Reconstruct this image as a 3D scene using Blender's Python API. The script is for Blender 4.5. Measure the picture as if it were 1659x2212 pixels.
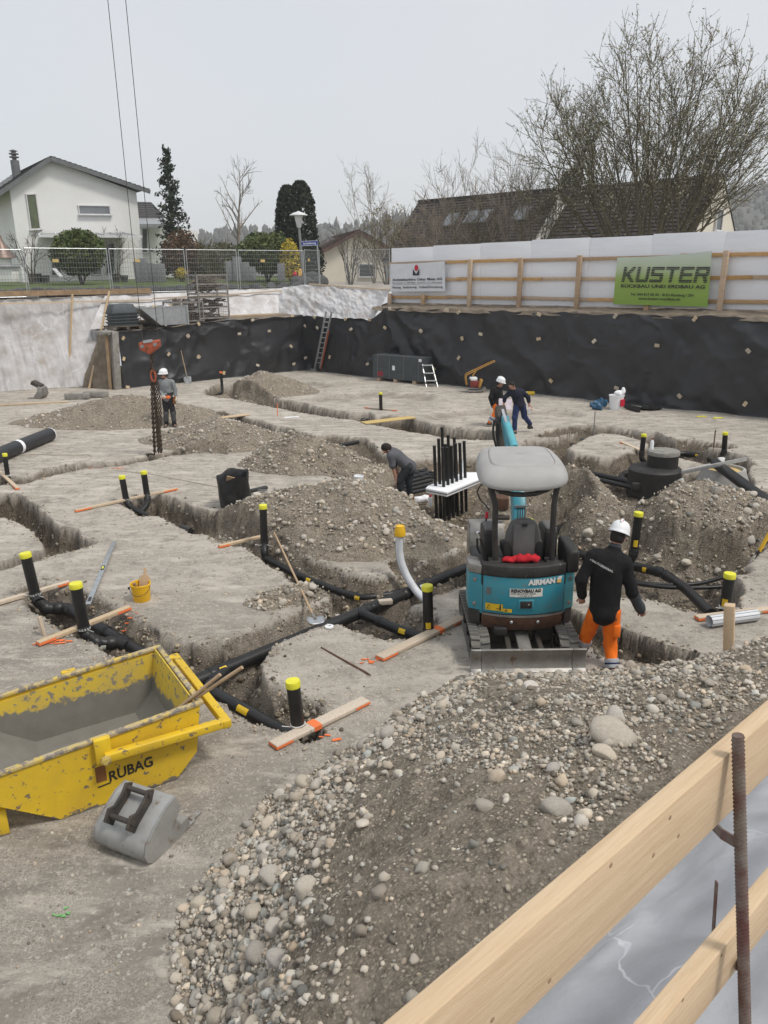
import bpy, bmesh, math, random
import numpy as np
from mathutils import Vector, Matrix, Euler
from mathutils.geometry import tessellate_polygon

for o in list(bpy.data.objects): bpy.data.objects.remove(o)
random.seed(7)
RNG = np.random.default_rng(11)
SC = bpy.context.scene
COL = SC.collection
R = math.radians

# ------------------------------------------------------------------ camera
CAM_H, PITCH, ROLL, FPX = 4.6, R(17.2), R(0.7), 1661.0      # focal length in pixels of a 1659 x 2212 view
cam_d = bpy.data.cameras.new('camera'); cam = bpy.data.objects.new('camera', cam_d); COL.objects.link(cam)
cam_d.sensor_fit = 'HORIZONTAL'; cam_d.sensor_width = 36.0; cam_d.lens = 36.0 * FPX / 1659.0
cam_d.clip_start = 0.05; cam_d.clip_end = 6000
cam.matrix_world = Matrix.Translation((0, 0, CAM_H)) @ Matrix.Rotation(R(90) - PITCH, 4, 'X') @ Matrix.Rotation(-ROLL, 4, 'Z')
SC.camera = cam
SC.cycles.volume_bounces = 2
SC.render.resolution_x, SC.render.resolution_y = 768, 1024

# ------------------------------------------------------------------ sky and sun (thin overcast)
SUN_EL, SUN_AZ = R(58), R(118)         # sun high, to the right, behind thin cloud
w = bpy.data.worlds.new('World'); SC.world = w; w.use_nodes = True
nt = w.node_tree; nt.nodes.clear()
out = nt.nodes.new('ShaderNodeOutputWorld'); bg = nt.nodes.new('ShaderNodeBackground')
sky = nt.nodes.new('ShaderNodeTexSky'); sky.sky_type = 'NISHITA'; sky.sun_disc = False
sky.sun_elevation = SUN_EL; sky.sun_rotation = SUN_AZ; sky.air_density = 1.0; sky.dust_density = 4.0; sky.ozone_density = 1.0
mul = nt.nodes.new('ShaderNodeVectorMath'); mul.operation = 'SCALE'; mul.inputs['Scale'].default_value = 0.10
tc = nt.nodes.new('ShaderNodeTexCoord')
nz = nt.nodes.new('ShaderNodeTexNoise'); nz.inputs['Scale'].default_value = 1.6; nz.inputs['Detail'].default_value = 4
ramp = nt.nodes.new('ShaderNodeValToRGB')
ramp.color_ramp.elements[0].position = 0.3; ramp.color_ramp.elements[0].color = (0.70, 0.74, 0.79, 1)
ramp.color_ramp.elements[1].position = 0.72; ramp.color_ramp.elements[1].color = (0.81, 0.81, 0.81, 1)
mix = nt.nodes.new('ShaderNodeMixRGB'); mix.inputs[0].default_value = 0.74
nt.links.new(tc.outputs['Generated'], nz.inputs['Vector']); nt.links.new(nz.outputs['Fac'], ramp.inputs[0])
nt.links.new(sky.outputs[0], mul.inputs[0])
nt.links.new(mul.outputs[0], mix.inputs[1]); nt.links.new(ramp.outputs[0], mix.inputs[2])
nt.links.new(mix.outputs[0], bg.inputs['Color']); bg.inputs['Strength'].default_value = 0.80
nt.links.new(bg.outputs[0], out.inputs['Surface'])
sun_d = bpy.data.lights.new('sun', 'SUN'); sun = bpy.data.objects.new('sun', sun_d); COL.objects.link(sun)
sun_d.energy = 1.4; sun_d.angle = R(11); sun_d.color = (1.0, 0.96, 0.90)
sv = Vector((math.sin(SUN_AZ) * math.cos(SUN_EL), math.cos(SUN_AZ) * math.cos(SUN_EL), math.sin(SUN_EL)))
sun.rotation_euler = (-sv).to_track_quat('-Z', 'Y').to_euler(); sun.location = (0, 0, 60)
SC.view_settings.view_transform = 'Standard'; SC.view_settings.look = 'None'
SC.view_settings.exposure = 0.52; SC.view_settings.gamma = 1.0

# ------------------------------------------------------------------ pixel -> place helpers
def ray(x, y):
    a = (x - 829.5) / FPX; b = (1106 - y) / FPX
    c, s = math.cos(ROLL), math.sin(ROLL)
    a, b = a * c + b * s, -a * s + b * c
    return Vector((a, math.cos(PITCH) + b * math.sin(PITCH), -math.sin(PITCH) + b * math.cos(PITCH)))
def G(x, y, z=0.0):
    d = ray(x, y); t = (z - CAM_H) / d.z
    return Vector((d.x * t, d.y * t, z))
def DY(x, y, Y):
    d = ray(x, y); t = Y / d.y
    return Vector((d.x * t, Y, CAM_H + d.z * t))
def PL(x, y, p0, dr):                 # on the vertical plane through p0 along dr
    d = ray(x, y); det = -d.x * dr[1] + d.y * dr[0]
    t = (-p0[0] * dr[1] + p0[1] * dr[0]) / det
    return Vector((d.x * t, d.y * t, CAM_H + d.z * t))
def Q(x, y): return (x * .8713, y * .8713 + 768)                 # tracing frames of the photograph
def RQ(x, y): return Q(x + 952, y)
def MF(x, y): return (x * .3307 + 384, y * .3307 + 603.5)
def NF(x, y): return (x * .2725 + 1207, y * .2725 + 877.8)
def EF(x, y): return (x * .2481 + 932.6, y * .2481 + 932.6)
def WF(x, y): return (x * .3307 + 878, y * .3307 + 768)

# ------------------------------------------------------------------ noise
def _h(ix, iy, iz, seed):
    n = (ix * 374761393 + iy * 668265263 + iz * 2147483647 + seed * 144665) & 0xffffffff
    n = ((n ^ (n >> 13)) * 1274126177) & 0xffffffff
    n = n ^ (n >> 16)
    return (n & 0xffff) / 65535.0
def vnoise(x, y, z=None, seed=0):
    x = np.asarray(x, float); y = np.asarray(y, float)
    z = np.zeros_like(x) if z is None else np.asarray(z, float)
    ix = np.floor(x).astype(np.int64); iy = np.floor(y).astype(np.int64); iz = np.floor(z).astype(np.int64)
    fx = x - ix; fy = y - iy; fz = z - iz
    fx = fx * fx * (3 - 2 * fx); fy = fy * fy * (3 - 2 * fy); fz = fz * fz * (3 - 2 * fz)
    def c(a, b, d): return _h(ix + a, iy + b, iz + d, seed)
    def lay(d):
        return (c(0, 0, d) * (1 - fx) + c(1, 0, d) * fx) * (1 - fy) + (c(0, 1, d) * (1 - fx) + c(1, 1, d) * fx) * fy
    l0 = lay(0)
    if not np.any(fz): return l0 * 2 - 1
    return (l0 * (1 - fz) + lay(1) * fz) * 2 - 1
def fbm(x, y, z=None, seed=0, oct=4, gain=.5):
    s = 0; a = 1; f = 1; t = 0
    for i in range(oct):
        s = s + a * vnoise(np.asarray(x) * f, np.asarray(y) * f, None if z is None else np.asarray(z) * f, seed + i * 17)
        t += a; a *= gain; f *= 2.03
    return s / t
def sstep(a, b, x):
    t = np.clip((x - a) / (b - a), 0, 1); return t * t * (3 - 2 * t)

# ------------------------------------------------------------------ materials
MATS = {}
def _node(nt, t, **kw):
    n = nt.nodes.new(t)
    for k, v in kw.items():
        if k in n.inputs: n.inputs[k].default_value = v
        else: setattr(n, k, v)
    return n
def mat(name, c1, c2=None, scale=6.0, rough=.7, metal=0.0, bump=0.0, bscale=None, detail=5, lo=.35, hi=.65, spots=None,
        spot_scale=20, spot_lo=.62, spot_hi=.66, rnd=0.0, spec=.4, attr=None, coat=0.0, stretch=None, trans=0.0):
    """procedural principled material: two-tone noise, optional third 'spots' colour (wear, rust), bump, per-object value change"""
    if name in MATS: return MATS[name]
    m = bpy.data.materials.new(name); m.use_nodes = True; nt = m.node_tree
    b = nt.nodes['Principled BSDF']; L = nt.links.new
    b.inputs['Roughness'].default_value = rough; b.inputs['Metallic'].default_value = metal
    b.inputs['Specular IOR Level'].default_value = spec
    if coat: b.inputs['Coat Weight'].default_value = coat
    tc = nt.nodes.new('ShaderNodeTexCoord'); vec = tc.outputs['Object']
    if stretch:
        mp = nt.nodes.new('ShaderNodeMapping'); mp.inputs['Scale'].default_value = stretch; L(vec, mp.inputs[0]); vec = mp.outputs[0]
    if c2 is None: c2 = tuple(v * .8 for v in c1)
    n1 = _node(nt, 'ShaderNodeTexNoise', Scale=scale, Detail=detail, Roughness=.6); L(vec, n1.inputs['Vector'])
    mr = _node(nt, 'ShaderNodeMapRange'); mr.inputs[1].default_value = lo; mr.inputs[2].default_value = hi; L(n1.outputs['Fac'], mr.inputs[0])
    mx = nt.nodes.new('ShaderNodeMixRGB'); mx.inputs[1].default_value = (*c1, 1); mx.inputs[2].default_value = (*c2, 1); L(mr.outputs[0], mx.inputs[0])
    col = mx.outputs[0]
    if spots:
        n2 = _node(nt, 'ShaderNodeTexNoise', Scale=spot_scale, Detail=6, Roughness=.65); L(vec, n2.inputs['Vector'])
        m2 = _node(nt, 'ShaderNodeMapRange'); m2.inputs[1].default_value = spot_lo; m2.inputs[2].default_value = spot_hi; L(n2.outputs['Fac'], m2.inputs[0])
        x2 = nt.nodes.new('ShaderNodeMixRGB'); x2.inputs[2].default_value = (*spots, 1); L(col, x2.inputs[1]); L(m2.outputs[0], x2.inputs[0]); col = x2.outputs[0]
    if attr:
        at = nt.nodes.new('ShaderNodeAttribute'); at.attribute_name = attr
        x3 = nt.nodes.new('ShaderNodeMixRGB'); x3.blend_type = 'MULTIPLY'; x3.inputs[0].default_value = 1; L(col, x3.inputs[1]); L(at.outputs['Color'], x3.inputs[2]); col = x3.outputs[0]
    if rnd:
        oi = nt.nodes.new('ShaderNodeObjectInfo'); hs = nt.nodes.new('ShaderNodeHueSaturation')
        mv = _node(nt, 'ShaderNodeMapRange'); mv.inputs[3].default_value = 1 - rnd; mv.inputs[4].default_value = 1 + rnd * .8
        L(oi.outputs['Random'], mv.inputs[0]); L(mv.outputs[0], hs.inputs['Value']); L(col, hs.inputs['Color'])
        ms = _node(nt, 'ShaderNodeMath', operation='MULTIPLY'); ms.inputs[1].default_value = 7.31; L(oi.outputs['Random'], ms.inputs[0])
        mf = _node(nt, 'ShaderNodeMath', operation='FRACT'); L(ms.outputs[0], mf.inputs[0])
        mz = _node(nt, 'ShaderNodeMapRange'); mz.inputs[3].default_value = .62; mz.inputs[4].default_value = 1.15; L(mf.outputs[0], mz.inputs[0]); L(mz.outputs[0], hs.inputs['Saturation'])
        col = hs.outputs[0]
    L(col, b.inputs['Base Color'])
    if bump:
        n3 = _node(nt, 'ShaderNodeTexNoise', Scale=bscale or scale * 4, Detail=6, Roughness=.65); L(vec, n3.inputs['Vector'])
        bp = _node(nt, 'ShaderNodeBump', Strength=bump, Distance=.02); L(n3.outputs['Fac'], bp.inputs['Height']); L(bp.outputs[0], b.inputs['Normal'])
    if trans:
        b.inputs['Transmission Weight'].default_value = trans
    MATS[name] = m; return m
def M(n): return MATS[n]

# ------------------------------------------------------------------ objects
def tag(o, label=None, cat=None, group=None, kind=None):
    if label: o['label'] = label
    if cat: o['category'] = cat
    if group: o['group'] = group
    if kind: o['kind'] = kind
    return o
def thing(name, label, cat, loc=(0, 0, 0), rotz=0.0, group=None):
    o = bpy.data.objects.new(name, None); COL.objects.link(o); o.empty_display_size = .1
    o.location = loc; o.rotation_euler = (0, 0, rotz)
    return tag(o, label, cat, group)
def root(p):
    while p.parent: p = p.parent
    return p
class MB:
    def __init__(s): s.v = []; s.f = []
    def add(s, vs, fs):
        n = len(s.v); s.v += [tuple(v) for v in vs]; s.f += [tuple(i + n for i in f) for f in fs]; return s
    def box(s, c, size, rot=None):
        hx, hy, hz = size[0] / 2, size[1] / 2, size[2] / 2
        vs = [Vector((x, y, z)) for z in (-hz, hz) for x, y in ((-hx, -hy), (hx, -hy), (hx, hy), (-hx, hy))]
        if rot is not None:
            m = rot if isinstance(rot, Matrix) else Euler(rot).to_matrix()
            vs = [m @ v for v in vs]
        c = Vector(c)
        return s.add([v + c for v in vs], [(3, 2, 1, 0), (4, 5, 6, 7), (0, 1, 5, 4), (1, 2, 6, 5), (2, 3, 7, 6), (3, 0, 4, 7)])
    def bar(s, a, b, w, h, up=(0, 0, 1)):          # box between two points
        a = Vector(a); b = Vector(b); d = b - a; y = d.normalized(); u = Vector(up)
        x = y.cross(u)
        x = x.normalized() if x.length > 1e-4 else Vector((1, 0, 0)); z = x.cross(y)
        return s.box((a + b) / 2, (w, d.length, h), Matrix((x, y, z)).transposed())
    def tube(s, pts, r, n=10, caps=True, closed=False):
        pts = [Vector(p) for p in pts]; k = len(pts)
        rs = r if hasattr(r, '__len__') else [r] * k
        base = len(s.v); u = None
        for i, p in enumerate(pts):
            if closed: t = pts[(i + 1) % k] - pts[i - 1]
            else: t = pts[min(i + 1, k - 1)] - pts[max(i - 1, 0)]
            t = t.normalized() if t.length > 1e-9 else Vector((0, 0, 1))
            if u is None:
                u = t.cross(Vector((0, 0, 1)) if abs(t.z) < .9 else Vector((1, 0, 0))).normalized()
            else:
                u = u - t * u.dot(t); u = u.normalized() if u.length > 1e-6 else t.orthogonal().normalized()
            q = t.cross(u)
            for j in range(n):
                a = 2 * math.pi * j / n
                s.v.append(tuple(p + (u * math.cos(a) + q * math.sin(a)) * rs[i]))
        for i in range(k if closed else k - 1):
            for j in range(n):
                a = base + i * n + j; b = base + i * n + (j + 1) % n; i2 = (i + 1) % k
                s.f.append((a, b, base + i2 * n + (j + 1) % n, base + i2 * n + j))
        if caps and not closed:
            s.f.append(tuple(base + j for j in range(n - 1, -1, -1)))
            s.f.append(tuple(base + (k - 1) * n + j for j in range(n)))
        return s
    def lathe(s, prof, n=20, c=(0, 0, 0), axis=None, cap=True):   # prof: (r, z)
        c = Vector(c); base = len(s.v)
        m = Matrix.Identity(3) if axis is None else Vector((0, 0, 1)).rotation_difference(Vector(axis)).to_matrix()
        for r, z in prof:
            for j in range(n):
                a = 2 * math.pi * j / n
                s.v.append(tuple(c + m @ Vector((r * math.cos(a), r * math.sin(a), z))))
        for i in range(len(prof) - 1):
            for j in range(n):
                a = base + i * n + j; b = base + i * n + (j + 1) % n
                s.f.append((a, b, b + n, a + n))
        if cap:
            s.f.append(tuple(base + j for j in range(n - 1, -1, -1)))
            s.f.append(tuple(base + (len(prof) - 1) * n + j for j in range(n)))
        return s
    def prism(s, poly, a, d):                      # poly: list of 3d points, extruded by vector d
        n = len(poly); d = Vector(d); base = len(s.v); a = Vector(a)
        s.v += [tuple(Vector(p) + a) for p in poly] + [tuple(Vector(p) + a + d) for p in poly]
        s.f.append(tuple(base + i for i in range(n - 1, -1, -1))); s.f.append(tuple(base + n + i for i in range(n)))
        for i in range(n):
            j = (i + 1) % n; s.f.append((base + i, base + j, base + n + j, base + n + i))
        return s
    def build(s, name, m, parent=None, smooth=False, bevel=0.0, world=False, autos=None, segs=2):
        off = Vector((0, 0, 0))
        if world and parent is not None: off = root(parent).location
        me = bpy.data.meshes.new(name)
        me.from_pydata([(v[0] - off.x, v[1] - off.y, v[2] - off.z) for v in s.v], [], s.f); me.update()
        o = bpy.data.objects.new(name, me); COL.objects.link(o)
        bm = bmesh.new(); bm.from_mesh(me); bmesh.ops.recalc_face_normals(bm, faces=bm.faces)
        if smooth:
            for f in bm.faces: f.smooth = True
            for e in bm.edges:
                if len(e.link_faces) == 2 and e.calc_face_angle(0) > R(autos or 40): e.smooth = False
        bm.to_mesh(me); bm.free()
        if bevel:
            b = o.modifiers.new('bevel', 'BEVEL'); b.width = bevel; b.segments = segs; b.limit_method = 'ANGLE'; b.angle_limit = R(35)
            for pl in me.polygons: pl.use_smooth = True
        if m is not None: me.materials.append(m if not isinstance(m, str) else MATS[m])
        if parent is not None: o.parent = parent
        return o
def np_mesh(name, v, f, m=None, parent=None, smooth=True, col=None, attr=None, quads=True):
    """fast mesh from numpy arrays; f (n,3) or (n,4); col = per-vertex rgb"""
    me = bpy.data.meshes.new(name); v = np.asarray(v, np.float32); f = np.asarray(f, np.int32)
    k = f.shape[1]; me.vertices.add(len(v)); me.vertices.foreach_set('co', v.ravel())
    me.loops.add(f.size); me.loops.foreach_set('vertex_index', f.ravel())
    me.polygons.add(len(f)); me.polygons.foreach_set('loop_start', np.arange(0, f.size, k, dtype=np.int32))
    me.polygons.foreach_set('loop_total', np.full(len(f), k, np.int32))
    if smooth is not False: me.polygons.foreach_set('use_smooth', np.ones(len(f), bool) if smooth is True else smooth)
    if col is not None:
        a = me.color_attributes.new('Col', 'FLOAT_COLOR', 'POINT')
        a.data.foreach_set('color', np.column_stack([col, np.ones(len(v))]).astype(np.float32).ravel())
    me.update(calc_edges=True); me.validate()
    o = bpy.data.objects.new(name, me); COL.objects.link(o)
    if m is not None: me.materials.append(m)
    if parent is not None: o.parent = parent
    return o
def share(me, name, parent=None, loc=(0, 0, 0), rot=(0, 0, 0), sc=(1, 1, 1)):
    o = bpy.data.objects.new(name, me); COL.objects.link(o)
    o.location = loc; o.rotation_euler = rot; o.scale = sc
    if parent is not None: o.parent = parent
    return o
def grid_faces(nr, nc):
    i = np.arange(nr - 1)[:, None] * nc + np.arange(nc - 1)[None, :]
    return np.stack([i, i + 1, i + nc + 1, i + nc], -1).reshape(-1, 4)
def text_mesh(txt, size, name, m, parent, mtx, depth=.0015, font_scale_x=1.0, bold=0.0, align='LEFT', spacing=1.0, shear=0.0):
    c = bpy.data.curves.new(name, 'FONT'); c.body = txt; c.size = size; c.extrude = depth; c.offset = bold
    c.align_x = align; c.space_character = spacing; c.shear = shear; c.resolution_u = 3
    t = bpy.data.objects.new(name, c); COL.objects.link(t)
    dg = bpy.context.evaluated_depsgraph_get(); me = bpy.data.meshes.new_from_object(t.evaluated_get(dg))
    bpy.data.objects.remove(t); bpy.data.curves.remove(c)
    me.transform(mtx @ Matrix.Diagonal((font_scale_x, 1, 1, 1))); me.name = name
    me.materials.clear(); me.materials.append(m)
    o = bpy.data.objects.new(name, me); COL.objects.link(o)
    if parent is not None: o.parent = parent
    return o
def text_fit(txt, w, cap, name, m, parent, mtx, bold=0.0, depth=.001, align='LEFT'):
    o = text_mesh(txt, 1.0, name, m, parent, Matrix.Identity(4), depth=.0015, bold=bold)
    xs = [v.co.x for v in o.data.vertices]; x0, x1 = min(xs), max(xs); sx = w / (x1 - x0)
    o.data.transform(mtx @ Matrix.Diagonal((sx, cap / .70, 1, 1)) @ Matrix.Translation((-(x0 if align == 'LEFT' else (x0 + x1) / 2), 0, 0))); return o
def frame_mtx(o, x, y):                 # o origin, x right, y up on a plane -> matrix for text/prints
    x = Vector(x).normalized(); y = Vector(y).normalized(); z = x.cross(y)
    return Matrix.Translation(o) @ Matrix((x, y, z)).transposed().to_4x4()

# ------------------------------------------------------------------ surface nets over a signed distance field
class SDF:
    def __init__(s): s.p = []
    def cap(s, a, b, ra, rb=None, k=.03, flat=None):
        """tapered capsule; flat=(axis, factor): squash along an axis"""
        s.p.append(('c', np.array(a, float), np.array(b, float), ra, ra if rb is None else rb, k, flat)); return s
    def ell(s, c, r, k=.02, rot=None):
        s.p.append(('e', np.array(c, float), np.array(r, float), rot, None, k, None)); return s
    def bounds(s):
        lo = np.full(3, 1e9); hi = -lo
        for q in s.p:
            if q[0] == 'c':
                r = max(q[3], q[4]); lo = np.minimum(lo, np.minimum(q[1], q[2]) - r); hi = np.maximum(hi, np.maximum(q[1], q[2]) + r)
            else:
                r = q[2].max(); lo = np.minimum(lo, q[1] - r); hi = np.maximum(hi, q[1] + r)
        return lo, hi
    def eval(s, lo, h, n):
        V = np.full(n, .2)
        ax = [lo[i] + h * np.arange(n[i]) for i in range(3)]
        for q in s.p:
            if q[0] == 'c': r = max(q[3], q[4]); a = np.minimum(q[1], q[2]) - r; b = np.maximum(q[1], q[2]) + r
            else: a = q[1] - q[2].max(); b = q[1] + q[2].max()
            k = q[5]; mg = k + .05
            i0 = [max(0, int((a[i] - mg - lo[i]) / h)) for i in range(3)]; i1 = [min(n[i], int((b[i] + mg - lo[i]) / h) + 2) for i in range(3)]
            X, Y, Z = np.meshgrid(*[ax[i][i0[i]:i1[i]] for i in range(3)], indexing='ij')
            P = np.stack([X, Y, Z], -1)
            if q[0] == 'c':
                A, B, ra, rb, fl = q[1], q[2], q[3], q[4], q[6]
                d = P - A; ba = B - A
                t = np.clip((d @ ba) / max(ba @ ba, 1e-9), 0, 1)
                e = d - t[..., None] * ba
                if fl is not None:
                    f = np.array(fl[0], float); c = e @ f; e = e + (c * (fl[1] - 1))[..., None] * f
                dd = np.linalg.norm(e, axis=-1) - (ra + (rb - ra) * t)
            else:
                d = P - q[1]
                if q[3] is not None: d = d @ np.array(q[3])        # columns = local axes
                qq = d / q[2]; L = np.linalg.norm(qq, axis=-1); dd = (L - 1) * L / np.maximum(np.linalg.norm(qq / q[2], axis=-1), 1e-6)
            S = V[i0[0]:i1[0], i0[1]:i1[1], i0[2]:i1[2]]
            hh = np.clip(.5 + .5 * (S - dd) / k, 0, 1)
            V[i0[0]:i1[0], i0[1]:i1[1], i0[2]:i1[2]] = S * (1 - hh) + dd * hh - k * hh * (1 - hh)
        return V
    def mesh(s, h=.01, offset=0.0, noise=0.0, nscale=14, clip=None, seed=0):
        lo, hi = s.bounds(); lo = lo - .03 - abs(offset); hi = hi + .03 + abs(offset)
        n = [int((hi[i] - lo[i]) / h) + 2 for i in range(3)]
        V = s.eval(lo, h, n) - offset
        if noise or clip is not None:
            X, Y, Z = np.meshgrid(*[lo[i] + h * np.arange(n[i]) for i in range(3)], indexing='ij')
            if noise:
                near = np.abs(V) < .05
                V[near] += noise * fbm(X[near] * nscale, Y[near] * nscale, Z[near] * nscale * .6, seed=seed, oct=2)
            if clip is not None: V = np.maximum(V, clip(X, Y, Z))
        return surfnet(V, lo, h)
def surfnet(V, lo, h):
    n = V.shape; I = V < 0
    cs = tuple(k - 1 for k in n); acc = np.zeros(cs + (3,)); cnt = np.zeros(cs)
    for ax in range(3):
        o1, o2 = [a for a in range(3) if a != ax]
        for b in (0, 1):
            for c in (0, 1):
                sl0 = [None] * 3; sl1 = [None] * 3
                sl0[ax] = slice(0, n[ax] - 1); sl1[ax] = slice(1, n[ax])
                for o, q in ((o1, b), (o2, c)):
                    sl0[o] = sl1[o] = slice(q, n[o] - 1 + q)
                v0 = V[tuple(sl0)]; v1 = V[tuple(sl1)]; m = (v0 < 0) != (v1 < 0)
                t = np.where(m, v0 / np.where(m, v0 - v1, 1), 0)
                acc[..., ax] += np.where(m, t, 0); acc[..., o1] += m * b; acc[..., o2] += m * c; cnt += m
    act = cnt > 0; idx = np.full(cs, -1, np.int64); idx[act] = np.arange(act.sum())
    pos = np.argwhere(act) + acc[act] / cnt[act][:, None]
    verts = pos * h + np.array(lo); faces = []
    for ax in range(3):
        o1, o2 = (ax + 1) % 3, (ax + 2) % 3
        sl0 = [slice(1, n[a] - 1) for a in range(3)]; sl1 = list(sl0)
        sl0[ax] = slice(0, n[ax] - 1); sl1[ax] = slice(1, n[ax])
        a = I[tuple(sl0)]; b = I[tuple(sl1)]; ch = np.argwhere(a != b)
        if not len(ch): continue
        sg = a[tuple(ch.T)]; off = np.ones(3, int); off[ax] = 0; ch = ch + off
        def cell(d1, d2):
            k = ch.copy(); k[:, o1] -= d1; k[:, o2] -= d2; return idx[tuple(k.T)]
        q = np.stack([cell(1, 1), cell(0, 1), cell(0, 0), cell(1, 0)], -1)
        q[~sg] = q[~sg][:, ::-1]; faces.append(q)
    return verts, np.concatenate(faces)
# ================================================================== materials
mat('ground', (.40, .365, .32), (.30, .27, .235), scale=1.1, rough=.95, bump=.5, bscale=60, spec=.1)
mat('black_pipe', (.011, .011, .012), (.02, .0195, .019), scale=5, rough=.42, spots=(.09, .08, .065), spot_scale=14, spot_lo=.62, spot_hi=.85)
mat('yellow_cap', (.80, .78, .05), (.72, .68, .05), scale=8, rough=.45)
mat('yellow_label', (.80, .52, .02), (.70, .48, .03), scale=40, rough=.6)
mat('white_label', (.75, .75, .72), (.65, .65, .6), scale=40, rough=.6)
mat('white_tie', (.75, .74, .70), rough=.6)
mat('batten', (.62, .48, .32), (.50, .375, .235), scale=3, rough=.75, stretch=(14, 14, 1.2), bump=.15, bscale=12, spots=(.28, .17, .09), spot_scale=2.2, spot_lo=.70, spot_hi=.74, rnd=.12)
mat('orange_paint', (.90, .18, .04), (.80, .22, .08), scale=30, rough=.8)
mat('green_paint', (.16, .52, .14), (.2, .4, .16), scale=30, rough=.8)
mat('old_wood', (.36, .25, .15), (.24, .165, .10), scale=4, rough=.85, bump=.3, bscale=20)
mat('handle_wood', (.50, .36, .22), (.40, .28, .17), scale=5, rough=.6)
mat('steel', (.36, .35, .33), (.24, .225, .205), scale=5, rough=.5, metal=.6, spots=(.20, .12, .07), spot_scale=9, spot_lo=.60, spot_hi=.70, bump=.1)
mat('galv', (.50, .52, .53), (.40, .42, .43), scale=9, rough=.42, metal=.75)
mat('alu', (.62, .63, .63), (.52, .53, .53), scale=9, rough=.4, metal=.7)
mat('rust', (.15, .075, .045), (.085, .05, .035), scale=12, rough=.85, bump=.4)
mat('dark_steel', (.045, .042, .04), (.09, .075, .06), scale=7, rough=.6, metal=.3)
mat('rubber', (.13, .125, .115), (.19, .178, .158), scale=5, rough=.85, bump=.25, bscale=30)
mat('skip_yellow', (.76, .52, .025), (.64, .42, .035), scale=2.5, rough=.5, spots=(.20, .155, .10), spot_scale=13, spot_lo=.605, spot_hi=.625, bump=.12, bscale=9, detail=9)
mat('skip_rim', (.62, .45, .08), (.40, .35, .27), scale=9, rough=.6, spots=(.22, .19, .16), spot_scale=16, spot_lo=.5, spot_hi=.56)
mat('skip_dirt', (.37, .345, .30), (.22, .205, .175), scale=2.2, rough=.75, metal=.05, spots=(.66, .47, .06), spot_scale=3.2, spot_lo=.50, spot_hi=.56, bump=.2, detail=9)
mat('teal', (.025, .26, .35), (.06, .245, .30), scale=4, rough=.36, spots=(.17, .185, .165), spot_scale=11, spot_lo=.60, spot_hi=.70, detail=9)
mat('teal_light', (.10, .42, .47), (.08, .36, .42), scale=4, rough=.4, spots=(.3, .33, .3), spot_scale=12, spot_lo=.66, spot_hi=.7)
mat('canopy_grey', (.40, .392, .378), (.345, .336, .322), scale=2.5, rough=.6, bump=.04, bscale=80)
mat('black_plastic', (.022, .022, .022), (.035, .033, .031), scale=7, rough=.55)
mat('black_worn', (.028, .027, .026), (.05, .046, .042), scale=7, rough=.6, spots=(.33, .30, .26), spot_scale=22, spot_lo=.66, spot_hi=.70)
mat('seat_grey', (.115, .115, .115), (.135, .133, .13), scale=10, rough=.7)
mat('seat_panel', (.155, .152, .148), (.135, .133, .13), scale=10, rough=.65)
mat('red_cloth', (.55, .015, .025), (.40, .01, .02), scale=8, rough=.85)
mat('white_print', (.78, .78, .76), (.70, .70, .68), scale=20, rough=.5)
mat('black_print', (.02, .02, .02), (.03, .03, .03), rough=.6)
mat('orange_print', (.85, .42, .06), (.9, .6, .2), scale=8, rough=.5)
mat('warn_yellow', (.75, .50, .02), (.65, .42, .02), scale=15, rough=.5)
mat('chrome', (.75, .76, .78), rough=.18, metal=1.0)
mat('foam', (.86, .87, .88), (.80, .81, .82), scale=20, rough=.9)
mat('concrete', (.42, .41, .385), (.33, .32, .30), scale=4, rough=.9, bump=.25, bscale=40)
mat('conc_old', (.30, .29, .26), (.20, .19, .17), scale=5, rough=.9, bump=.4, bscale=20, spots=(.10, .12, .09), spot_scale=5)
mat('sand_yellow', (.62, .42, .14), (.5, .4, .2), scale=6, rough=.9)
mat('bucket_yellow', (.86, .50, .02), (.80, .46, .02), scale=6, rough=.4)
mat('bag_black', (.014, .014, .015), (.03, .03, .031), scale=6, rough=.42, bump=.35, bscale=9)
mat('cardboard', (.40, .28, .17), (.3, .2, .12), scale=6, rough=.9)
mat('fleece', (.014, .0145, .017), (.024, .025, .029), scale=1.2, rough=.5, bump=.15, bscale=160, spec=.6)
mat('block_wood', (.58, .47, .31), (.48, .38, .25), scale=10, rough=.85, rnd=.2)
mat('sheet', (.62, .615, .62), (.42, .39, .365), scale=1.6, rough=.62, spec=.3, spots=(.36, .27, .19), spot_scale=.6, spot_lo=.60, spot_hi=.74, bump=.3, bscale=3, lo=.4, hi=.7, detail=8)
mat('sheet_near', (.52, .525, .54), (.38, .385, .40), scale=1.3, rough=.38, spec=.5, bump=.4, bscale=5)
mat('panel_white', (.83, .84, .87), (.78, .79, .82), scale=1.0, rough=.75, spots=(.55, .55, .55), spot_scale=1.8, spot_lo=.72, spot_hi=.80, stretch=(1, 1, 5))
mat('fence_wood', (.54, .345, .165), (.42, .255, .115), scale=3, rough=.8, stretch=(1.5, 1.5, 6), bump=.2, rnd=.15)
mat('banner_white', (.72, .735, .76), (.66, .675, .70), scale=3, rough=.55)
mat('hoarding_print', (.03, .03, .035), rough=.6)
mat('red_print', (.62, .02, .05), rough=.6)
mat('soil', (.25, .21, .165), (.165, .135, .10), scale=2.4, rough=1, bump=.8, bscale=28, spec=.1)
mat('stone', (.50, .45, .375), (.40, .355, .29), scale=9, rough=.85, rnd=.28, bump=.15, bscale=30, spec=.2)
mat('pebble', (.52, .468, .39), (.42, .375, .31), scale=14, rough=.9, attr='Col', spec=.15)
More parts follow.
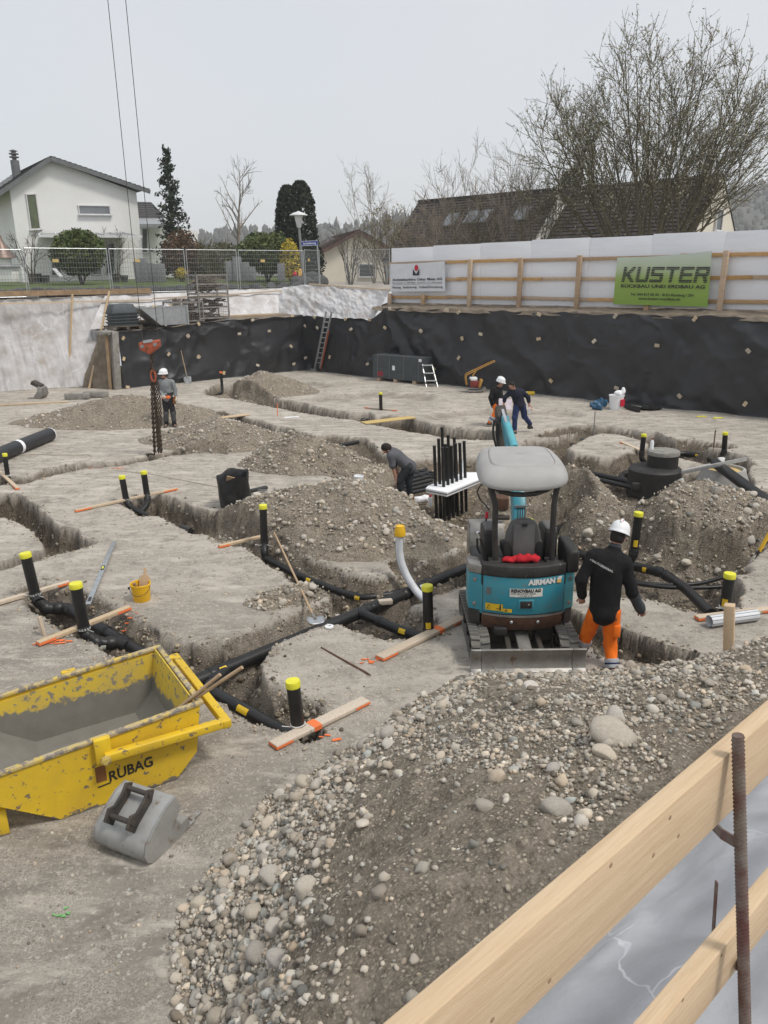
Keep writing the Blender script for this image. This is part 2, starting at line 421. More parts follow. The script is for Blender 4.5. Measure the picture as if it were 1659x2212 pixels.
mat('asphalt', (.10, .10, .10), (.075, .075, .075), scale=30, rough=.95, bump=.2)
mat('lawn', (.075, .11, .03), (.11, .135, .045), scale=1.2, rough=1, bump=.6, bscale=40)
mat('boulder', (.12, .12, .12), (.065, .066, .068), scale=2.5, rough=.9, bump=.6, bscale=6, rnd=.2)
mat('granite', (.24, .245, .25), (.15, .155, .16), scale=7, rough=.85, bump=.4, bscale=18)
mat('render_white', (.80, .80, .78), (.74, .74, .715), scale=.5, rough=.9, bump=.08, bscale=60)
mat('render_cream', (.66, .62, .52), (.60, .56, .47), scale=.5, rough=.9)
mat('roof_dark', (.055, .053, .053), (.085, .08, .078), scale=2.2, rough=.75)
mat('roof_brown', (.085, .05, .042), (.125, .08, .068), scale=2.2, rough=.8)
mat('roof_black', (.036, .030, .027), (.065, .054, .047), scale=1.6, rough=.8)
mat('trim_grey', (.16, .165, .17), (.13, .135, .14), scale=3, rough=.6)
mat('metal_roof', (.42, .43, .44), (.36, .37, .38), scale=2, rough=.4, metal=.5)
mat('glass_dark', (.03, .035, .035), (.06, .07, .06), scale=1.0, rough=.08, spec=.8)
mat('glass_blind', (.20, .215, .23), (.15, .16, .175), scale=.6, rough=.2, spec=.7)
mat('glass_green', (.10, .13, .05), (.04, .05, .03), scale=.8, rough=.12, spec=.8)
mat('frame_white', (.72, .72, .72), rough=.6)
mat('bark', (.12, .10, .075), (.075, .062, .048), scale=4, rough=.95, bump=.3)
mat('bark_olive', (.14, .125, .075), (.085, .075, .048), scale=2, rough=.95)
mat('bark_pale', (.28, .245, .205), (.2, .17, .14), scale=2, rough=.95)
mat('twig_grey', (.26, .22, .175), (.18, .15, .12), scale=2, rough=.95)
mat('catkin', (.48, .46, .36), (.34, .32, .23), scale=3, rough=.9)
mat('leaf_laurel', (.055, .085, .02), (.10, .125, .025), scale=2.5, rough=.55)
mat('leaf_dark', (.016, .03, .016), (.03, .046, .024), scale=2.5, rough=.8)
mat('leaf_thuja', (.016, .028, .014), (.032, .042, .02), scale=2.5, rough=.85)
mat('leaf_rust', (.16, .085, .05), (.10, .07, .04), scale=2.5, rough=.85)
mat('leaf_hedge', (.10, .11, .045), (.14, .13, .06), scale=2.0, rough=.85)
mat('leaf_forsythia', (.62, .48, .05), (.42, .34, .05), scale=2.5, rough=.8)
mat('leaf_budding', (.20, .19, .07), (.26, .22, .09), scale=2.0, rough=.85)
mat('forest_far', (.075, .080, .075), (.12, .115, .10), scale=.08, rough=1)
mat('fence_wire', (.32, .34, .34), rough=.5, metal=.5)
mat('lamp_white', (.72, .73, .73), rough=.4)
mat('lamp_pole', (.20, .205, .205), (.25, .25, .25), scale=5, rough=.7)
mat('sign_blue', (.02, .07, .33), rough=.5)
mat('mesh_grey', (.062, .074, .080), (.085, .098, .105), scale=6, rough=.65)
mat('hook_orange', (.46, .10, .04), (.34, .075, .035), scale=5, rough=.6, spots=(.10, .055, .035), spot_scale=9, spot_lo=.56, spot_hi=.64)
mat('chain', (.085, .06, .04), (.05, .038, .03), scale=20, rough=.8, metal=.3)
mat('fitting_blue', (.035, .12, .22), (.03, .09, .16), scale=8, rough=.5)
mat('helmet', (.82, .83, .83), (.78, .79, .79), scale=6, rough=.35)
mat('skin', (.48, .27, .19), (.42, .22, .155), scale=14, rough=.6)
mat('hair', (.02, .016, .013), rough=.8)
mat('jacket_black', (.005, .0045, .005), (.010, .009, .010), scale=9, rough=.9, bump=.2, bscale=50)
mat('jacket_grey', (.045, .052, .060), (.06, .068, .075), scale=9, rough=.85)
mat('trouser_orange', (.95, .20, .010), (.86, .165, .008), scale=7, rough=.8, bump=.12, bscale=10)
mat('reflective', (.48, .50, .52), (.40, .42, .44), scale=15, rough=.45)
mat('navy_band', (.02, .03, .10), rough=.8)
mat('boot', (.13, .115, .095), (.08, .07, .055), scale=9, rough=.85)
mat('shirt_grey', (.235, .25, .255), (.19, .20, .205), scale=9, rough=.9)
mat('shirt_slate', (.115, .115, .13), (.09, .09, .10), scale=9, rough=.9)
mat('sweater_navy', (.011, .013, .026), (.016, .018, .034), scale=9, rough=.9)
mat('trouser_blue', (.025, .045, .135), (.02, .035, .10), scale=9, rough=.85)
mat('trouser_black', (.014, .0145, .016), (.022, .022, .024), scale=9, rough=.85)
mat('trouser_kneegrey', (.085, .085, .088), (.06, .06, .062), scale=9, rough=.85)
mat('jeans_dark', (.022, .026, .030), (.034, .038, .042), scale=8, rough=.85)
mat('leather', (.26, .11, .035), (.2, .08, .03), scale=8, rough=.7)
mat('glove', (.62, .60, .54), (.5, .48, .42), scale=8, rough=.9)
mat('paper', (.72, .64, .70), rough=.8)
mat('rope', (.52, .47, .38), rough=.9)
mat('engine_red', (.22, .03, .025), rough=.5)
mat('mustard', (.48, .26, .06), (.38, .2, .05), scale=8, rough=.6)
mat('crate_wood', (.20, .155, .115), (.12, .092, .07), scale=4, rough=.9, rnd=.3)
mat('cage_steel', (.32, .31, .29), (.22, .20, .18), scale=6, rough=.7, metal=.4)
mat('conduit_white', (.70, .72, .74), (.62, .64, .66), scale=8, rough=.4)
mat('rail_wood', (.66, .505, .335), (.54, .385, .23), scale=3.0, rough=.7, stretch=(1.6, 26, 26), bump=.25, bscale=9, spots=(.24, .13, .06), spot_scale=1.25, spot_lo=.70, spot_hi=.735, detail=9, lo=.3, hi=.75)
mat('rail_rod', (.115, .05, .042), (.19, .16, .135), scale=14, rough=.8, bump=.3)
mat('copper', (.26, .19, .155), (.2, .14, .12), scale=4, rough=.45, metal=.4)

# stronger ground material: compacted crust on top, soil where it has been dug (vertex mask 'Col': r = dug, g = gravelly)
def ground_mat(name, top1, top2, soil1, soil2):
    m = bpy.data.materials.new(name); m.use_nodes = True; nt = m.node_tree; b = nt.nodes['Principled BSDF']; L = nt.links.new
    b.inputs['Roughness'].default_value = .95; b.inputs['Specular IOR Level'].default_value = .12
    tc = nt.nodes.new('ShaderNodeTexCoord'); at = nt.nodes.new('ShaderNodeAttribute'); at.attribute_name = 'Col'
    sp = nt.nodes.new('ShaderNodeSeparateColor'); L(at.outputs['Color'], sp.inputs[0])
    def noise(s, d=6, r=.62):
        n = _node(nt, 'ShaderNodeTexNoise', Scale=s, Detail=d, Roughness=r); L(tc.outputs['Object'], n.inputs['Vector']); return n.outputs['Fac']
    def rng(s, a, c):
        n = nt.nodes.new('ShaderNodeMapRange'); n.inputs[1].default_value = a; n.inputs[2].default_value = c; L(s, n.inputs[0]); return n.outputs[0]
    def mixc(f, a, c, mode='MIX'):
        n = nt.nodes.new('ShaderNodeMixRGB'); n.blend_type = mode
        for i, q in ((0, f), (1, a), (2, c)):
            if isinstance(q, tuple): n.inputs[i].default_value = (*q, 1)
            elif isinstance(q, float): n.inputs[i].default_value = q
            else: L(q, n.inputs[i])
        return n.outputs[0]
    top = mixc(rng(noise(.55), .36, .62), top1, top2)
    top = mixc(rng(noise(3.2, 8), .50, .66), top, tuple(v * .74 for v in top2))
    top = mixc(rng(noise(8.5, 8, .75), .54, .60), top, tuple(v * .70 for v in top2))
    top = mixc(sp.outputs[2], top, mixc(rng(noise(1.6, 8), .38, .62), tuple(v * .80 for v in top2), tuple(v * .56 for v in top2)))
    mpz = nt.nodes.new('ShaderNodeMapping'); mpz.inputs['Rotation'].default_value = (0, 0, R(38)); mpz.inputs['Scale'].default_value = (.8, 2.4, 1); L(tc.outputs['Object'], mpz.inputs[0])
    nsm = _node(nt, 'ShaderNodeTexNoise', Scale=1.5, Detail=7, Roughness=.65); L(mpz.outputs[0], nsm.inputs['Vector'])
    top = mixc(rng(nsm.outputs['Fac'], .50, .66), top, tuple(min(1, v * 1.10) for v in top1)); top = mixc(rng(nsm.outputs['Fac'], .46, .32), top, tuple(v * .95 for v in top2))
    top = mixc(rng(noise(.9, 5, .7), .60, .70), top, tuple(v * .66 for v in top2))
    top = mixc(rng(noise(19, 4), .56, .70), top, tuple(min(1, v * 1.16) for v in top1))
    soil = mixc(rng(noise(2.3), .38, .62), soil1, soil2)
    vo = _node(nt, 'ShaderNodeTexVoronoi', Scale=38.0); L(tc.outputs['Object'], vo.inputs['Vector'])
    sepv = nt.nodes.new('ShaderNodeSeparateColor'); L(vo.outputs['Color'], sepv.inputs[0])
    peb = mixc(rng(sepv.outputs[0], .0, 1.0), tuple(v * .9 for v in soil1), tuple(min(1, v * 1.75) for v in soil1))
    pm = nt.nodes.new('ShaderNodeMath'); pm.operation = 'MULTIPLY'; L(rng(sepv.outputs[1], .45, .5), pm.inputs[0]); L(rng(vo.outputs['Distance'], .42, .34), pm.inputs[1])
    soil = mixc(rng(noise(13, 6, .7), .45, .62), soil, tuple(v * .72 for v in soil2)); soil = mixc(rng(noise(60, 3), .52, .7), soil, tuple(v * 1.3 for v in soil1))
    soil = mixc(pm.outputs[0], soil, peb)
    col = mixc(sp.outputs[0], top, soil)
    vo2 = _node(nt, 'ShaderNodeTexVoronoi', Scale=95.0); L(tc.outputs['Object'], vo2.inputs['Vector'])
    sv2 = nt.nodes.new('ShaderNodeSeparateColor'); L(vo2.outputs['Color'], sv2.inputs[0])
    grit = mixc(sv2.outputs[0], tuple(v * .62 for v in top2), tuple(min(1, v * 1.22) for v in top1))
    gm = nt.nodes.new('ShaderNodeMath'); gm.operation = 'MULTIPLY'; L(sp.outputs[1], gm.inputs[0]); gr2 = rng(noise(2.1, 6), .36, .6); L(gr2, gm.inputs[1])
    gm2 = nt.nodes.new('ShaderNodeMath'); gm2.operation = 'MULTIPLY'; L(gm.outputs[0], gm2.inputs[0]); gm2.inputs[1].default_value = .55
    col = mixc(gm2.outputs[0], col, grit)
    L(col, b.inputs['Base Color'])
    bp = _node(nt, 'ShaderNodeBump', Strength=.8, Distance=.035); L(noise(48, 8, .7), bp.inputs['Height'])
    bp2 = _node(nt, 'ShaderNodeBump', Strength=.5, Distance=.02, invert=True); L(vo.outputs['Distance'], bp2.inputs['Height']); L(bp.outputs[0], bp2.inputs['Normal'])
    mxn = nt.nodes.new('ShaderNodeMix'); mxn.data_type = 'VECTOR'
    L(sp.outputs[0], mxn.inputs[0]); L(bp.outputs[0], mxn.inputs[4]); L(bp2.outputs[0], mxn.inputs[5])
    L(mxn.outputs[1], b.inputs['Normal'])
    MATS[name] = m; return m
ground_mat('heap', (.50, .455, .39), (.355, .32, .272), (.31, .268, .212), (.215, .183, .143))
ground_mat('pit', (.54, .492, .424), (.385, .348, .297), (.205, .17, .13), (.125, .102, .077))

def z_wear(name, zlo, zhi, amp, below, nscale=4.0):
    """worn-through steel on the lower part of a painted plate, with a ragged scratched border"""
    nt = MATS[name].node_tree; b = nt.nodes['Principled BSDF']; L = nt.links.new; src = b.inputs['Base Color'].links[0].from_socket
    tc = nt.nodes.new('ShaderNodeTexCoord'); sx = nt.nodes.new('ShaderNodeSeparateXYZ'); L(tc.outputs['Object'], sx.inputs[0])
    n = _node(nt, 'ShaderNodeTexNoise', Scale=nscale, Detail=10, Roughness=.72); L(tc.outputs['Object'], n.inputs['Vector'])
    m1 = _node(nt, 'ShaderNodeMath', operation='MULTIPLY_ADD'); L(n.outputs['Fac'], m1.inputs[0]); m1.inputs[1].default_value = amp; L(sx.outputs['Z'], m1.inputs[2])
    mr = nt.nodes.new('ShaderNodeMapRange'); mr.inputs[1].default_value = zlo + amp * .5; mr.inputs[2].default_value = zhi + amp * .5; L(m1.outputs[0], mr.inputs[0])
    n2 = _node(nt, 'ShaderNodeTexNoise', Scale=6.0, Detail=8); L(tc.outputs['Object'], n2.inputs['Vector'])
    c2 = nt.nodes.new('ShaderNodeMixRGB'); c2.inputs[1].default_value = (*below, 1); c2.inputs[2].default_value = (*[v * .6 for v in below], 1); L(n2.outputs['Fac'], c2.inputs[0])
    mx = nt.nodes.new('ShaderNodeMixRGB'); L(mr.outputs[0], mx.inputs[0]); L(c2.outputs[0], mx.inputs[1]); L(src, mx.inputs[2]); L(mx.outputs[0], b.inputs['Base Color'])
mat('skip_inside', (.70, .50, .05), (.58, .43, .10), scale=3, rough=.65, spots=(.26, .23, .18), spot_scale=13, spot_lo=.56, spot_hi=.60, bump=.15, detail=9)
z_wear('skip_inside', .40, .44, .55, (.25, .24, .21)); z_wear('skip_yellow', .02, .05, .42, (.23, .20, .16), 8)
mat('bucket_steel', (.40, .40, .385), (.30, .295, .28), scale=4, rough=.5, metal=.3, spots=(.24, .19, .14), spot_scale=8, spot_lo=.58, spot_hi=.68, bump=.1)

def crease(name, scale, colr, wid=.012):
    """stress-whitened fold lines in plastic sheet"""
    nt = MATS[name].node_tree; b = nt.nodes['Principled BSDF']; L = nt.links.new; src = b.inputs['Base Color'].links[0].from_socket
    tc = nt.nodes.new('ShaderNodeTexCoord'); n = _node(nt, 'ShaderNodeTexNoise', Scale=1.3, Detail=4); L(tc.outputs['Object'], n.inputs['Vector'])
    va = nt.nodes.new('ShaderNodeVectorMath'); va.operation = 'MULTIPLY_ADD'; L(n.outputs['Color'], va.inputs[0]); va.inputs[1].default_value = (.9, .9, .9); L(tc.outputs['Object'], va.inputs[2])
    vo = _node(nt, 'ShaderNodeTexVoronoi', Scale=scale, feature='DISTANCE_TO_EDGE'); L(va.outputs[0], vo.inputs['Vector'])
    n2 = _node(nt, 'ShaderNodeTexNoise', Scale=.9, Detail=3); L(tc.outputs['Object'], n2.inputs['Vector'])
    mr = nt.nodes.new('ShaderNodeMapRange'); mr.inputs[1].default_value = wid; mr.inputs[2].default_value = 0; L(vo.outputs[0], mr.inputs[0])
    m2 = nt.nodes.new('ShaderNodeMapRange'); m2.inputs[1].default_value = .45; m2.inputs[2].default_value = .6; L(n2.outputs['Fac'], m2.inputs[0])
    mm = _node(nt, 'ShaderNodeMath', operation='MULTIPLY'); L(mr.outputs[0], mm.inputs[0]); L(m2.outputs[0], mm.inputs[1])
    mx = nt.nodes.new('ShaderNodeMixRGB'); mx.inputs[2].default_value = (*colr, 1); L(mm.outputs[0], mx.inputs[0]); L(src, mx.inputs[1]); L(mx.outputs[0], b.inputs['Base Color'])
crease('sheet_near', 1.6, (.78, .78, .80), .011); crease('sheet', 1.1, (.80, .80, .80), .02)
# ================================================================== the pit: floor with trenches
def wpoly(pts, fr=None):
    out = []
    for p in pts:
        q = fr(*p) if fr else p
        g = G(q[0], q[1]); out.append((g.x, g.y))
    return np.array(out)
def poly_sd(X, Y, poly):
    n = len(poly); d = np.full(X.shape, 1e9); ins = np.zeros(X.shape, bool)
    for i in range(n):
        ax, ay = poly[i]; bx, by = poly[(i + 1) % n]; ex, ey = bx - ax, by - ay
        wx, wy = X - ax, Y - ay
        t = np.clip((wx * ex + wy * ey) / max(ex * ex + ey * ey, 1e-9), 0, 1)
        d = np.minimum(d, (wx - ex * t) ** 2 + (wy - ey * t) ** 2)
        c = ((ay <= Y) & (by > Y)) | ((by <= Y) & (ay > Y))
        with np.errstate(divide='ignore', invalid='ignore'):
            xi = ax + (Y - ay) * ex / (ey if abs(ey) > 1e-12 else 1e-12)
        ins ^= c & (X < xi)
    d = np.sqrt(d); return np.where(ins, -d, d)

TR = []      # (polygon, depth, ramp, list of island polygons)
def trench(pts, fr, depth, ramp=.16, islands=()): TR.append((wpoly(pts, fr), depth * 1.2, ramp, islands))
trench([(-30, 338), (45, 345), (80, 367), (115, 397), (150, 425), (185, 432), (205, 452), (240, 463), (215, 478), (180, 488), (140, 497), (85, 512), (40, 522), (-30, 540),
        (-30, 520), (20, 508), (70, 490), (125, 487), (110, 465), (85, 440), (35, 412), (-30, 395)], Q, .5)
trench([(-30, 300), (60, 300), (110, 282), (190, 268), (300, 262), (365, 252), (368, 243), (420, 239), (480, 234), (560, 234), (560, 244), (480, 244), (425, 250), (300, 272), (200, 281), (120, 298), (75, 313), (-30, 325)], Q, .28, .15)
trench([(298, 366), (335, 348), (380, 341), (430, 350), (480, 372), (510, 380), (550, 388), (590, 400), (640, 440), (700, 480), (760, 515), (830, 550), (900, 572), (960, 575), (930, 600), (868, 598), (820, 600), (760, 580),
        (722, 562), (700, 535), (660, 517), (625, 492), (600, 476), (555, 466), (520, 442), (480, 440), (450, 425), (400, 396), (350, 396)], Q, .5)
trench([(1200, 497), (1100, 526), (1000, 560), (930, 577), (865, 587), (820, 600), (800, 632), (740, 652), (690, 662), (640, 690), (590, 710), (520, 708), (440, 712), (395, 735), (370, 760), (400, 800), (470, 830), (530, 850),
        (575, 882), (600, 905), (660, 915), (705, 932), (755, 962), (800, 935), (765, 905), (735, 880), (695, 850), (662, 812), (652, 775), (668, 740), (690, 710), (760, 674), (840, 668), (905, 655), (1010, 625), (1100, 590), (1200, 560)], Q, .55, .2)
trench([(890, 610), (930, 618), (1000, 628), (1020, 640), (1075, 660), (1092, 690), (1050, 706), (1000, 704), (930, 697), (870, 682), (830, 665)], Q, .38, .2)
trench([(70, 592), (110, 580), (160, 578), (200, 592), (235, 635), (260, 662), (310, 690), (360, 712), (400, 735), (400, 790), (340, 765), (300, 748), (240, 722), (190, 695), (130, 668), (90, 645), (55, 615)], Q, .42)
trench([(175, 735), (190, 712), (240, 688), (300, 678), (420, 676), (440, 700), (370, 735), (420, 748), (600, 768), (800, 802), (1000, 852), (1140, 872), (1240, 868), (1300, 890), (1480, 890), (1560, 922), (1659, 945), (1800, 965), (2000, 985), (2120, 1000), (2140, 1045),
        (2000, 1050), (1800, 1040), (1659, 1012), (1480, 985), (1300, 948), (1130, 912), (1000, 898), (850, 878), (700, 850), (560, 820), (350, 778), (195, 757)], MF, .55, .2)
trench([(-30, 806), (100, 831), (250, 866), (420, 896), (560, 931), (700, 970), (830, 1001), (900, 1020), (860, 1046), (760, 1044), (650, 1009), (560, 994), (480, 965), (400, 919), (280, 896), (150, 869), (0, 839), (-35, 824)], MF, .55, .2)
trench([(445, 612), (480, 640), (560, 668), (620, 685), (700, 712), (770, 735), (850, 757), (900, 762), (960, 745), (960, 795), (870, 803), (780, 785), (690, 770), (600, 755), (520, 735), (470, 700), (440, 650)], RQ, .42, .2)
trench([(300, 500), (400, 470), (450, 452), (560, 452), (650, 445), (720, 455), (800, 465), (850, 468), (890, 470), (960, 443), (1040, 430), (1040, 445), (930, 490), (875, 512), (880, 545), (905, 565), (885, 600), (890, 622), (860, 642), (810, 642),
        (760, 628), (690, 612), (620, 600), (540, 590), (460, 572), (430, 560), (330, 560)], RQ, .62, .4)
ISL = [wpoly([(60, 335), (150, 285), (230, 245), (330, 212), (480, 222), (640, 262), (720, 300), (700, 350), (590, 385), (500, 400), (300, 400), (120, 380)], NF),
       wpoly([(730, 440), (800, 395), (900, 390), (1050, 430), (1200, 460), (1180, 505), (980, 525), (960, 480)], NF)]
trench([(-250, 262), (-80, 255), (0, 245), (100, 215), (180, 170), (300, 158), (420, 163), (560, 180), (650, 200), (780, 205), (880, 245), (1000, 270), (1100, 290), (1350, 370), (1480, 395), (1520, 440), (1530, 560), (1560, 660), (1700, 700), (1700, 830),
        (1400, 900), (1000, 960), (600, 960), (200, 960), (-150, 960), (-420, 830), (-420, 500)], NF, .55, .38, ISL)
trench([(700, 203), (820, 197), (900, 205), (925, 222), (945, 243), (965, 255), (1010, 262), (1100, 252), (1170, 250), (1240, 250), (1240, 440), (1150, 450), (1060, 440), (1000, 400), (940, 350), (880, 315), (800, 292), (720, 262)], Q, .32, .35)

# lines of the pipes in the trenches: nothing may bury them
def _pw(l, z=-.28, fr=None): return [tuple(G(*(fr(*q) if fr else q), z)) for q in l]
PIPEC = [_pw([(395, 1484), (1224, 1137)], -.26), _pw([(573, 1206), (650, 1246), (735, 1279), (800, 1296)], -.24), _pw([(775, 1310), (800, 1334), (912, 1378)], -.24), _pw([(447, 1488), (472, 1503), (560, 1553), (640, 1594)], -.29),
         _pw([(80, 1300), (104, 1317), (140, 1312), (166, 1328), (236, 1370), (372, 1452)], -.24), _pw([(190, 1374), (212, 1391), (276, 1396)], -.24), _pw([(284, 1098), (320, 1116)], -.2), _pw([(1196, 1182), (1262, 1200), (1362, 1222), (1430, 1237), (1482, 1272), (1537, 1326)], -.33),
         _pw([(590, 1385), (700, 1408), (980, 1418), (1150, 1400), (1312, 1353)], -.36, NF), _pw([(590, 1400), (1000, 1440), (1316, 1428)], -.36, NF), _pw([(715, 445), (485, 555), (640, 625)], -.36, NF), _pw([(110, 510), (300, 540), (620, 612)], -.38, NF), _pw([(150, 540), (610, 650)], -.40, NF),
         _pw([(850, 385), (1000, 372), (1290, 410)], -.36, NF), _pw([(-100, 320), (0, 290), (110, 262), (225, 258)], -.36, NF), _pw([(918, 1296), (870, 1236)], -.2), _pw([(1343, 1229), (1369, 1193)], -.3), _pw([(-20, 850), (140, 800)], -.27, WF)]
def pipe_dist(X, Y):
    d = np.full(np.shape(X), 9.0); zz = np.zeros(np.shape(X))
    for l in PIPEC:
        for a, b in zip(l, l[1:]):
            ex, ey = b[0] - a[0], b[1] - a[1]; k = np.where((X > min(a[0], b[0]) - 1.2) & (X < max(a[0], b[0]) + 1.2) & (Y > min(a[1], b[1]) - 1.2) & (Y < max(a[1], b[1]) + 1.2))
            t = np.clip(((X[k] - a[0]) * ex + (Y[k] - a[1]) * ey) / (ex * ex + ey * ey), 0, 1); q = np.hypot(X[k] - a[0] - ex * t, Y[k] - a[1] - ey * t)
            m = q < d[k]; dk = d[k]; zk = zz[k]; dk[m] = q[m]; zk[m] = (a[2] + (b[2] - a[2]) * t)[m]; d[k] = dk; zz[k] = zk
    return d, zz
def floor_h(x, y):
    """height of the dug floor and how far each place has been dug (0 crust .. 1 soil)"""
    x = np.asarray(x, float); y = np.asarray(y, float); sh = x.shape; X = x.ravel(); Y = y.ravel()
    base = .028 * fbm(X * .55, Y * .55, seed=3, oct=3) + .008 * fbm(X * 6, Y * 6, seed=5, oct=3)
    jag = .10 * fbm(X * 2.0, Y * 2.0, seed=21, oct=3, gain=.6) + .035 * fbm(X * 5, Y * 5, seed=23, oct=2, gain=.5)
    rough = fbm(X * 4.5, Y * 4.5, seed=31, oct=2, gain=.6)
    dig = np.zeros_like(X); dug = np.zeros_like(X)
    for poly, dep, ramp, isl in TR:
        lo = poly.min(0) - .5; hi = poly.max(0) + .5
        k = np.where((X > lo[0]) & (X < hi[0]) & (Y > lo[1]) & (Y < hi[1]))[0]
        if not len(k): continue
        sd = poly_sd(X[k], Y[k], poly)
        for q in isl: sd = np.maximum(sd, -poly_sd(X[k], Y[k], q))
        sd = sd + jag[k]
        t = np.clip(-sd / ramp * (1 + .5 * rough[k]) + .3 * rough[k] * (sd < 0), 0, 1)
        prof = np.where(sd < 0, .30 * np.clip(-sd / .03, 0, 1) + .70 * t ** .8, 0)
        dig[k] = np.maximum(dig[k], dep * prof)
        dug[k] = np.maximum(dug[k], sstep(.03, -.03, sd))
    z = base - dig + dug * (.075 * rough + .03 * fbm(X * 10, Y * 10, seed=44, oct=1))
    pd, pz = pipe_dist(X, Y); lim = pz - .05 + np.maximum(pd - .13, 0) * 1.6 + .04 * rough
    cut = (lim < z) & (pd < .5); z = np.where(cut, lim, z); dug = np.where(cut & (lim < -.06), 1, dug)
    return z.reshape(sh), dug.reshape(sh)

# the three worn hollows in the floor, wide and shallow
HOL = [(MF(1290, 770), 2.6, 1.5, .14), (MF(800, 690), 1.7, 1.3, .12), (WF(420, 390), 1.7, 1.3, .16), (WF(880, 380), 1.6, 1.2, .16)]
HOLW = [(G(*c).x, G(*c).y, a, b, d) for c, a, b, d in HOL]
_floor0 = floor_h
def floor_h(x, y):
    z, dug = _floor0(x, y)
    for cx, cy, a, b, d in HOLW:
        r = np.hypot((x - cx) / a, (y - cy) / b) + .15 * vnoise(np.asarray(x) * 1.3, np.asarray(y) * 1.3, seed=9)
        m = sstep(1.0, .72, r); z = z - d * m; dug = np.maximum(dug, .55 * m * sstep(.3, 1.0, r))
    return z, dug
def fz(x, y): return float(floor_h(np.array([x]), np.array([y]))[0][0])

u = np.concatenate([np.arange(-1.25, -.62, .02), np.arange(-.62, .62, .0028), np.arange(.62, 1.26, .02)])
ys = 1.6 * np.exp(np.arange(0, math.log(42.5 / 1.6), .0042))
UU, YY = np.meshgrid(u, ys); XX = UU * YY
ZZ, DUG = floor_h(XX, YY)
grav = np.clip(sstep(11.0, 7.0, YY) * sstep(1.5, -1.0, XX) + .55 * sstep(16, 10, YY), 0, 1)
fill = np.clip(sstep(-1.2, -2.6, XX + .35 * (9.5 - YY) + .8 * fbm(XX * .5, YY * .5, seed=66)) * sstep(11.5, 9.5, YY + .5 * fbm(XX, YY, seed=67)) + sstep(7.6, 6.4, YY + .5 * fbm(XX, YY, seed=68)), 0, 1) * .85
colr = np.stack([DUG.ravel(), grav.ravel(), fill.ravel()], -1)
wob = .075 * sstep(.1, .6, DUG); XW = XX + wob * fbm(XX * 5, YY * 5, ZZ * 9, seed=81, oct=3, gain=.6); YW = YY + wob * fbm(XX * 5, YY * 5, ZZ * 9, seed=85, oct=3, gain=.6)
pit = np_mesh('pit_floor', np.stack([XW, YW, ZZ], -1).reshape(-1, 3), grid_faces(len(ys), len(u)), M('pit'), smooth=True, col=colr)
tag(pit, kind='structure')

# ------------------------------------------------------------------ pit outline, upper ground, near bank
RP0 = Vector((.03, .9, 0)); RD = Vector((.741, .671, 0)); RN = Vector((-.671, .741, 0))      # guard-rail line, along, towards the pit
CORNER = Vector((-3.87, 39.2, 0)); WRD = Vector((.741, -.671, 0)); WLD = Vector((-.778, -.628, 0))
BANK = 2.5
GZ = 3.86
def bankp(t, s, z): return RP0 + RD * t + RN * s + Vector((0, 0, z))
mb = MB()
nt_, ns_ = 90, 24
V_ = []
for i in range(nt_):
    t = -9 + 38 * i / (nt_ - 1)
    for j in range(ns_):
        s = -6 + 8.9 * j / (ns_ - 1)
        z = (BANK if s < 0 else BANK - .926 * s) - .06
        p = bankp(t, s, z + .02 * random.uniform(-1, 1)); V_.append(p)
bank = np_mesh('embankment', [tuple(p) for p in V_], grid_faces(nt_, ns_), M('soil')); tag(bank, kind='structure')

def ring(name, inner, outer, m):
    vs = [Vector(p) for p in outer] + [Vector(p) for p in inner]
    tri = tessellate_polygon([[Vector((p[0], p[1], 0)) for p in outer], [Vector((p[0], p[1], 0)) for p in inner]])
    b = MB(); b.add(vs, tri); o = b.build(name, m); tag(o, kind='structure'); return o
WR_END = CORNER + WRD * 31.2
WLN = Vector((-.628, .778, 0)); WRN = Vector((.671, .741, 0))          # away from the pit
B0 = CORNER + WLN * 2.9; C0 = CORNER + WRN * 1.0
TOPL = [PL(x, y, B0, WLD) for x, y in ((-260, 655), (-100, 653), (0, 651), (120, 645), (235, 640), (330, 636), (480, 630), (600, 625), (640, 622))]
TOPR = [PL(x, y, C0, WRD) for x, y in ((668, 616), (700, 618), (760, 624), (842, 629))]
FB0 = CORNER + WRN * 1.25
fence_foot = [FB0 + WRD * t + Vector((0, 0, 3.33)) for t in (6.2, 12, 20, 31.5)]
inner = [Vector((-30, 22, 3.75))] + TOPL + [CORNER + WRN * 1.2 + WLN * 2.5 + Vector((0, 0, 4.0))] + TOPR + fence_foot + [bankp(27, -5.7, 2.46), bankp(-8.8, -5.7, 2.46), Vector((-30, -8, 2.6))]
outer = [(-880, -280, 3.8), (880, -280, 3.8), (880, 880, 3.8), (-880, 880, 3.8)]
ring('ground', inner, outer, M('ground'))
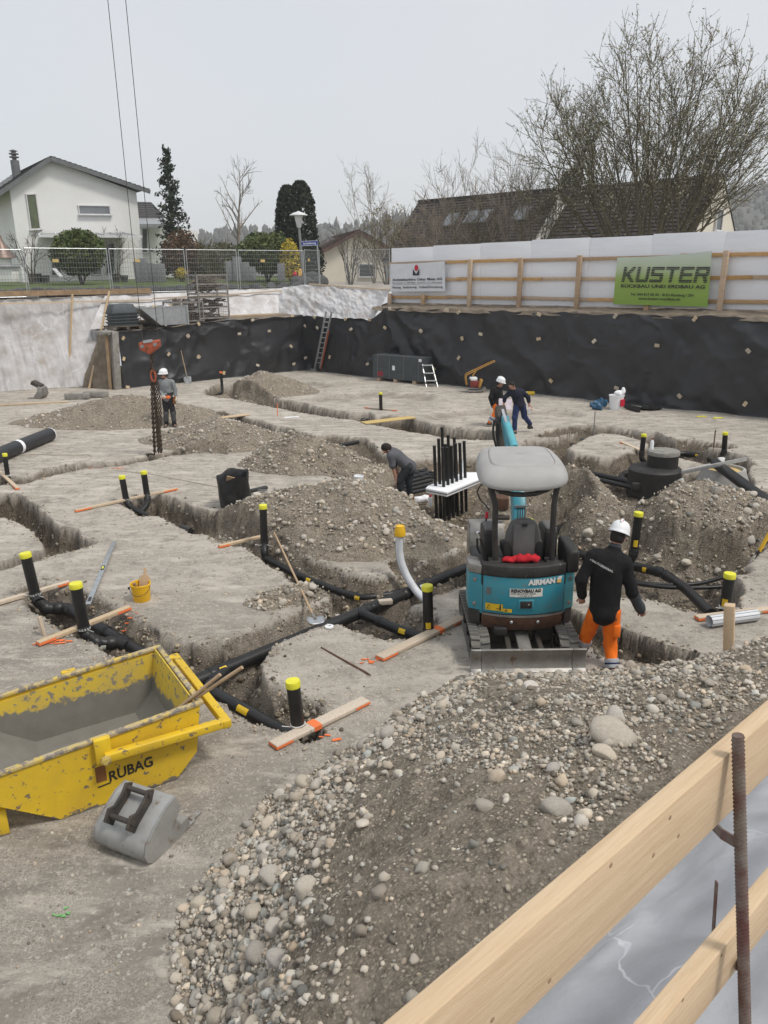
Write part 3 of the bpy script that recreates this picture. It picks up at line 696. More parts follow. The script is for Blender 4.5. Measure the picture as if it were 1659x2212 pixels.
# bank faces off to the sides that the photograph only hints at, and the ledge above the left fleece
def strip(name, rows, m, nu=40, amp=.0, freq=1.2, seed=1, smooth=True, parent=None, kind='structure', sub=6, vz=1.0, crease=0.0):
    """surface through rows of polylines (each the same number of points), densified, with noise"""
    rows = [np.array([tuple(p) for p in r]) for r in rows]
    t = np.linspace(0, len(rows[0]) - 1, nu)
    dr = [np.stack([np.interp(t, np.arange(len(r)), r[:, k]) for k in range(3)], -1) for r in rows]
    v = np.linspace(0, len(rows) - 1, (len(rows) - 1) * sub + 1)
    st = np.stack(dr, 0); P = np.stack([np.stack([np.interp(v, np.arange(len(rows)), st[:, j, k]) for k in range(3)], -1) for j in range(nu)], 1)
    n = P.shape[0]
    if amp:
        du = np.gradient(P, axis=1); dv = np.gradient(P, axis=0); N = np.cross(du, dv); N /= np.maximum(np.linalg.norm(N, axis=-1, keepdims=True), 1e-9)
        zf_ = P[..., 2] * freq * vz; a = fbm(P[..., 0] * freq + zf_, P[..., 1] * freq - zf_ * .6, zf_, seed=seed, oct=4, gain=.55)
        if crease: a = a + crease * np.maximum(0, 1 - 9 * np.abs(fbm(P[..., 0] * .8, P[..., 1] * .8, P[..., 2] * .8, seed=seed + 40, oct=3))) ** 2
        P = P + N * (amp * a)[..., None]
    o = np_mesh(name, P.reshape(-1, 3), grid_faces(n, nu), m, parent=parent, smooth=smooth)
    if kind: tag(o, kind=kind)
    return o
def wl_top(t): return CORNER + WLD * t + Vector((0, 0, float(np.interp(t, [0, .6, 2.6, 4.3, 5.5, 7.3, 9.35], [2.71, 2.67, 2.65, 2.68, 2.59, 2.49, 2.40]))))
ts = np.linspace(0, 9.3, 16)
strip('ledge', [[wl_top(t) + Vector((0, 0, -.03)) for t in ts], [wl_top(t) + WLN * .6 + Vector((0, 0, 0)) for t in ts], [wl_top(t) + WLN * 1.9 + Vector((0, 0, .03)) for t in ts], [wl_top(t) + WLN * 3.2 + Vector((0, 0, .05)) for t in ts]], M('soil'), 90, .07, 2.0)
def wr_top(t): return CORNER + WRD * t + Vector((0, 0, 2.64 if t < 4.75 else 3.15))
ts = np.linspace(4.6, 31.4, 40)
strip('soil_strip', [[wr_top(5) * 0 + CORNER + WRD * t + WRN * .02 + Vector((0, 0, 3.02)) for t in ts], [CORNER + WRD * t + WRN * .12 + Vector((0, 0, 3.17 + .02 * math.sin(t * 3))) for t in ts], [CORNER + WRD * t + WRN * .55 + Vector((0, 0, 3.24)) for t in ts], [CORNER + WRD * t + WRN * 1.6 + Vector((0, 0, 3.40)) for t in ts]], M('soil'), 400, .09, 2.6, sub=8)
# cut earth face under the ledge at the left end of the fleece
e0 = wl_top(9.3); strip('cut_earth', [[e0 + WLN * k + WLD * (.10 + .25 * k * k * .15) + Vector((0, 0, 0)) for k in (0, .5, 1.0, 1.7)], [Vector((e0.x, e0.y, 0)) + WLN * k + WLD * (.25 + .3 * k) + Vector((0, 0, 1.2)) for k in (0, .5, 1.0, 1.7)], [Vector((e0.x, e0.y, -.1)) + WLN * k + WLD * (.5 + .5 * k) for k in (-.1, .5, 1.0, 1.7)]], M('soil'), 40, .12, 2.5, sub=16)

# ------------------------------------------------------------------ plastic sheets on the banks
def sheet(name, label, rows, nu, sub, amp, freq, m, seed, cat='plastic sheet', group=None, **k):
    o = strip(name, rows, m, nu, amp, freq, seed, kind=None, sub=sub, **k); return tag(o, label, cat, group)
base1 = [G(-260, 858), G(-100, 850), G(0, 846), G(60, 842), G(120, 838), G(180, 836), G(222, 833)]
top1 = [PL(x, y, B0, WLD) for x, y in ((-260, 652), (-100, 650), (0, 649), (60, 647), (120, 644), (180, 642), (232, 639))]
mid1 = [b * .45 + t * .55 + WLN * .1 for b, t in zip(base1, top1)]
S_A = sheet('plastic_sheet', 'tall translucent plastic sheet covering the left bank behind two laths', [base1, mid1, top1], 320, 40, .16, 2.2, M('sheet'), 3, vz=.14)
tl = [9.6, 8.6, 7, 5, 3, 1.2, -.1]
base2 = [wl_top(max(t, 0)) + WLN * 2.0 + (WLD * .25 if t > 9 else Vector((0, 0, 0))) + Vector((0, 0, .03)) for t in tl]
top2 = [PL(x, y, B0, WLD) + Vector((0, 0, .03)) for x, y in ((228, 639), (290, 637), (340, 635), (470, 630), (560, 627), (630, 623), (660, 620))]
S_B = sheet('plastic_sheet', 'plastic sheet on the slope behind the pallet cages and grey skip', [base2, [b * .5 + t * .5 + Vector((0, 0, .05)) for b, t in zip(base2, top2)], top2], 220, 14, .10, 1.9, M('sheet'), 8)
base3 = [wr_top(t) + WRN * .06 + Vector((0, 0, .0)) for t in (-2.4, -.05, 1.2, 2.4, 3.6, 4.72)]
top3 = [C0 + WRD * -2.6 + Vector((0, 0, 4.02))] + [PL(x, y, C0, WRD) + Vector((0, 0, .03)) for x, y in ((662, 617), (705, 617), (750, 623), (800, 627), (842, 630))]
S_C = sheet('plastic_sheet', 'crumpled plastic sheet above the ladder, right of the pit corner', [base3, [b * .5 + t * .5 + Vector((0, 0, .06)) for b, t in zip(base3, top3)], top3], 180, 22, .13, 2.4, M('sheet'), 15)
tn = np.linspace(-4, 14, 12)
BO = .10
S_N = sheet('plastic_sheet', 'smooth grey plastic sheet on the near slope below the guard rail boards', [[bankp(t, 2.66, .02) for t in tn], [bankp(t, 1.6, BANK - .926 * 1.6 + BO) for t in tn], [bankp(t, .5, BANK - .926 * .5 + BO) for t in tn], [bankp(t, -.3, BANK + BO) for t in tn], [bankp(t, -1.6, BANK + BO) for t in tn]], 560, 26, .085, 1.3, M('sheet_near'), 33, crease=.35)
lath = MB().bar(G(1588, 1460, .05), G(1668, 1408, .05), .05, .025); tag(lath.build('lath', M('batten')), 'thin lath along the foot of the near plastic sheet by the square stake', 'lath')

# ------------------------------------------------------------------ black fleece on the far pit walls, wood blocks nailed on it
def fleece(name, label, p0, dr, nrm, L0, L1, topf, seed, nu):
    su = np.linspace(L0, L1, nu); nv = 70; vv = np.linspace(0, 1, nv)
    S, Vv = np.meshgrid(su, vv); tz = np.array([topf(s) for s in su])
    Z = Vv * tz[None, :] - .02
    w = fbm(S * .45, Z * .45, seed=seed) * 1.2
    a = fbm(S * .45 + Z * .5 + w, Z * .25 - S * .07, seed=seed + 1, oct=2)
    b = fbm(S * .4 - Z * .5 - w, Z * .22 + S * .08, seed=seed + 2, oct=2)
    fold = (1 - np.abs(a) * 2.2) * .13 + (1 - np.abs(b) * 2.2) * .11 + .05 * fbm(S * .35, Z * .4, seed=seed + 5) + .004 * fbm(S * 4, Z * 4, seed=seed + 8)
    fold = fold - .15
    P = np.stack([p0[0] + dr.x * S - nrm.x * fold, p0[1] + dr.y * S - nrm.y * fold, Z], -1)
    P[0, :, :2] -= np.array([nrm.x, nrm.y]) * .04
    o = np_mesh(name, P.reshape(-1, 3), grid_faces(nv, nu), M('fleece'), smooth=True)
    return tag(o, label, 'fleece')
F_L = fleece('membrane', 'black fleece hung on the left pit wall behind the worker in grey', CORNER, WLD, WLN, -.35, 9.36, lambda s: wl_top(max(s, 0)).z + .03 * math.sin(s * 5) + .02, 50, 260)
F_R = fleece('membrane', 'long black fleece hung on the right pit wall below the white hoarding', CORNER, WRD, WRN, -.35, 31.3, lambda s: float(np.interp(s, [0, 4.4, 4.75, 5.3, 31.3], [2.68, 2.62, 2.72, 3.14, 3.17])) + .025 * math.sin(s * 2.3) + .02 * math.sin(s * 7.1), 61, 700)
bm_ = MB().box((0, 0, 0), (.16, .045, .11)).build('block', M('block_wood')).data
bpy.data.objects.remove(bpy.data.objects['block'])
def ZA(x, y): return (x * .2645 + 822.9, y * .2645 + 466.3)
def ZB(x, y): return (x * .2725 + 1207, y * .2725 + 466.3)
def ZC(x, y): return (x * .2645, y * .2645 + 603.5)
LB = [ZC(1005, 480), ZC(1533, 461), ZC(1376, 611), ZC(1009, 648), ZC(1618, 631), ZC(1040, 878)] + [MF(*p) for p in ((65, 370), (135, 505), (400, 355), (595, 337), (830, 305), (738, 437), (832, 512), (756, 552), (520, 560), (300, 610), (487, 265), (135, 290), (745, 238))]
RB = [MF(*p) for p in ((913, 317), (1133, 326), (1355, 316), (995, 507), (1242, 552), (1590, 337), (1387, 190), (895, 248), (1098, 259), (1255, 264))] + [ZA(*p) for p in ((541, 770), (636, 788), (1294, 805), (328, 940), (665, 1001), (817, 965), (1290, 1004), (638, 1160), (437, 1254), (1390, 1347))] + [ZB(*p) for p in ((450, 795), (1080, 817), (283, 993), (782, 1027), (1504, 1070), (460, 1364), (960, 1428), (1480, 1490))]
for lst, wall, d, n in ((LB, F_L, WLD, WLN), (RB, F_R, WRD, WRN)):
    for k, q in enumerate(lst):
        p = PL(q[0], q[1], CORNER - n * .06, d)
        share(bm_, 'wood_block', wall, tuple(p - n * .03), (0, random.uniform(-1.2, 1.2), math.atan2(d.y, d.x)))

# laths over the left sheets
for a, b, lab in (((157, 640), (147, 826), 'upright lath holding the tall left sheet, left one of two'), ((237, 634), (192, 830), 'slanting lath holding the tall left sheet, right one of two')):
    A = PL(*a, B0 - WLN * .32, WLD); Bq = G(b[0], b[1] + 8, .0) ; m_ = MB().bar(A + Vector((0, 0, .1)), Bq + Vector((.1, -.25, 0)), .08, .05); tag(m_.build('lath', M('batten')), lab, 'lath')
for pts, w_, lab, mm in ((((-260, 657), (0, 656), (330, 648)), .06, 'long lath along the top edge of the tall left sheet', 'batten'), (((330, 645), (490, 637), (660, 624)), .06, 'lath along the top of the sheet behind the pallet cages', 'batten')):
    m_ = MB()
    P_ = [PL(*q, B0 - WLN * .3, WLD) for q in pts]
    for a, b in zip(P_, P_[1:]): m_.bar(a, b, .05, w_)
    tag(m_.build('lath', M(mm)), lab, 'lath')
m_ = MB().bar(PL(-260, 640, B0, WLD), PL(325, 628, B0, WLD), .2, .22); tag(m_.build('timber_beam', M('old_wood')), 'heavy weathered timber beam lying on the bank above the tall left sheet', 'beam')
P_ = [wr_top(0) + WLN * 1.9 + WRN * -.1 + Vector((0, 0, .08)), wl_top(4.4) + WLN * 1.9 + Vector((0, 0, .06))]
m_ = MB().bar(P_[0], P_[1], .06, .07); tag(m_.build('lath', M('batten')), 'lath along the foot of the sheet right of the pallet cages', 'lath')
m_ = MB().bar(TOPR[0] + Vector((0, 0, .06)), TOPR[-1] + Vector((0, 0, .04)), .05, .06); tag(m_.build('lath', M('batten')), 'lath along the top of the crumpled sheet above the ladder', 'lath')
m_ = MB().bar(G(-30, 876, .04), G(148, 868, .04), .09, .04); tag(m_.build('plank', M('batten')), 'pale plank lying at the foot of the tall left sheet', 'plank')
# ================================================================== gravel: stones, pebbles, heaps
def ico(sub):
    bm = bmesh.new(); bmesh.ops.create_icosphere(bm, subdivisions=sub, radius=1)
    v = np.array([p.co[:] for p in bm.verts]); f = np.array([[q.index for q in t.verts] for t in bm.faces]); bm.free(); return v, f
IC1, IC2, IC3 = ico(1), ico(2), ico(3)
STONES = []
for i in range(14):
    v, f = IC3 if i < 6 else IC2
    rg = np.random.default_rng(100 + i)
    w_ = v * (1, rg.uniform(.68, .95), rg.uniform(.5, .78))
    for k in range(5):
        d = rg.normal(size=3); d /= np.linalg.norm(d); c = rg.uniform(.52, .78); pr = w_ @ d; ex = np.maximum(pr - c, 0); w_ = w_ - np.outer(ex * .75, d)
    w_ = w_ + v * (.07 * fbm(v[:, 0] * 1.7 + i, v[:, 1] * 1.7, v[:, 2] * 1.7, seed=i, oct=3))[:, None]
    o = np_mesh('stone_shape', w_, f, M('stone')); me = o.data; bpy.data.objects.remove(o); STONES.append(me)
def rot_mats(n, rg):
    q = rg.normal(size=(n, 4)); q /= np.linalg.norm(q, axis=1)[:, None]; w, x, y, z = q.T
    return np.stack([np.stack([1 - 2 * (y * y + z * z), 2 * (x * y - z * w), 2 * (x * z + y * w)], -1), np.stack([2 * (x * y + z * w), 1 - 2 * (x * x + z * z), 2 * (y * z - x * w)], -1), np.stack([2 * (x * z - y * w), 2 * (y * z + x * w), 1 - 2 * (x * x + y * y)], -1)], 1)
def pebbles(name, pos, size, tpl, parent, seed, label=None, cat=None, tone=(1, 1, 1), flat=.0):
    rg = np.random.default_rng(seed); n = len(pos); v, f = tpl
    asp = np.stack([rg.uniform(.8, 1.25, n), rg.uniform(.65, 1.0, n), rg.uniform(.45, .8, n)], -1) * np.asarray(size)[:, None]
    Rm = rot_mats(n, rg)
    if flat:      # keep the short axis near vertical
        a = rg.uniform(0, 2 * np.pi, n); t = rg.normal(0, .35, n); t2 = rg.normal(0, .35, n)
        ca, sa = np.cos(a), np.sin(a); z = np.zeros(n); o = np.ones(n)
        Rz = np.stack([np.stack([ca, -sa, z], -1), np.stack([sa, ca, z], -1), np.stack([z, z, o], -1)], 1)
        Rx = np.stack([np.stack([o, z, z], -1), np.stack([z, np.cos(t), -np.sin(t)], -1), np.stack([z, np.sin(t), np.cos(t)], -1)], 1)
        Ry = np.stack([np.stack([np.cos(t2), z, np.sin(t2)], -1), np.stack([z, o, z], -1), np.stack([-np.sin(t2), z, np.cos(t2)], -1)], 1)
        Rm = Rx @ Ry @ Rz
    jit = 1 + .16 * rg.normal(size=(n, len(v)))[..., None]
    P = (v[None] * jit) * asp[:, None, :]
    P = np.einsum('nij,nkj->nki', Rm, P) + np.asarray(pos)[:, None, :]
    F = (f[None] + (np.arange(n) * len(v))[:, None, None]).reshape(-1, 3)
    val = np.clip(rg.normal(.86, .26, n), .35, 1.6); warm = rg.normal(0, .045, n)
    c = np.stack([val * (1 + warm), val, val * (1 - warm)], -1) * np.array(tone)
    C = np.repeat(c, len(v), 0)
    o = np_mesh(name, P.reshape(-1, 3), F, M('pebble'), parent=parent, smooth=True, col=C)
    return tag(o, label, cat, kind='stuff')
def scatter_stones(parent, xs, ys, zs, sizes, seed, sink=.3):
    rg = np.random.default_rng(seed); off = parent.location
    for x, y, z, s in zip(xs, ys, zs, sizes):
        me = STONES[int(rg.integers(0, 6))] if s > .05 else STONES[int(rg.integers(6, 14))]
        k = s / 1.0
        share(me, 'stone', parent, (x - off.x, y - off.y, z - off.z + s * (.55 - sink)), (rg.uniform(-.5, .5), rg.uniform(-.5, .5), rg.uniform(0, 6.28)), (k * rg.uniform(.85, 1.15),) * 3)

def heap(label, cx, cy, rx, ry, h, rot, seed, nst, npb, smin=.036, smax=.085, tone=(1, 1, 1), pk=1.0, n=110, lob=.18, group='spoil heaps in the pit'):
    t = thing('gravel_heap', label, 'gravel heap', (cx, cy, 0), group=group)
    c, s = math.cos(rot), math.sin(rot)
    def hf(x, y):
        dx, dy = x - cx, y - cy; a = (dx * c + dy * s) / rx; b = (-dx * s + dy * c) / ry
        r = np.sqrt(a * a + b * b); an = np.arctan2(b, a)
        r = r * (1 + lob * fbm(np.cos(an) * 1.4 + seed, np.sin(an) * 1.4, seed=seed, oct=2)) + .05 * fbm(dx * 1.6, dy * 1.6, seed=seed + 3)
        m = np.clip(1 - np.sqrt(r * r + .012) + .06, 0, 1) ** pk
        m = m * sstep(.16, .62, pipe_dist(x, y)[0])
        z0 = floor_h(x, y)[0]
        rgh = .11 * fbm(x * 2.2, y * 2.2, seed=seed + 7, oct=5, gain=.6) * sstep(0, .25, m)
        return np.where((r < 1.05) & (m > .004), z0 + h * m + rgh - .012, z0 - .06), m
    rr = 1.25
    gx = np.linspace(-rx * rr, rx * rr, n); gy = np.linspace(-ry * rr, ry * rr, n)
    A, Bm = np.meshgrid(gx, gy); X = cx + A * c - Bm * s; Y = cy + A * s + Bm * c
    Z, m = hf(X, Y)
    col = np.stack([np.ones(Z.size), np.zeros(Z.size), np.zeros(Z.size)], -1)
    X, Y = X + .09 * fbm(X * 4, Y * 4, Z * 6, seed=seed + 50, oct=3, gain=.6), Y + .09 * fbm(X * 4, Y * 4, Z * 6, seed=seed + 60, oct=3, gain=.6)
    np_mesh('mound', np.stack([X - cx, Y - cy, Z], -1).reshape(-1, 3), grid_faces(n, n), M('heap'), parent=t, smooth=False, col=col)
    rg = np.random.default_rng(seed)
    def sample(k, edge):
        a = rg.uniform(0, 2 * np.pi, k); q = np.sqrt(rg.uniform(0, 1, k)); q = q ** (.6 if edge else 1.0)
        ax, by = rx * q * np.cos(a), ry * q * np.sin(a)
        x = cx + ax * c - by * s; y = cy + ax * s + by * c; return x, y, hf(x, y)[0]
    if nst:
        x, y, z = sample(nst, True); scatter_stones(t, x, y, z, smin * np.exp(rg.exponential(.38, nst)).clip(1, smax / smin), seed + 1)
    if npb:
        x, y, z = sample(npb, False); sz = .010 + .017 * rg.exponential(.7, npb).clip(0, 2.6)
        pebbles('pebbles', np.stack([x - cx, y - cy, z + sz * .25], -1), sz, IC1, t, seed + 2, tone=tone)
    return t, hf
def heap_px(label, basepx, peakpx, rx, ry, rot, seed, nst, npb, **kw):
    g = G(*basepx); zt = DY(peakpx[0], peakpx[1], g.y).z
    return heap(label, g.x, g.y, rx, ry, max(zt - fz(g.x, g.y), .25) * kw.pop('hs', 1.12), rot, seed, nst, npb, **kw)
HP = {}
HP['far_left'] = heap_px('low gravel heap behind the hanging crane chains, in front of the left sheet', Q(318, 158), Q(345, 100), 3.4, 1.9, .15, 201, 40, 1300)
HP['far'] = heap_px('far gravel heap beside the long trench in front of the left fleece', MF(570, 735), MF(570, 608), 2.1, 1.9, 0, 202, 30, 900)
HP['mid_left'] = heap_px('brown spoil heap beside the crane chains, behind the black bag', Q(552, 212), Q(556, 162), 2.5, 1.5, -.25, 203, 50, 1600)
HP['mid'] = heap_px('dark rounded spoil heap between the black bag and the bending worker', Q(780, 266), Q(795, 210), 1.9, 1.3, -.1, 204, 50, 1700)
HP['centre'] = heap_px('large stony heap in the middle, behind the shovel and the white conduit', Q(850, 412), Q(835, 303), 2.6, 2.0, -.15, 205, 230, 3400, smax=.11, pk=.95, hs=1.0)
HP['behind'] = heap_px('sandy heap behind the canopy of the excavator', RQ(440, 385), RQ(440, 264), 1.9, 1.6, .2, 206, 45, 1500)
HP['right'] = heap_px('large stony heap right of the excavator, in front of the manhole shaft', RQ(735, 420), RQ(738, 312), 2.3, 1.4, .08, 207, 190, 3000, smax=.11, pk=.95, hs=.74)
HP['joint'] = heap_px('small clod heap left of the leaning shovel at the pipe junction', Q(728, 600), Q(735, 575), .75, .42, .3, 208, 12, 300, hs=.7)
HP['track'] = heap_px('small clod heap right of the excavator seat', RQ(462, 545), RQ(462, 488), .55, .55, 0, 209, 14, 260)

# ------------------------------------------------------------------ the big foreground pile on the near bank
TOE = np.array([(-1.15, 1.2), (-1.25, 2.6), (-1.30, 3.74), (-1.42, 4.4), (-1.36, 4.97), (-.98, 5.95), (-.14, 6.85), (.55, 7.7), (.94, 8.02), (1.6, 8.10), (2.4, 8.14), (3.0, 8.30), (3.6, 8.22), (4.05, 8.0), (4.6, 7.9), (6.5, 9.2)])
PILEP = np.array(list(map(tuple, TOE)) + [(8, 7), (3, 1.5), (0, -1)])
def toe_d(X, Y):
    d = np.full(np.shape(X), 1e9)
    for a, b in zip(TOE, TOE[1:]):
        e = b - a; wx, wy = X - a[0], Y - a[1]; t = np.clip((wx * e[0] + wy * e[1]) / (e @ e), 0, 1)
        d = np.minimum(d, np.hypot(wx - e[0] * t, wy - e[1] * t))
    sd = poly_sd(X, Y, PILEP); return np.where(sd < 0, d, -d)
def pile_h(X, Y):
    d = toe_d(X, Y) + .10 * fbm(X * 1.1, Y * 1.1, seed=71) + .05 * fbm(X * 3.3, Y * 3.3, seed=72)
    db = np.maximum(8.15 - Y + .35 * np.maximum(X - 3, 0), 0)
    h = np.minimum(1.36 * np.tanh((.86 + .25 * sstep(5, 3, Y)) * np.maximum(d, 0) / 1.36), .06 + .44 * db)
    srl = (X - .03) * -.671 + (Y - .9) * .741; h = h + .36 * sstep(3.0, 1.6, srl) * sstep(0, .8, d)
    h = h + .18 * fbm(X * .9, Y * .9, seed=75, oct=3) * sstep(.2, 1.2, d) + .085 * fbm(X * 3.4, Y * 3.4, seed=77, oct=5, gain=.62) * sstep(0, .3, d)
    return np.where(d > -.12, h + .01, -.08), d
gx = np.arange(-1.9, 6.4, .03); gy = np.arange(1.0, 9.0, .03)
X, Y = np.meshgrid(gx, gy); Z, D = pile_h(X, Y)
BIG = thing('gravel_pile', 'big gravel pile with cobbles in the foreground against the near slope', 'gravel pile', (1.2, 5.5, 0))
ok = (D > -.3); F_ = grid_faces(len(gy), len(gx)); okf = ok.ravel()[F_].any(1)
s_rail = (X - .03) * -.671 + (Y - .9) * .741
keep = (s_rail > .6).ravel()[F_].any(1)
col = np.stack([np.ones(Z.size), np.zeros(Z.size), np.zeros(Z.size)], -1)
np_mesh('mound', np.stack([X - 1.2, Y - 5.5, Z], -1).reshape(-1, 3), F_[okf & keep], M('heap'), parent=BIG, smooth=False, col=col)
rg = np.random.default_rng(500)
def big_sample(n, toe):
    o = []
    while len(o) < n:
        x = rg.uniform(-1.8, 5.2, 4000); y = rg.uniform(2.0, 8.4, 4000); z, d = pile_h(x, y)
        sr = (x + -.03) * -.671 + (y - .9) * .741
        band = np.exp(-((d - .30) / .45) ** 2)                   # stones roll to the toe
        clus = sstep(.05, .5, fbm(x * .8, y * .8, seed=93, oct=3) + .2)
        pr = (band * (.35 + .65 * sstep(7.5, 5.5, y)) + .10 * clus + .015) if toe else (.06 + .94 * np.maximum(band * .8, clus))
        k = (d > -.18) & (sr > 1.15) & (rg.uniform(0, 1, 4000) < pr)
        o += list(zip(x[k], y[k], z[k]))
    return np.array(o[:n])
p = big_sample(297, True); scatter_stones(BIG, p[:, 0], p[:, 1], p[:, 2], (.032 * np.exp(rg.exponential(.36, len(p)))).clip(.032, .085), 501, sink=.22)
# three boulders one can point to
def on_pile(px, py):
    d = ray(px, py); t = np.arange(2.5, 11, .01); x, y, z = d.x * t, d.y * t, CAM_H + d.z * t
    i = int(np.argmax(z < np.maximum(pile_h(x, y)[0], 0))); return Vector((x[i], y[i], z[i]))
for (px, py), s, k in (((1327, 1593), .165, 0), ((1308, 1630), .08, 1), ((607, 2078), .09, 2), ((505, 2130), .075, 3), ((840, 1610), .07, 4), ((1048, 1745), .06, 5), ((425, 2160), .07, 6), ((350, 2105), .055, 7), ((380, 2115), .05, 8)):
    q = on_pile(px, py); zz = q.z
    share(STONES[k], 'stone', BIG, (q.x - 1.2, q.y - 5.5, zz + s * .18), (.15, .2, -.35), (s * 1.1, s * .9, s * .7))
p = big_sample(5600, True); sz = .013 + .013 * rg.exponential(.75, len(p)).clip(0, 2.6)
pebbles('pebbles', p + np.stack([0 * sz - 1.2, 0 * sz - 5.5, sz * .3], -1), sz, IC2, BIG, 502, flat=1)
p = big_sample(19000, False); sz = .006 + .0085 * rg.exponential(.8, len(p)).clip(0, 2)
pebbles('grit', p + np.stack([0 * sz - 1.2, 0 * sz - 5.5, sz * .3], -1), sz, IC1, BIG, 503, flat=1)

# ------------------------------------------------------------------ loose gravel on the floor and stones in the cut trench sides
n = 9000; uu = rg.uniform(-.62, .55, n); yy = 3.2 * np.exp(rg.uniform(0, 1, n) ** 1.0 * math.log(16 / 3.2)); xx = uu * yy
clus = fbm(xx * .8, yy * .8, seed=95, oct=3); k = rg.uniform(0, 1, n) < sstep(-.35, .35, clus + .25 * sstep(8, 5, yy) - .2 * sstep(-2, 1, xx))
xx, yy = xx[k], yy[k]; zz = floor_h(xx, yy)[0]; sz = .005 + .006 * rg.exponential(.8, len(xx)).clip(0, 3)
pebbles('loose_gravel', np.stack([xx, yy, zz + sz * .2], -1), sz, IC1, None, 510, 'loose gravel strewn over the pit floor', 'gravel', flat=1)
n = 260000; uu = rg.uniform(-.6, .58, n); yy = 5.0 * np.exp(rg.uniform(0, 1, n) * math.log(26 / 5.0)); xx = uu * yy
zz, dg = floor_h(xx, yy); k = np.where(dg > .9)[0][:13000]; xx, yy, zz = xx[k], yy[k], zz[k]
sz = (.010 + .018 * rg.exponential(.7, len(xx)).clip(0, 2.6))
pebbles('trench_stones', np.stack([xx, yy, zz + sz * .1], -1), sz, IC1, None, 511, 'stones and clods showing in the cut trench sides', 'stones', tone=(.80, .76, .70))
n = 90000; uu = rg.uniform(-.6, .56, n); yy = 5.2 * np.exp(rg.uniform(0, 1, n) * math.log(24 / 5.2)); xx = uu * yy; an = rg.uniform(0, 6.283, n); dl = rg.uniform(.04, .30, n)
d0 = floor_h(xx, yy); d1 = floor_h(xx + np.cos(an) * dl, yy + np.sin(an) * dl)[1]; k = np.where((d0[1] < .3) & (d1 > .6))[0][:6000]
sz = .006 + .011 * rg.exponential(.8, len(k)).clip(0, 3)
pebbles('edge_rubble', np.stack([xx[k], yy[k], d0[0][k] + sz * .2], -1), sz, IC1, None, 512, 'crumbs of earth and stones along the trench edges', 'rubble', tone=(.82, .79, .74), flat=1)
# ================================================================== white hoarding on the right bank
HF0 = CORNER + WRN * 1.05                                   # plane of the white panels
def hz(t, z, off=0.0): p = HF0 + WRD * t - WRN * off; return Vector((p.x, p.y, z))
def tpx(x, y, z_=None, off=0.0):                            # distance along the hoarding of a pixel
    q = PL(x, y, HF0 - WRN * off, WRD); return (q - HF0).dot(WRD), q.z
hoard = thing('hoarding', 'long white panel hoarding on timber posts along the right bank', 'hoarding', tuple(hz(12, 3.3)))
edges = [tpx(x, 530)[0] for x in (846, 937, 1040, 1150, 1275, 1411, 1567)]; edges += [edges[-1] + 2.9, edges[-1] + 5.8, edges[-1] + 8.7]
tops = [5.70, 5.74, 5.76, 5.80, 5.78, 5.82, 5.80, 5.8, 5.8]
for i in range(len(edges) - 1):
    a, b = edges[i] + .004, edges[i + 1] - .004; zt = tops[i]; off = .012 * (i % 2)
    m_ = MB().bar(hz((a), (3.34 + zt) / 2, off), hz((b), (3.34 + zt) / 2, off), .03, zt - 3.34); m_.build('panel', M('panel_white'), hoard, world=True, bevel=.004)
for z_, segs in ((5.06, 7), (4.34, 6), (3.60, 7)):
    cuts = np.linspace(edges[0], edges[-1], segs + 1)
    for k in range(segs):
        j = .03 * random.uniform(-1, 1)
        MB().bar(hz(cuts[k] - .1, z_ + j, .09 + .045 * (k % 2)), hz(cuts[k + 1] + .1, z_ + .02 * random.uniform(-1, 1), .09 + .045 * (k % 2)), .042, .13).build('rail', M('fence_wood'), hoard, world=True, bevel=.006)
for x, y, zt in ((849, 640, 3.75), (921, 640, 3.72), (1022, 600, 5.14), (1130, 600, 5.14), (1256, 600, 5.18), (1405, 640, 3.75), (1568, 600, 5.2)):
    t = tpx(x, y)[0]; MB().bar(hz(t, 2.95, .24), hz(t + .02, zt, .24), .17, .13, up=WRN).build('post', M('fence_wood'), hoard, world=True, bevel=.008)
for k in (1, 2): 
    t = edges[-3] + 2.9 * k; MB().bar(hz(t, 2.95, .24), hz(t, 5.15, .24), .17, .13, up=WRN).build('post', M('fence_wood'), hoard, world=True, bevel=.008)

# ------------------------------------------------------------------ banners
def banner(label, corners, off, nu, nv, m, sag, seed):
    t0, z0 = tpx(*corners[0], off=off); t1, z1 = tpx(*corners[1], off=off); t2, z2 = tpx(*corners[2], off=off); t3, z3 = tpx(*corners[3], off=off)
    t = thing('banner', label, 'banner', tuple(hz((t0 + t1) / 2, z3, off)))
    U, Vv = np.meshgrid(np.linspace(0, 1, nu), np.linspace(0, 1, nv))
    TT = (t0 + (t1 - t0) * U) * (1 - Vv) + (t3 + (t2 - t3) * U) * Vv; ZT = (z0 + (z1 - z0) * U - sag * np.sin(np.pi * U)) * (1 - Vv) + (z3 + (z2 - z3) * U) * Vv
    d = .018 * fbm(U * 5, Vv * 3, seed=seed, oct=3) + .01 * np.abs(np.sin(U * 9 + Vv * 3)) * (1 - Vv)
    P = np.stack([HF0.x + WRD.x * TT - WRN.x * (off + d), HF0.y + WRD.y * TT - WRN.y * (off + d), ZT], -1)
    P -= np.array(t.location)
    back = P + np.array([WRN.x, WRN.y, 0]) * .006
    n = nu * nv; F = grid_faces(nv, nu); Fb = F[:, ::-1] + n
    np_mesh('cloth', np.concatenate([P.reshape(-1, 3), back.reshape(-1, 3)]), np.concatenate([F, Fb]), m, parent=t)
    O = hz(t3, z3, off + .034) - Vector(t.location); W_ = (hz(t2, z2, off) - hz(t3, z3, off)); Hh = (hz(t0, z0, off) - hz(t3, z3, off))
    return t, O, W_, Hh
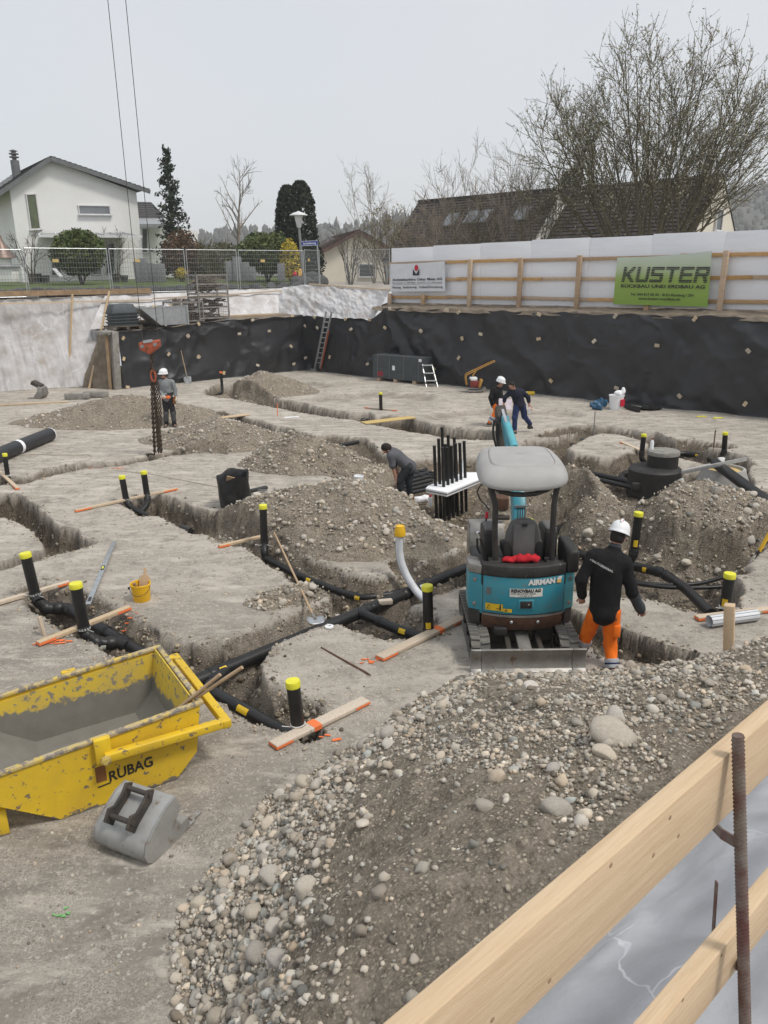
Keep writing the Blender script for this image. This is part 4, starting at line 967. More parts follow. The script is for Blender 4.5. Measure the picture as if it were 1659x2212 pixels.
ba, O, W_, Hh = banner('white architect banner with red oval logo on the hoarding', ((843, 570), (961, 564), (962, 629), (844, 630)), .30, 60, 30, M('banner_white'), .03, 4)
def prt(b, O, W_, Hh, u, v): return O + W_ * u + Hh * v
ux = W_.normalized(); uz = Vector((0, 0, 1))
def put(txt, u, v, wu, cv, par, O, W_, Hh, m, bold=0.0, align='LEFT'):
    o = text_fit(txt, W_.length * wu, Hh.length * cv, 'lettering', m, par, frame_mtx(O + W_ * u + Hh * v, W_, Hh), bold=bold, align=align)
    return tag(o, kind='stuff') if ' ' in txt else o
put('Architekturbüro Oskar Meier AG', .045, .385, .905, .085, ba, O, W_, Hh, M('hoarding_print'), bold=.018)
put('Kasernenstrasse 19   8180 Bülach   Tel 043 377 17 17   www.omag.ch', .045, .295, .905, .04, ba, O, W_, Hh, M('hoarding_print'))
put('Planung   Realisierung   Verkauf/Vermietung', .045, .12, .915, .07, ba, O, W_, Hh, M('hoarding_print'), bold=.01)
def flat_poly(par, O, W_, Hh, pts, m, name):
    b = MB(); n = W_.cross(Hh).normalized(); P = [O + W_ * u + Hh * v for u, v in pts]; b.prism(P, (0, 0, 0), n * .003); return b.build(name, m, par)
flat_poly(ba, O, W_, Hh, [(.045, .245), (.955, .262), (.955, .270), (.045, .253)], M('hoarding_print'), 'rule')
flat_poly(ba, O, W_, Hh, [(.43, .56), (.545, .565), (.55, .79), (.50, .62), (.485, .62), (.435, .79)], M('hoarding_print'), 'logo')
flat_poly(ba, O, W_, Hh, [(.497 + .034 * math.cos(a), .825 + .105 * math.sin(a)) for a in np.linspace(0, 2 * math.pi, 24)[:-1]], M('red_print'), 'logo')

mg = bpy.data.materials.new('banner_green'); mg.use_nodes = True; nt2 = mg.node_tree; b2 = nt2.nodes['Principled BSDF']; b2.inputs['Roughness'].default_value = .6
tc2 = nt2.nodes.new('ShaderNodeTexCoord'); sp2 = nt2.nodes.new('ShaderNodeSeparateXYZ'); nt2.links.new(tc2.outputs['Generated'], sp2.inputs[0])
rp2 = nt2.nodes.new('ShaderNodeValToRGB'); e = rp2.color_ramp.elements; e[0].position = 0; e[0].color = (.21, .34, .045, 1); e[1].position = 1; e[1].color = (.56, .63, .56, 1)
k_ = rp2.color_ramp.elements.new(.5); k_.color = (.28, .39, .085, 1); k_ = rp2.color_ramp.elements.new(.72); k_.color = (.47, .55, .36, 1)
nt2.links.new(sp2.outputs['Z'], rp2.inputs[0]); nt2.links.new(rp2.outputs[0], b2.inputs['Base Color'])
bk, O, W_, Hh = banner('green and white demolition company banner with striped black lettering on the hoarding', ((1334, 556), (1539, 542), (1529, 663), (1325, 657)), .36, 70, 36, mg, .05, 14)
# striped letters: one bar per row, intervals per letter
LET = {'K': [[(0, .24), (.68, .95)], [(0, .24), (.58, .88)], [(0, .24), (.46, .78)], [(0, .24), (.34, .66)], [(0, .56)], [(0, .62)], [(0, .24), (.38, .70)], [(0, .24), (.48, .80)], [(0, .24), (.58, .90)], [(0, .24), (.68, 1)]],
       'U': [[(0, .24), (.76, 1)]] * 8 + [[(0, 1)], [(.05, .95)]],
       'S': [[(.04, 1)], [(0, 1)], [(0, .24)], [(0, .26)], [(0, .97)], [(.03, 1)], [(.74, 1)], [(.76, 1)], [(0, 1)], [(0, .96)]],
       'T': [[(0, 1)], [(0, 1)]] + [[(.38, .62)]] * 8,
       'E': [[(.04, 1)], [(0, 1)], [(0, .24)], [(0, .24)], [(0, .92)], [(0, .92)], [(0, .24)], [(0, .24)], [(0, 1)], [(.04, 1)]],
       'R': [[(0, .96)], [(0, 1)], [(0, .24), (.76, 1)], [(0, .24), (.76, 1)], [(0, 1)], [(0, .96)], [(0, .24), (.60, .88)], [(0, .24), (.66, .94)], [(0, .24), (.70, .98)], [(0, .24), (.76, 1)]]}
mbk = MB(); nrm = W_.cross(Hh).normalized(); lw = .135; gap = .0165; x0 = .075
for i, ch in enumerate('KUSTER'):
    for r_, iv in enumerate(LET[ch]):
        v1 = .795 - r_ * .0325; v0 = v1 - .021; sh = .004 * (9 - r_)
        for a, b in iv:
            uA = x0 + i * (lw + gap) + a * lw; uB = x0 + i * (lw + gap) + b * lw
            mbk.prism([O + W_ * (uA + sh * .5) + Hh * v0, O + W_ * (uB + sh * .5) + Hh * v0, O + W_ * (uB + sh * .5 + .001) + Hh * v1, O + W_ * (uA + sh * .5 + .001) + Hh * v1], (0, 0, 0), nrm * .003)
mbk.build('lettering', M('hoarding_print'), bk)
put('RÜCKBAU UND ERDBAU AG', .075, .365, .88, .066, bk, O, W_, Hh, M('hoarding_print'), bold=.02)
put('Tel. 044 817 00 55 · 8153 Rümlang / ZH', .52, .20, .66, .05, bk, O, W_, Hh, M('hoarding_print'), bold=.012, align='CENTER')
put('www.kuster-rueckbau.ch', .50, .115, .44, .05, bk, O, W_, Hh, M('hoarding_print'), bold=.012, align='CENTER')

# ================================================================== ground beyond the fence: lane, lawn, boulders
FN = CORNER + WLN * 3.45                                     # line of the mesh fence
def fpt(x, y, off=0.0): return PL(x, y, FN + WLN * off, WLD)
lane = MB()
A = [FN + WLD * 30 + WLN * .3, FN + WLD * -1 + WLN * .3, Vector((-1.5, 47, 0)), Vector((2.5, 60, 0)), Vector((-2, 110, 0)), Vector((-9, 110, 0)), Vector((-3.6, 62, 0)), Vector((-4.6, 50, 0)), FN + WLD * 3 + WLN * 3.2, FN + WLD * 30 + WLN * 3.2]
lane.add([Vector((p.x, p.y, 3.90)) for p in A], [tuple(range(len(A)))]); tag(lane.build('lane', M('asphalt')), kind='structure')
LA = [FN + WLD * 26 + WLN * 4.0, FN + WLD * 3 + WLN * 4.0, Vector((-4.9, 49.5, 0)), Vector((-4.2, 60, 0)), Vector((-16, 70, 0)), Vector((-44, 60, 0))]
lb = MB(); n_ = len(LA)
lb.add([Vector((p.x, p.y, 4.1 if i < 3 else 4.55)) for i, p in enumerate(LA)] + [Vector((p.x, p.y, 3.8)) for p in LA], [tuple(range(n_))] + [(i, (i + 1) % n_, n_ + (i + 1) % n_, n_ + i) for i in range(n_)]); tag(lb.build('lawn', M('lawn')), kind='structure')
lb = MB(); lb.add([Vector((p[0], p[1], 3.93)) for p in ((-1.2, 47.5), (3, 44), (30, 40), (30, 90), (6, 90), (3, 60))], [(0, 1, 2, 3, 4, 5)]); tag(lb.build('verge', M('lawn')), kind='structure')
bw = thing('boulder_wall', 'row of dark boulders edging the lawn behind the mesh fence', 'boulder wall', tuple(fpt(350, 625, .6)))
BL = [(x, random.uniform(.55, .85)) for x in np.linspace(-60, 640, 26)]
for i, (x, s) in enumerate(BL):
    p = fpt(x, 622, .45 + .12 * (i % 2)); p.z = 3.92
    share(STONES[i % 6], 'boulder', bw, tuple(p - bw.location), (random.uniform(-.3, .3), random.uniform(-.3, .3), random.uniform(0, 6)), (s * .85, s * .6, .42))
for i, (x, y, s) in enumerate(((655, 612, .8), (672, 616, .7), (688, 612, .8), (668, 600, .6))):
    p = DY(x, y, 46.6 + .3 * i); share(STONES[(i + 2) % 6], 'boulder', bw, tuple(p - bw.location), (random.uniform(-.3, .3), .2, i), (s, s * .8, s * .75))
for ob in bw.children:
    ob.data = ob.data.copy() if ob.data.users > 1 else ob.data
bmesh_boulders = {}
for ob in bw.children:
    ob.data.materials.clear(); ob.data.materials.append(M('boulder'))

# ------------------------------------------------------------------ mesh fence panels on stone feet
def fence_panel(label, a, b, h, tagx=None):
    t = thing('fence_panel', label, 'fence panel', tuple(a), group='mesh fence panels along the lane')
    d = b - a; L = d.length; u_ = d.normalized(); up = Vector((0, 0, 1))
    fr = MB()
    for s in (0.0, L): fr.tube([a + u_ * s + up * -.02, a + u_ * s + up * h], .022, 6)
    for z in (.10, h - .04): fr.tube([a + up * z, a + u_ * L + up * z], .018, 6)
    fr.build('frame', M('galv'), t, smooth=True, world=True)
    me_ = MB(); n = max(4, int(L / .115))
    for i in range(1, n): p = a + u_ * (L * i / n); me_.tube([p + up * .1, p + up * (h - .04)], .0055, 3, caps=False)
    for z in np.arange(.22, h - .1, .20): me_.tube([a + up * z, a + u_ * L + up * z], .0065, 3, caps=False)
    me_.build('wire_mesh', M('fence_wire'), t, world=True)
    fx = MB().box(a + up * .05, (.65, .22, .14)); fx.build('foot', M('concrete'), t, world=True, bevel=.015)
    if tagx is not None:
        q = a + u_ * tagx + up * (h - .55) - Vector((u_.y, -u_.x, 0)) * -.03
        MB().box(q, (.26, .02, .13), (0, 0, math.atan2(u_.y, u_.x))).build('label_plate', M('sand_yellow'), t, world=True)
    return t
fx_ = [(-125, 640), (62, 636), (242, 632), (406, 629), (517, 626), (660, 622)]
lab_ = ['mesh fence panel at the left edge, in front of the copper-hooded grill', 'mesh fence panel in front of the round laurel by the white house', 'mesh fence panel in front of the granite steles', 'narrow mesh fence panel in front of the bare garden tree', 'mesh fence panel in front of the forsythia and street lamp']
for i in range(5):
    a = fpt(fx_[i][0] + 3, fx_[i][1]); b = fpt(fx_[i + 1][0] - 2, fx_[i + 1][1]); a.z = GZ - .05 if i else GZ - .12; b.z = a.z; fence_panel(lab_[i], a, b, 2.06, .35 * (b - a).length if i in (1, 2, 4) else None)
a = fpt(661, 622); a.z = GZ; fence_panel('short mesh fence panel turned across the lane below the blue street sign', a, DY(692, 622, 45.6), 2.06, .5)
fence_panel('far mesh fence panel between the blue street sign and the hoarding', DY(748, 620, 46.5), DY(842, 628, 41.0), 2.05)

# ------------------------------------------------------------------ street lamp, street sign, toys by the lamp
lp = DY(657, 622, 47.0); lp.z = 3.86
t = thing('street_lamp', 'street lamp with grey pole and white lantern beside the dark conifers', 'street lamp', tuple(lp))
top = DY(646, 492, 47.0)
MB().tube([lp, lp * .5 + top * .5, top], [.10, .085, .07], 12).build('pole', M('lamp_pole'), t, smooth=True, world=True)
c = top - lp
MB().lathe([(.09, 0), (.13, .06), (.24, .62), (.22, .70)], 16, c).build('lantern', M('lamp_white'), t, smooth=True)
MB().lathe([(.52, .66), (.50, .70), (.30, .80), (.10, .86), (.03, .90)], 20, c).build('hood', M('lamp_white'), t, smooth=True)
sp_ = DY(691, 618, 45.9)
t = thing('street_sign', 'blue street name sign on a post at the lane corner', 'street sign', (sp_.x, sp_.y, 3.88))
MB().tube([(0, 0, 0), (-.08, 0, 2.62)], .045, 8).build('post', M('galv'), t, smooth=True)
MB().box((-.5, -.06, 2.42), (.92, .02, .27), (0, -.03, 0)).build('plate', M('sign_blue'), t, bevel=.004)
for q in ((.90, .018, .022, 0, .118), (.90, .018, .022, 0, -.118)): MB().box((-.5, -.075, 2.42 + q[4]), (.90, .012, .018), (0, -.03, 0)).build('border', M('white_print'), t)
text_mesh('Sunnhaldenweg', .165, 'lettering', M('white_print'), t, frame_mtx((-.5, -.075, 2.365), (1, 0, .03), (-.03, 0, 1)), font_scale_x=.70, align='CENTER', bold=.002)
g = DY(637, 600, 48); t = thing('gnome', 'small garden figure with red cap beside the lamp', 'garden figure', tuple(g))
MB().lathe([(.13, -.35), (.16, -.1), (.12, .12)], 12).build('body', M('granite'), t, smooth=True); MB().lathe([(.14, .12), (.15, .22), (.05, .36)], 12).build('cap', M('red_print'), t, smooth=True)
g = DY(648, 592, 46.5); tag(MB().box(g, (.20, .08, .42), (0, .1, 0)).box(g + Vector((.02, -.02, .23)), (.16, .07, .12), (0, .2, 0)).build('marker', M('orange_print'), bevel=.02), 'orange plastic marker hanging on the fence at the lamp', 'marker')

# ------------------------------------------------------------------ houses
def roof_slope(b, e0, e1, r1, r0, n, thick=.05):
    """stepped tile courses from the eave e0-e1 to the ridge r0-r1"""
    e0, e1, r0, r1 = map(Vector, (e0, e1, r0, r1)); nn = (e1 - e0).cross(r0 - e0).normalized()
    if nn.z < 0: nn = -nn
    for i in range(n):
        a, c = i / n, (i + 1.18) / n; c = min(c, 1)
        p = [e0.lerp(r0, a) + nn * thick, e1.lerp(r1, a) + nn * thick, e1.lerp(r1, c), e0.lerp(r0, c)]
        q = [v - nn * .03 for v in p]; q[2] = p[2] - nn * .02; q[3] = p[3] - nn * .02
        b.add(p + q, [(0, 1, 2, 3), (7, 6, 5, 4), (0, 4, 5, 1), (1, 5, 6, 2), (3, 7, 4, 0), (2, 6, 7, 3)])
def window(par, P, m, fw=.06, dep=.10, nrm=None, sill=True, bars=0):
    """P: four corner points bl, br, tr, tl on the wall"""
    bl, br, tr, tl = P; x = (br - bl).normalized(); y = (tl - bl).normalized(); n = x.cross(y).normalized() if nrm is None else nrm
    c = (bl + br + tr + tl) / 4; w = (br - bl).length; h = (tl - bl).length
    m3 = Matrix((x, n, y)).transposed()
    f = MB()
    f.box(c + y * (h / 2) + n * .02, (w + .1, .12, fw), m3).box(c - y * (h / 2) + n * .02, (w + .1, .12, fw), m3).box(c + x * (w / 2) + n * .02, (fw, .12, h), m3).box(c - x * (w / 2) + n * .02, (fw, .12, h), m3)
    o = f.build('window', M('frame_white'), par, world=True)
    MB().box(c - n * -.012, (w, .02, h), m3).build('pane', M(m), o, world=True)
    if sill: MB().box(c - y * (h / 2 + .05) + n * .08, (w + .2, .22, .05), m3).build('sill', M('frame_white'), o, world=True)
    return o
def HZ(x, y): return (x * .3307, y * .3307 + 274.3)
th = R(36); FD = Vector((math.cos(th), math.sin(th), 0)); FBK = Vector((-math.sin(th), math.cos(th), 0))
h0 = DY(22, 600, 52.0); h0.z = 4.3
hs = thing('white_house', 'white rendered house with dark asymmetric gable roof at the left edge', 'house', tuple(h0))
def HP_(x, y, off=0.0): return PL(*HZ(x, y), h0 - FBK * off, FD)
lt, ap, rt = HP_(60, 395), HP_(328, 215), HP_(890, 425)
wl = MB(); gz = 4.2
poly = [Vector((lt.x, lt.y, gz)), Vector((rt.x, rt.y, gz)), rt, ap, lt]
wl.prism(poly, (0, 0, 0), FBK * 9.5); wl.build('wall', M('render_white'), hs, world=True)
apo, ro, lo_ = HP_(330, 188, .5), HP_(980, 408, .5), HP_(-60, 452, .5)
rf = MB(); bk_ = FBK * 10.6
sl = MB(); roof_slope(sl, lo_, lo_ + bk_, apo + bk_, apo, 13); roof_slope(sl, ro, ro + bk_, apo + bk_, apo, 20)
rfo = sl.build('roof', M('roof_dark'), hs, world=True)
vg = MB(); dn = Vector((0, 0, -.16))
for a, b in ((apo, ro), (lo_, apo)): vg.bar(a + dn, b + dn, .06, .26); vg.bar(a + dn * .9 + FBK * .27, b + dn * .9 + FBK * .27, .45, .10)
vg.build('verge_board', M('trim_grey'), rfo, world=True)
ch = HP_(170, 232) + FBK * 3.0
MB().lathe([(.27, -.6), (.27, .45)], 16, ch).lathe([(.14, .45), (.14, .6), (.30, .62), (.30, .68), (.15, .70), (.15, .8), (.30, .82), (.30, .88), (.15, .9), (.15, 1.0), (.28, 1.02), (.05, 1.12)], 16, ch).build('chimney', M('trim_grey'), rfo, world=True, smooth=True)
window(hs, [HP_(200, 668, .02), HP_(262, 664, .02), HP_(236, 440, .02), HP_(168, 440, .02)], 'glass_green', nrm=-FBK)
window(hs, [HP_(518, 570, .02), HP_(720, 572, .02), HP_(714, 515, .02), HP_(510, 513, .02)], 'glass_blind', nrm=-FBK)
for x0, x1, y0, y1, mm in ((335, 400, 770, 970, 'glass_dark'), (690, 745, 760, 960, 'glass_dark'), (600, 660, 770, 965, 'glass_blind')):
    window(hs, [HP_(x0, y1, .02), HP_(x1, y1, .02), HP_(x1, y0, .02), HP_(x0, y0, .02)], mm, nrm=-FBK, sill=False)
pg = thing('pergola', 'white terrace canopy with slanting glass roof on the white house', 'canopy', tuple(HP_(600, 900, 1.5)))
a, b = HP_(265, 693, .1), HP_(800, 690, .1); c_, d_ = HP_(250, 712, 2.4), HP_(928, 716, 2.4)
MB().add([a, b, d_, c_], [(0, 1, 2, 3)]).build('glass_roof', M('glass_blind'), pg, world=True)
pm = MB().bar(c_, d_, .10, .16)
pm.build('front_beam', M('frame_white'), pg, world=True)
for k in np.linspace(0, 1, 7): MB().bar(a.lerp(b, k), c_.lerp(d_, k), .07, .09).build('rafter', M('frame_white'), pg, world=True)
q = HP_(912, 740, 2.35); MB().bar(q, Vector((q.x, q.y, 4.4)), .12, .12).bar(q + Vector((0, 0, -.6)), q - FD * .6, .08, .08).build('post', M('frame_white'), pg, world=True)
# neighbour behind
n0 = DY(300, 560, 68); nb = thing('small_house', 'small white house with dark hip roof behind the white house', 'house', (n0.x, n0.y, 4.2))
def NP(x, y, Y=68): return DY(*HZ(x, y), Y)
p = [NP(880, 990), NP(1150, 990), NP(1150, 650), NP(880, 650)]; p[0].z = p[1].z = 4.2
MB().prism(p, (0, 0, 0), (0, 8, 0)).build('wall', M('render_white'), nb, world=True)
rs = MB(); roof_slope(rs, NP(860, 600, 68), NP(1090, 598, 68), NP(985, 490, 71), NP(860, 488, 71), 8); rs.build('roof', M('roof_dark'), nb, world=True)
rs = MB(); roof_slope(rs, NP(880, 640, 66), NP(1120, 640, 66), NP(1060, 598, 68), NP(900, 600, 68), 1); rs.bar(NP(880, 645, 66), NP(1120, 645, 66), .1, .25).build('bay_roof', M('metal_roof'), nb, world=True)
window(nb, [NP(930, 820, 67.9), NP(965, 820, 67.9), NP(965, 665, 67.9), NP(930, 665, 67.9)], 'glass_dark', nrm=Vector((0, -1, 0)))
# house with the brown roof in the middle
def CZ(x, y): return (x * .26455 + 493.7, y * .26455 + 384)
th2 = R(14); FD2 = Vector((math.cos(th2), math.sin(th2), 0)); FB2 = Vector((-math.sin(th2), math.cos(th2), 0))
m0 = DY(*CZ(755, 800), 74); m0.z = 4.2; mh = thing('low_house', 'low cream house with brown tiled roof behind the street sign', 'house', tuple(m0))
def MP(x, y, off=0.0): return PL(*CZ(x, y), m0 - FB2 * off, FD2)
lt, ap, rt = MP(755, 612), MP(1062, 452), MP(1420, 640)
MB().prism([Vector((lt.x, lt.y, 3.9)), Vector((rt.x, rt.y, 3.9)), rt, ap, lt], (0, 0, 0), FB2 * 12).build('wall', M('render_cream'), mh, world=True)
sl = MB(); ao, lo2, ro2 = MP(1065, 420, .6), MP(735, 600, .6), MP(1440, 640, .6)
roof_slope(sl, lo2, lo2 + FB2 * 14, ao + FB2 * 14, ao, 12, .08); roof_slope(sl, ro2, ro2 + FB2 * 14, ao + FB2 * 14, ao, 12, .08)
rfo = sl.build('roof', M('roof_brown'), mh, world=True)
vg = MB()
for a, b in ((ao, ro2), (lo2, ao)): vg.bar(a + dn * 1.3, b + dn * 1.3, .06, .3)
vg.build('verge_board', M('roof_brown'), rfo, world=True)
window(mh, [MP(1065, 808, .03), MP(1200, 808, .03), MP(1200, 705, .03), MP(1065, 705, .03)], 'glass_dark', nrm=-FB2)
# long dark roofs behind the hoarding
r0 = DY(905, 438, 66); r1 = PL(1216, 406, r0, WRD); zt = (r0.z + r1.z) / 2; r0.z = r1.z = zt
dh = thing('dark_roof_house', 'house with long dark tiled roof and skylights behind the left half of the hoarding', 'house', (r0.x, r0.y, 4))
ev = -WRN * 4.6 + Vector((0, 0, -4.6))
sl = MB(); roof_slope(sl, r0 + ev, r1 + ev, r1, r0, 22, .07); bw2 = WRN * 4.6 + Vector((0, 0, -4.6)); roof_slope(sl, r0 + bw2, r1 + bw2, r1, r0, 10, .07)
ro_ = sl.build('roof', M('roof_black'), dh, world=True)
MB().bar(r0 + Vector((0, 0, .04)), r1 + Vector((0, 0, .04)), .3, .16).build('ridge_cap', M('roof_black'), ro_, world=True)
for q0 in (r0, r1):
    s = .25 if q0 is r0 else -.25
    MB().prism([q0 + ev * .96 + WRD * s, q0 + WRD * s + Vector((0, 0, -.15)), q0 + bw2 * .96 + WRD * s, Vector((q0.x, q0.y, 3.9)) + WRN * 4.4 + WRD * s, Vector((q0.x, q0.y, 3.9)) - WRN * 4.4 + WRD * s], (0, 0, 0), WRD * (.2 if s > 0 else -.2)).build('gable_wall', M('render_white'), dh, world=True)
nR = ev.cross(WRD).normalized(); nR = nR if nR.z > 0 else -nR
def skylight(par, f, g0, w, h):
    c = r0.lerp(r1, f) + ev * g0; uy = -ev.normalized(); m3 = Matrix((WRD, nR, uy)).transposed()
    o = MB().box(c + nR * .10, (w + .12, .14, h + .12), m3).build('skylight', M('trim_grey'), par, world=True); MB().box(c + nR * .175, (w, .02, h), m3).build('pane', M('glass_blind'), o, world=True)
def rf_at(x, y):        # pixel to roof plane fractions
    d = ray(x, y); o = Vector((0, 0, CAM_H)); t = (r0 - o).dot(nR) / d.dot(nR); p = o + d * t
    return (p - r0).dot(WRD) / (r1 - r0).length, -(p - r0).z / 4.6
for x, y, w, h in ((975, 478, .9, 1.2), (1020, 472, .9, 1.2), (1048, 470, .9, 1.2), (1128, 464, 1.0, 1.2)):
    f, g = rf_at(x, y); skylight(ro_, f, g, w, h)
r2 = DY(1243, 403, 56); r3 = PL(1563, 374, r2, WRD); r2.z = r3.z = (r2.z + r3.z) / 2
d2 = thing('dark_roof_house', 'house with dark roof and cream gable behind the big willow', 'house', (r2.x, r2.y, 4))
sl = MB(); roof_slope(sl, r2 + ev, r3 + ev, r3, r2, 20, .07); roof_slope(sl, r2 + bw2, r3 + bw2, r3, r2, 10, .07); ro2_ = sl.build('roof', M('roof_black'), d2, world=True)
for q0, s in ((r2, .3), (r3, -.3)):
    MB().prism([q0 + ev * .97 + WRD * s, q0 + WRD * s + Vector((0, 0, -.15)), q0 + bw2 * .97 + WRD * s, Vector((q0.x, q0.y, 3.6)) + WRN * 4.4 + WRD * s, Vector((q0.x, q0.y, 3.6)) - WRN * 4.4 + WRD * s], (0, 0, 0), WRD * (.25 if s < 0 else -.25)).build('gable_wall', M('render_cream'), d2, world=True)
q = r2 + WRD * -.3 + Vector((0, 0, .2)); MB().box(q, (1.1, .9, 1.6), (0, 0, math.atan2(WRD.y, WRD.x))).build('chimney', M('roof_dark'), d2, world=True)
gc = r3 + WRD * .02 + Vector((0, 0, -2.6)); nW = WRD
window(d2, [gc - WRN * .5 + Vector((0, 0, -.6)), gc + WRN * .5 + Vector((0, 0, -.6)), gc + WRN * .5 + Vector((0, 0, .6)), gc - WRN * .5 + Vector((0, 0, .6))], 'glass_dark', nrm=WRD)

# ------------------------------------------------------------------ hills with far wood
hp = [(-900, 520), (-300, 545), (100, 540), (300, 530), (430, 512), (500, 503), (560, 499), (690, 497), (760, 492), (830, 474), (900, 470), (1000, 475), (1300, 455), (1500, 430), (1659, 398), (1900, 385), (2600, 400)]
crest = [DY(x, y, 520) for x, y in hp]; back = [p + Vector((0, 260, -p.z * .5)) for p in crest]; foot = [Vector((p.x, 300, 3.6)) for p in crest]
strip('hills', [foot, crest, back], M('forest_far'), 120, 3.0, .02, sub=6)
pos = []; rg = np.random.default_rng(61)
cx_ = np.array([c.x for c in crest]); cz_ = np.array([c.z for c in crest])
n = 4200; fx = rg.uniform(-420, 420, n); fv = rg.uniform(.1, 1.08, n); zc = np.interp(fx, cx_, cz_); yy = 300 + 220 * fv; zz = 3.6 + (zc - 3.6) * np.minimum(fv, 1)
sz = rg.uniform(1.3, 3.0, n)
v, f = IC1; asp = np.stack([sz * .62, sz * .62, sz * rg.uniform(.9, 1.9, n)], -1)
P = v[None] * (1 + .3 * rg.normal(size=(n, len(v)))[..., None]) * asp[:, None] + np.stack([fx, yy, zz + sz * .4], -1)[:, None]
o = np_mesh('far_forest', P.reshape(-1, 3), (f[None] + (np.arange(n) * len(v))[:, None, None]).reshape(-1, 3), M('forest_far'), smooth=False); tag(o, 'distant wooded hillside behind the houses', 'forest', kind='stuff')
# ================================================================== trees and shrubs
class Wood:
    """collects tapered branches as thin tubes; remembers twig points for leaves"""
    def __init__(s, seed): s.b = MB(); s.r = random.Random(seed); s.tips = []
    def limb(s, p, d, L, r0, r1, n=5, bend=.15, up=0.0, sides=5, keep=False):
        pts = [Vector(p)]; d = Vector(d).normalized(); rs = [r0]
        for i in range(n):
            d = (d + Vector((s.r.gauss(0, bend), s.r.gauss(0, bend), s.r.gauss(0, bend) + up))).normalized()
            pts.append(pts[-1] + d * (L / n)); rs.append(r0 + (r1 - r0) * (i + 1) / n)
        s.b.tube(pts, rs, sides, caps=False)
        if keep: s.tips += [(pts[k].lerp(pts[k + 1], s.r.random()), d) for k in range(n)]
        return pts, d
    def at(s, pts, f):
        x = f * (len(pts) - 1); i = min(int(x), len(pts) - 2); return pts[i].lerp(pts[i + 1], x - i), (pts[i + 1] - pts[i]).normalized()
    def out(s, d, ang):
        a = s.r.uniform(0, 6.283); o = d.orthogonal().normalized(); o = Matrix.Rotation(a, 3, d) @ o
        return (d * math.cos(ang) + o * math.sin(ang)).normalized()
def leaf_mesh(name, pts, size, m, parent, seed, shape='leaf', var=.4):
    rg = np.random.default_rng(seed); n = len(pts); P = np.array([tuple(p) for p in pts])
    if shape == 'leaf':
        tpl = np.array([(-.5, 0, 0), (0, .28, .06), (.5, 0, 0), (0, -.28, .06)]); fc = np.array([[0, 1, 2, 3]])
    else:
        tpl = np.array([(-.5, 0, 0), (0, .22, 0), (.5, 0, 0), (0, -.22, 0), (0, 0, .22), (0, 0, -.22)]); fc = np.array([[0, 1, 4], [1, 2, 4], [2, 3, 4], [3, 0, 4], [1, 0, 5], [2, 1, 5], [3, 2, 5], [0, 3, 5]])
    s = size * rg.uniform(1 - var, 1 + var, n); Rm = rot_mats(n, rg)
    V = np.einsum('nij,kj->nki', Rm, tpl) * s[:, None, None] + P[:, None, :]
    F = (fc[None] + (np.arange(n) * len(tpl))[:, None, None]).reshape(-1, fc.shape[1])
    return np_mesh(name, V.reshape(-1, 3), F, m, parent=parent, smooth=False)
def bare_tree(name, label, base, stems, bark, seed, spread, H, r0, nb=8, nt=6, twl=.16, tw_r=.008, lean=(0, 0), leaf=None, leafm=None, group=None, cat='tree', sub=2, start=.18, upc=.05, width=None):
    t = thing(name, label, cat, tuple(base), group=group); w = Wood(seed); rr = w.r
    for i in range(stems):
        a = 2 * math.pi * (i + rr.random() * .7) / stems; sp = spread * (rr.random() ** .55) if stems > 1 else 0.02
        d = Vector((math.cos(a) * sp * (width or 1) + lean[0], math.sin(a) * sp + lean[1], 1)).normalized()
        L = H * rr.uniform(.86, 1.08) * (1 - .25 * min(1, sp / 1.4)); p0 = Vector((math.cos(a) * r0 * 1.5, math.sin(a) * r0 * 1.5, -.1)) if stems > 1 else Vector((0, 0, -.1))
        pts, _ = w.limb(p0, d, L, r0, r0 * .16, 9, .045, upc, 6)
        for j in range(nb):
            f = start + (1 - start) * (j + rr.random()) / nb; p, dd = w.at(pts, f); ln = L * (1.05 - f) * rr.uniform(.35, .62) + L * .06
            b, _ = w.limb(p, w.out(dd, rr.uniform(.45, .95)), ln, r0 * (1 - f) * .5 + r0 * .10, tw_r * 1.3, 5, .09, upc * 1.6, 4)
            for k in range(nt):
                f2 = .2 + .8 * (k + rr.random()) / nt; p2, d2 = w.at(b, f2)
                tl = H * twl * rr.uniform(.5, 1.15)
                c, _ = w.limb(p2, w.out(d2, rr.uniform(.3, .8)), tl, tw_r * 1.2, tw_r * .6, 3, .10, upc * 1.5, 3, keep=True)
                for q in range(sub):
                    p3, d3 = w.at(c, rr.uniform(.2, .9)); w.limb(p3, w.out(d3, rr.uniform(.35, .8)), tl * rr.uniform(.3, .6), tw_r * .8, tw_r * .5, 2, .1, upc, 3, keep=True)
    w.b.build('trunk', M(bark), t, smooth=True)
    if leaf:
        k, size, shape = leaf; pts = []
        for p, d in w.tips:
            for _ in range(int(k) + (rr.random() < k % 1)): pts.append(p + Vector((rr.gauss(0, .05), rr.gauss(0, .05), rr.gauss(0, .05))))
        leaf_mesh('crown', pts, size, M(leafm), t, seed, shape)
    return t
# the big willow behind the hoarding
wb = DY(1398, 512, 41.0); wb.z = 3.6
bare_tree('willow_tree', 'large many-stemmed willow in catkin behind the hoarding', wb, 30, 'bark_olive', 5, 0.88, 11.1, .085, nb=11, nt=7, twl=.12, tw_r=.0115, leaf=(.6, .13, 'oct'), leafm='catkin', sub=2, start=.3, upc=.05, width=1.25, lean=(.04, 0))
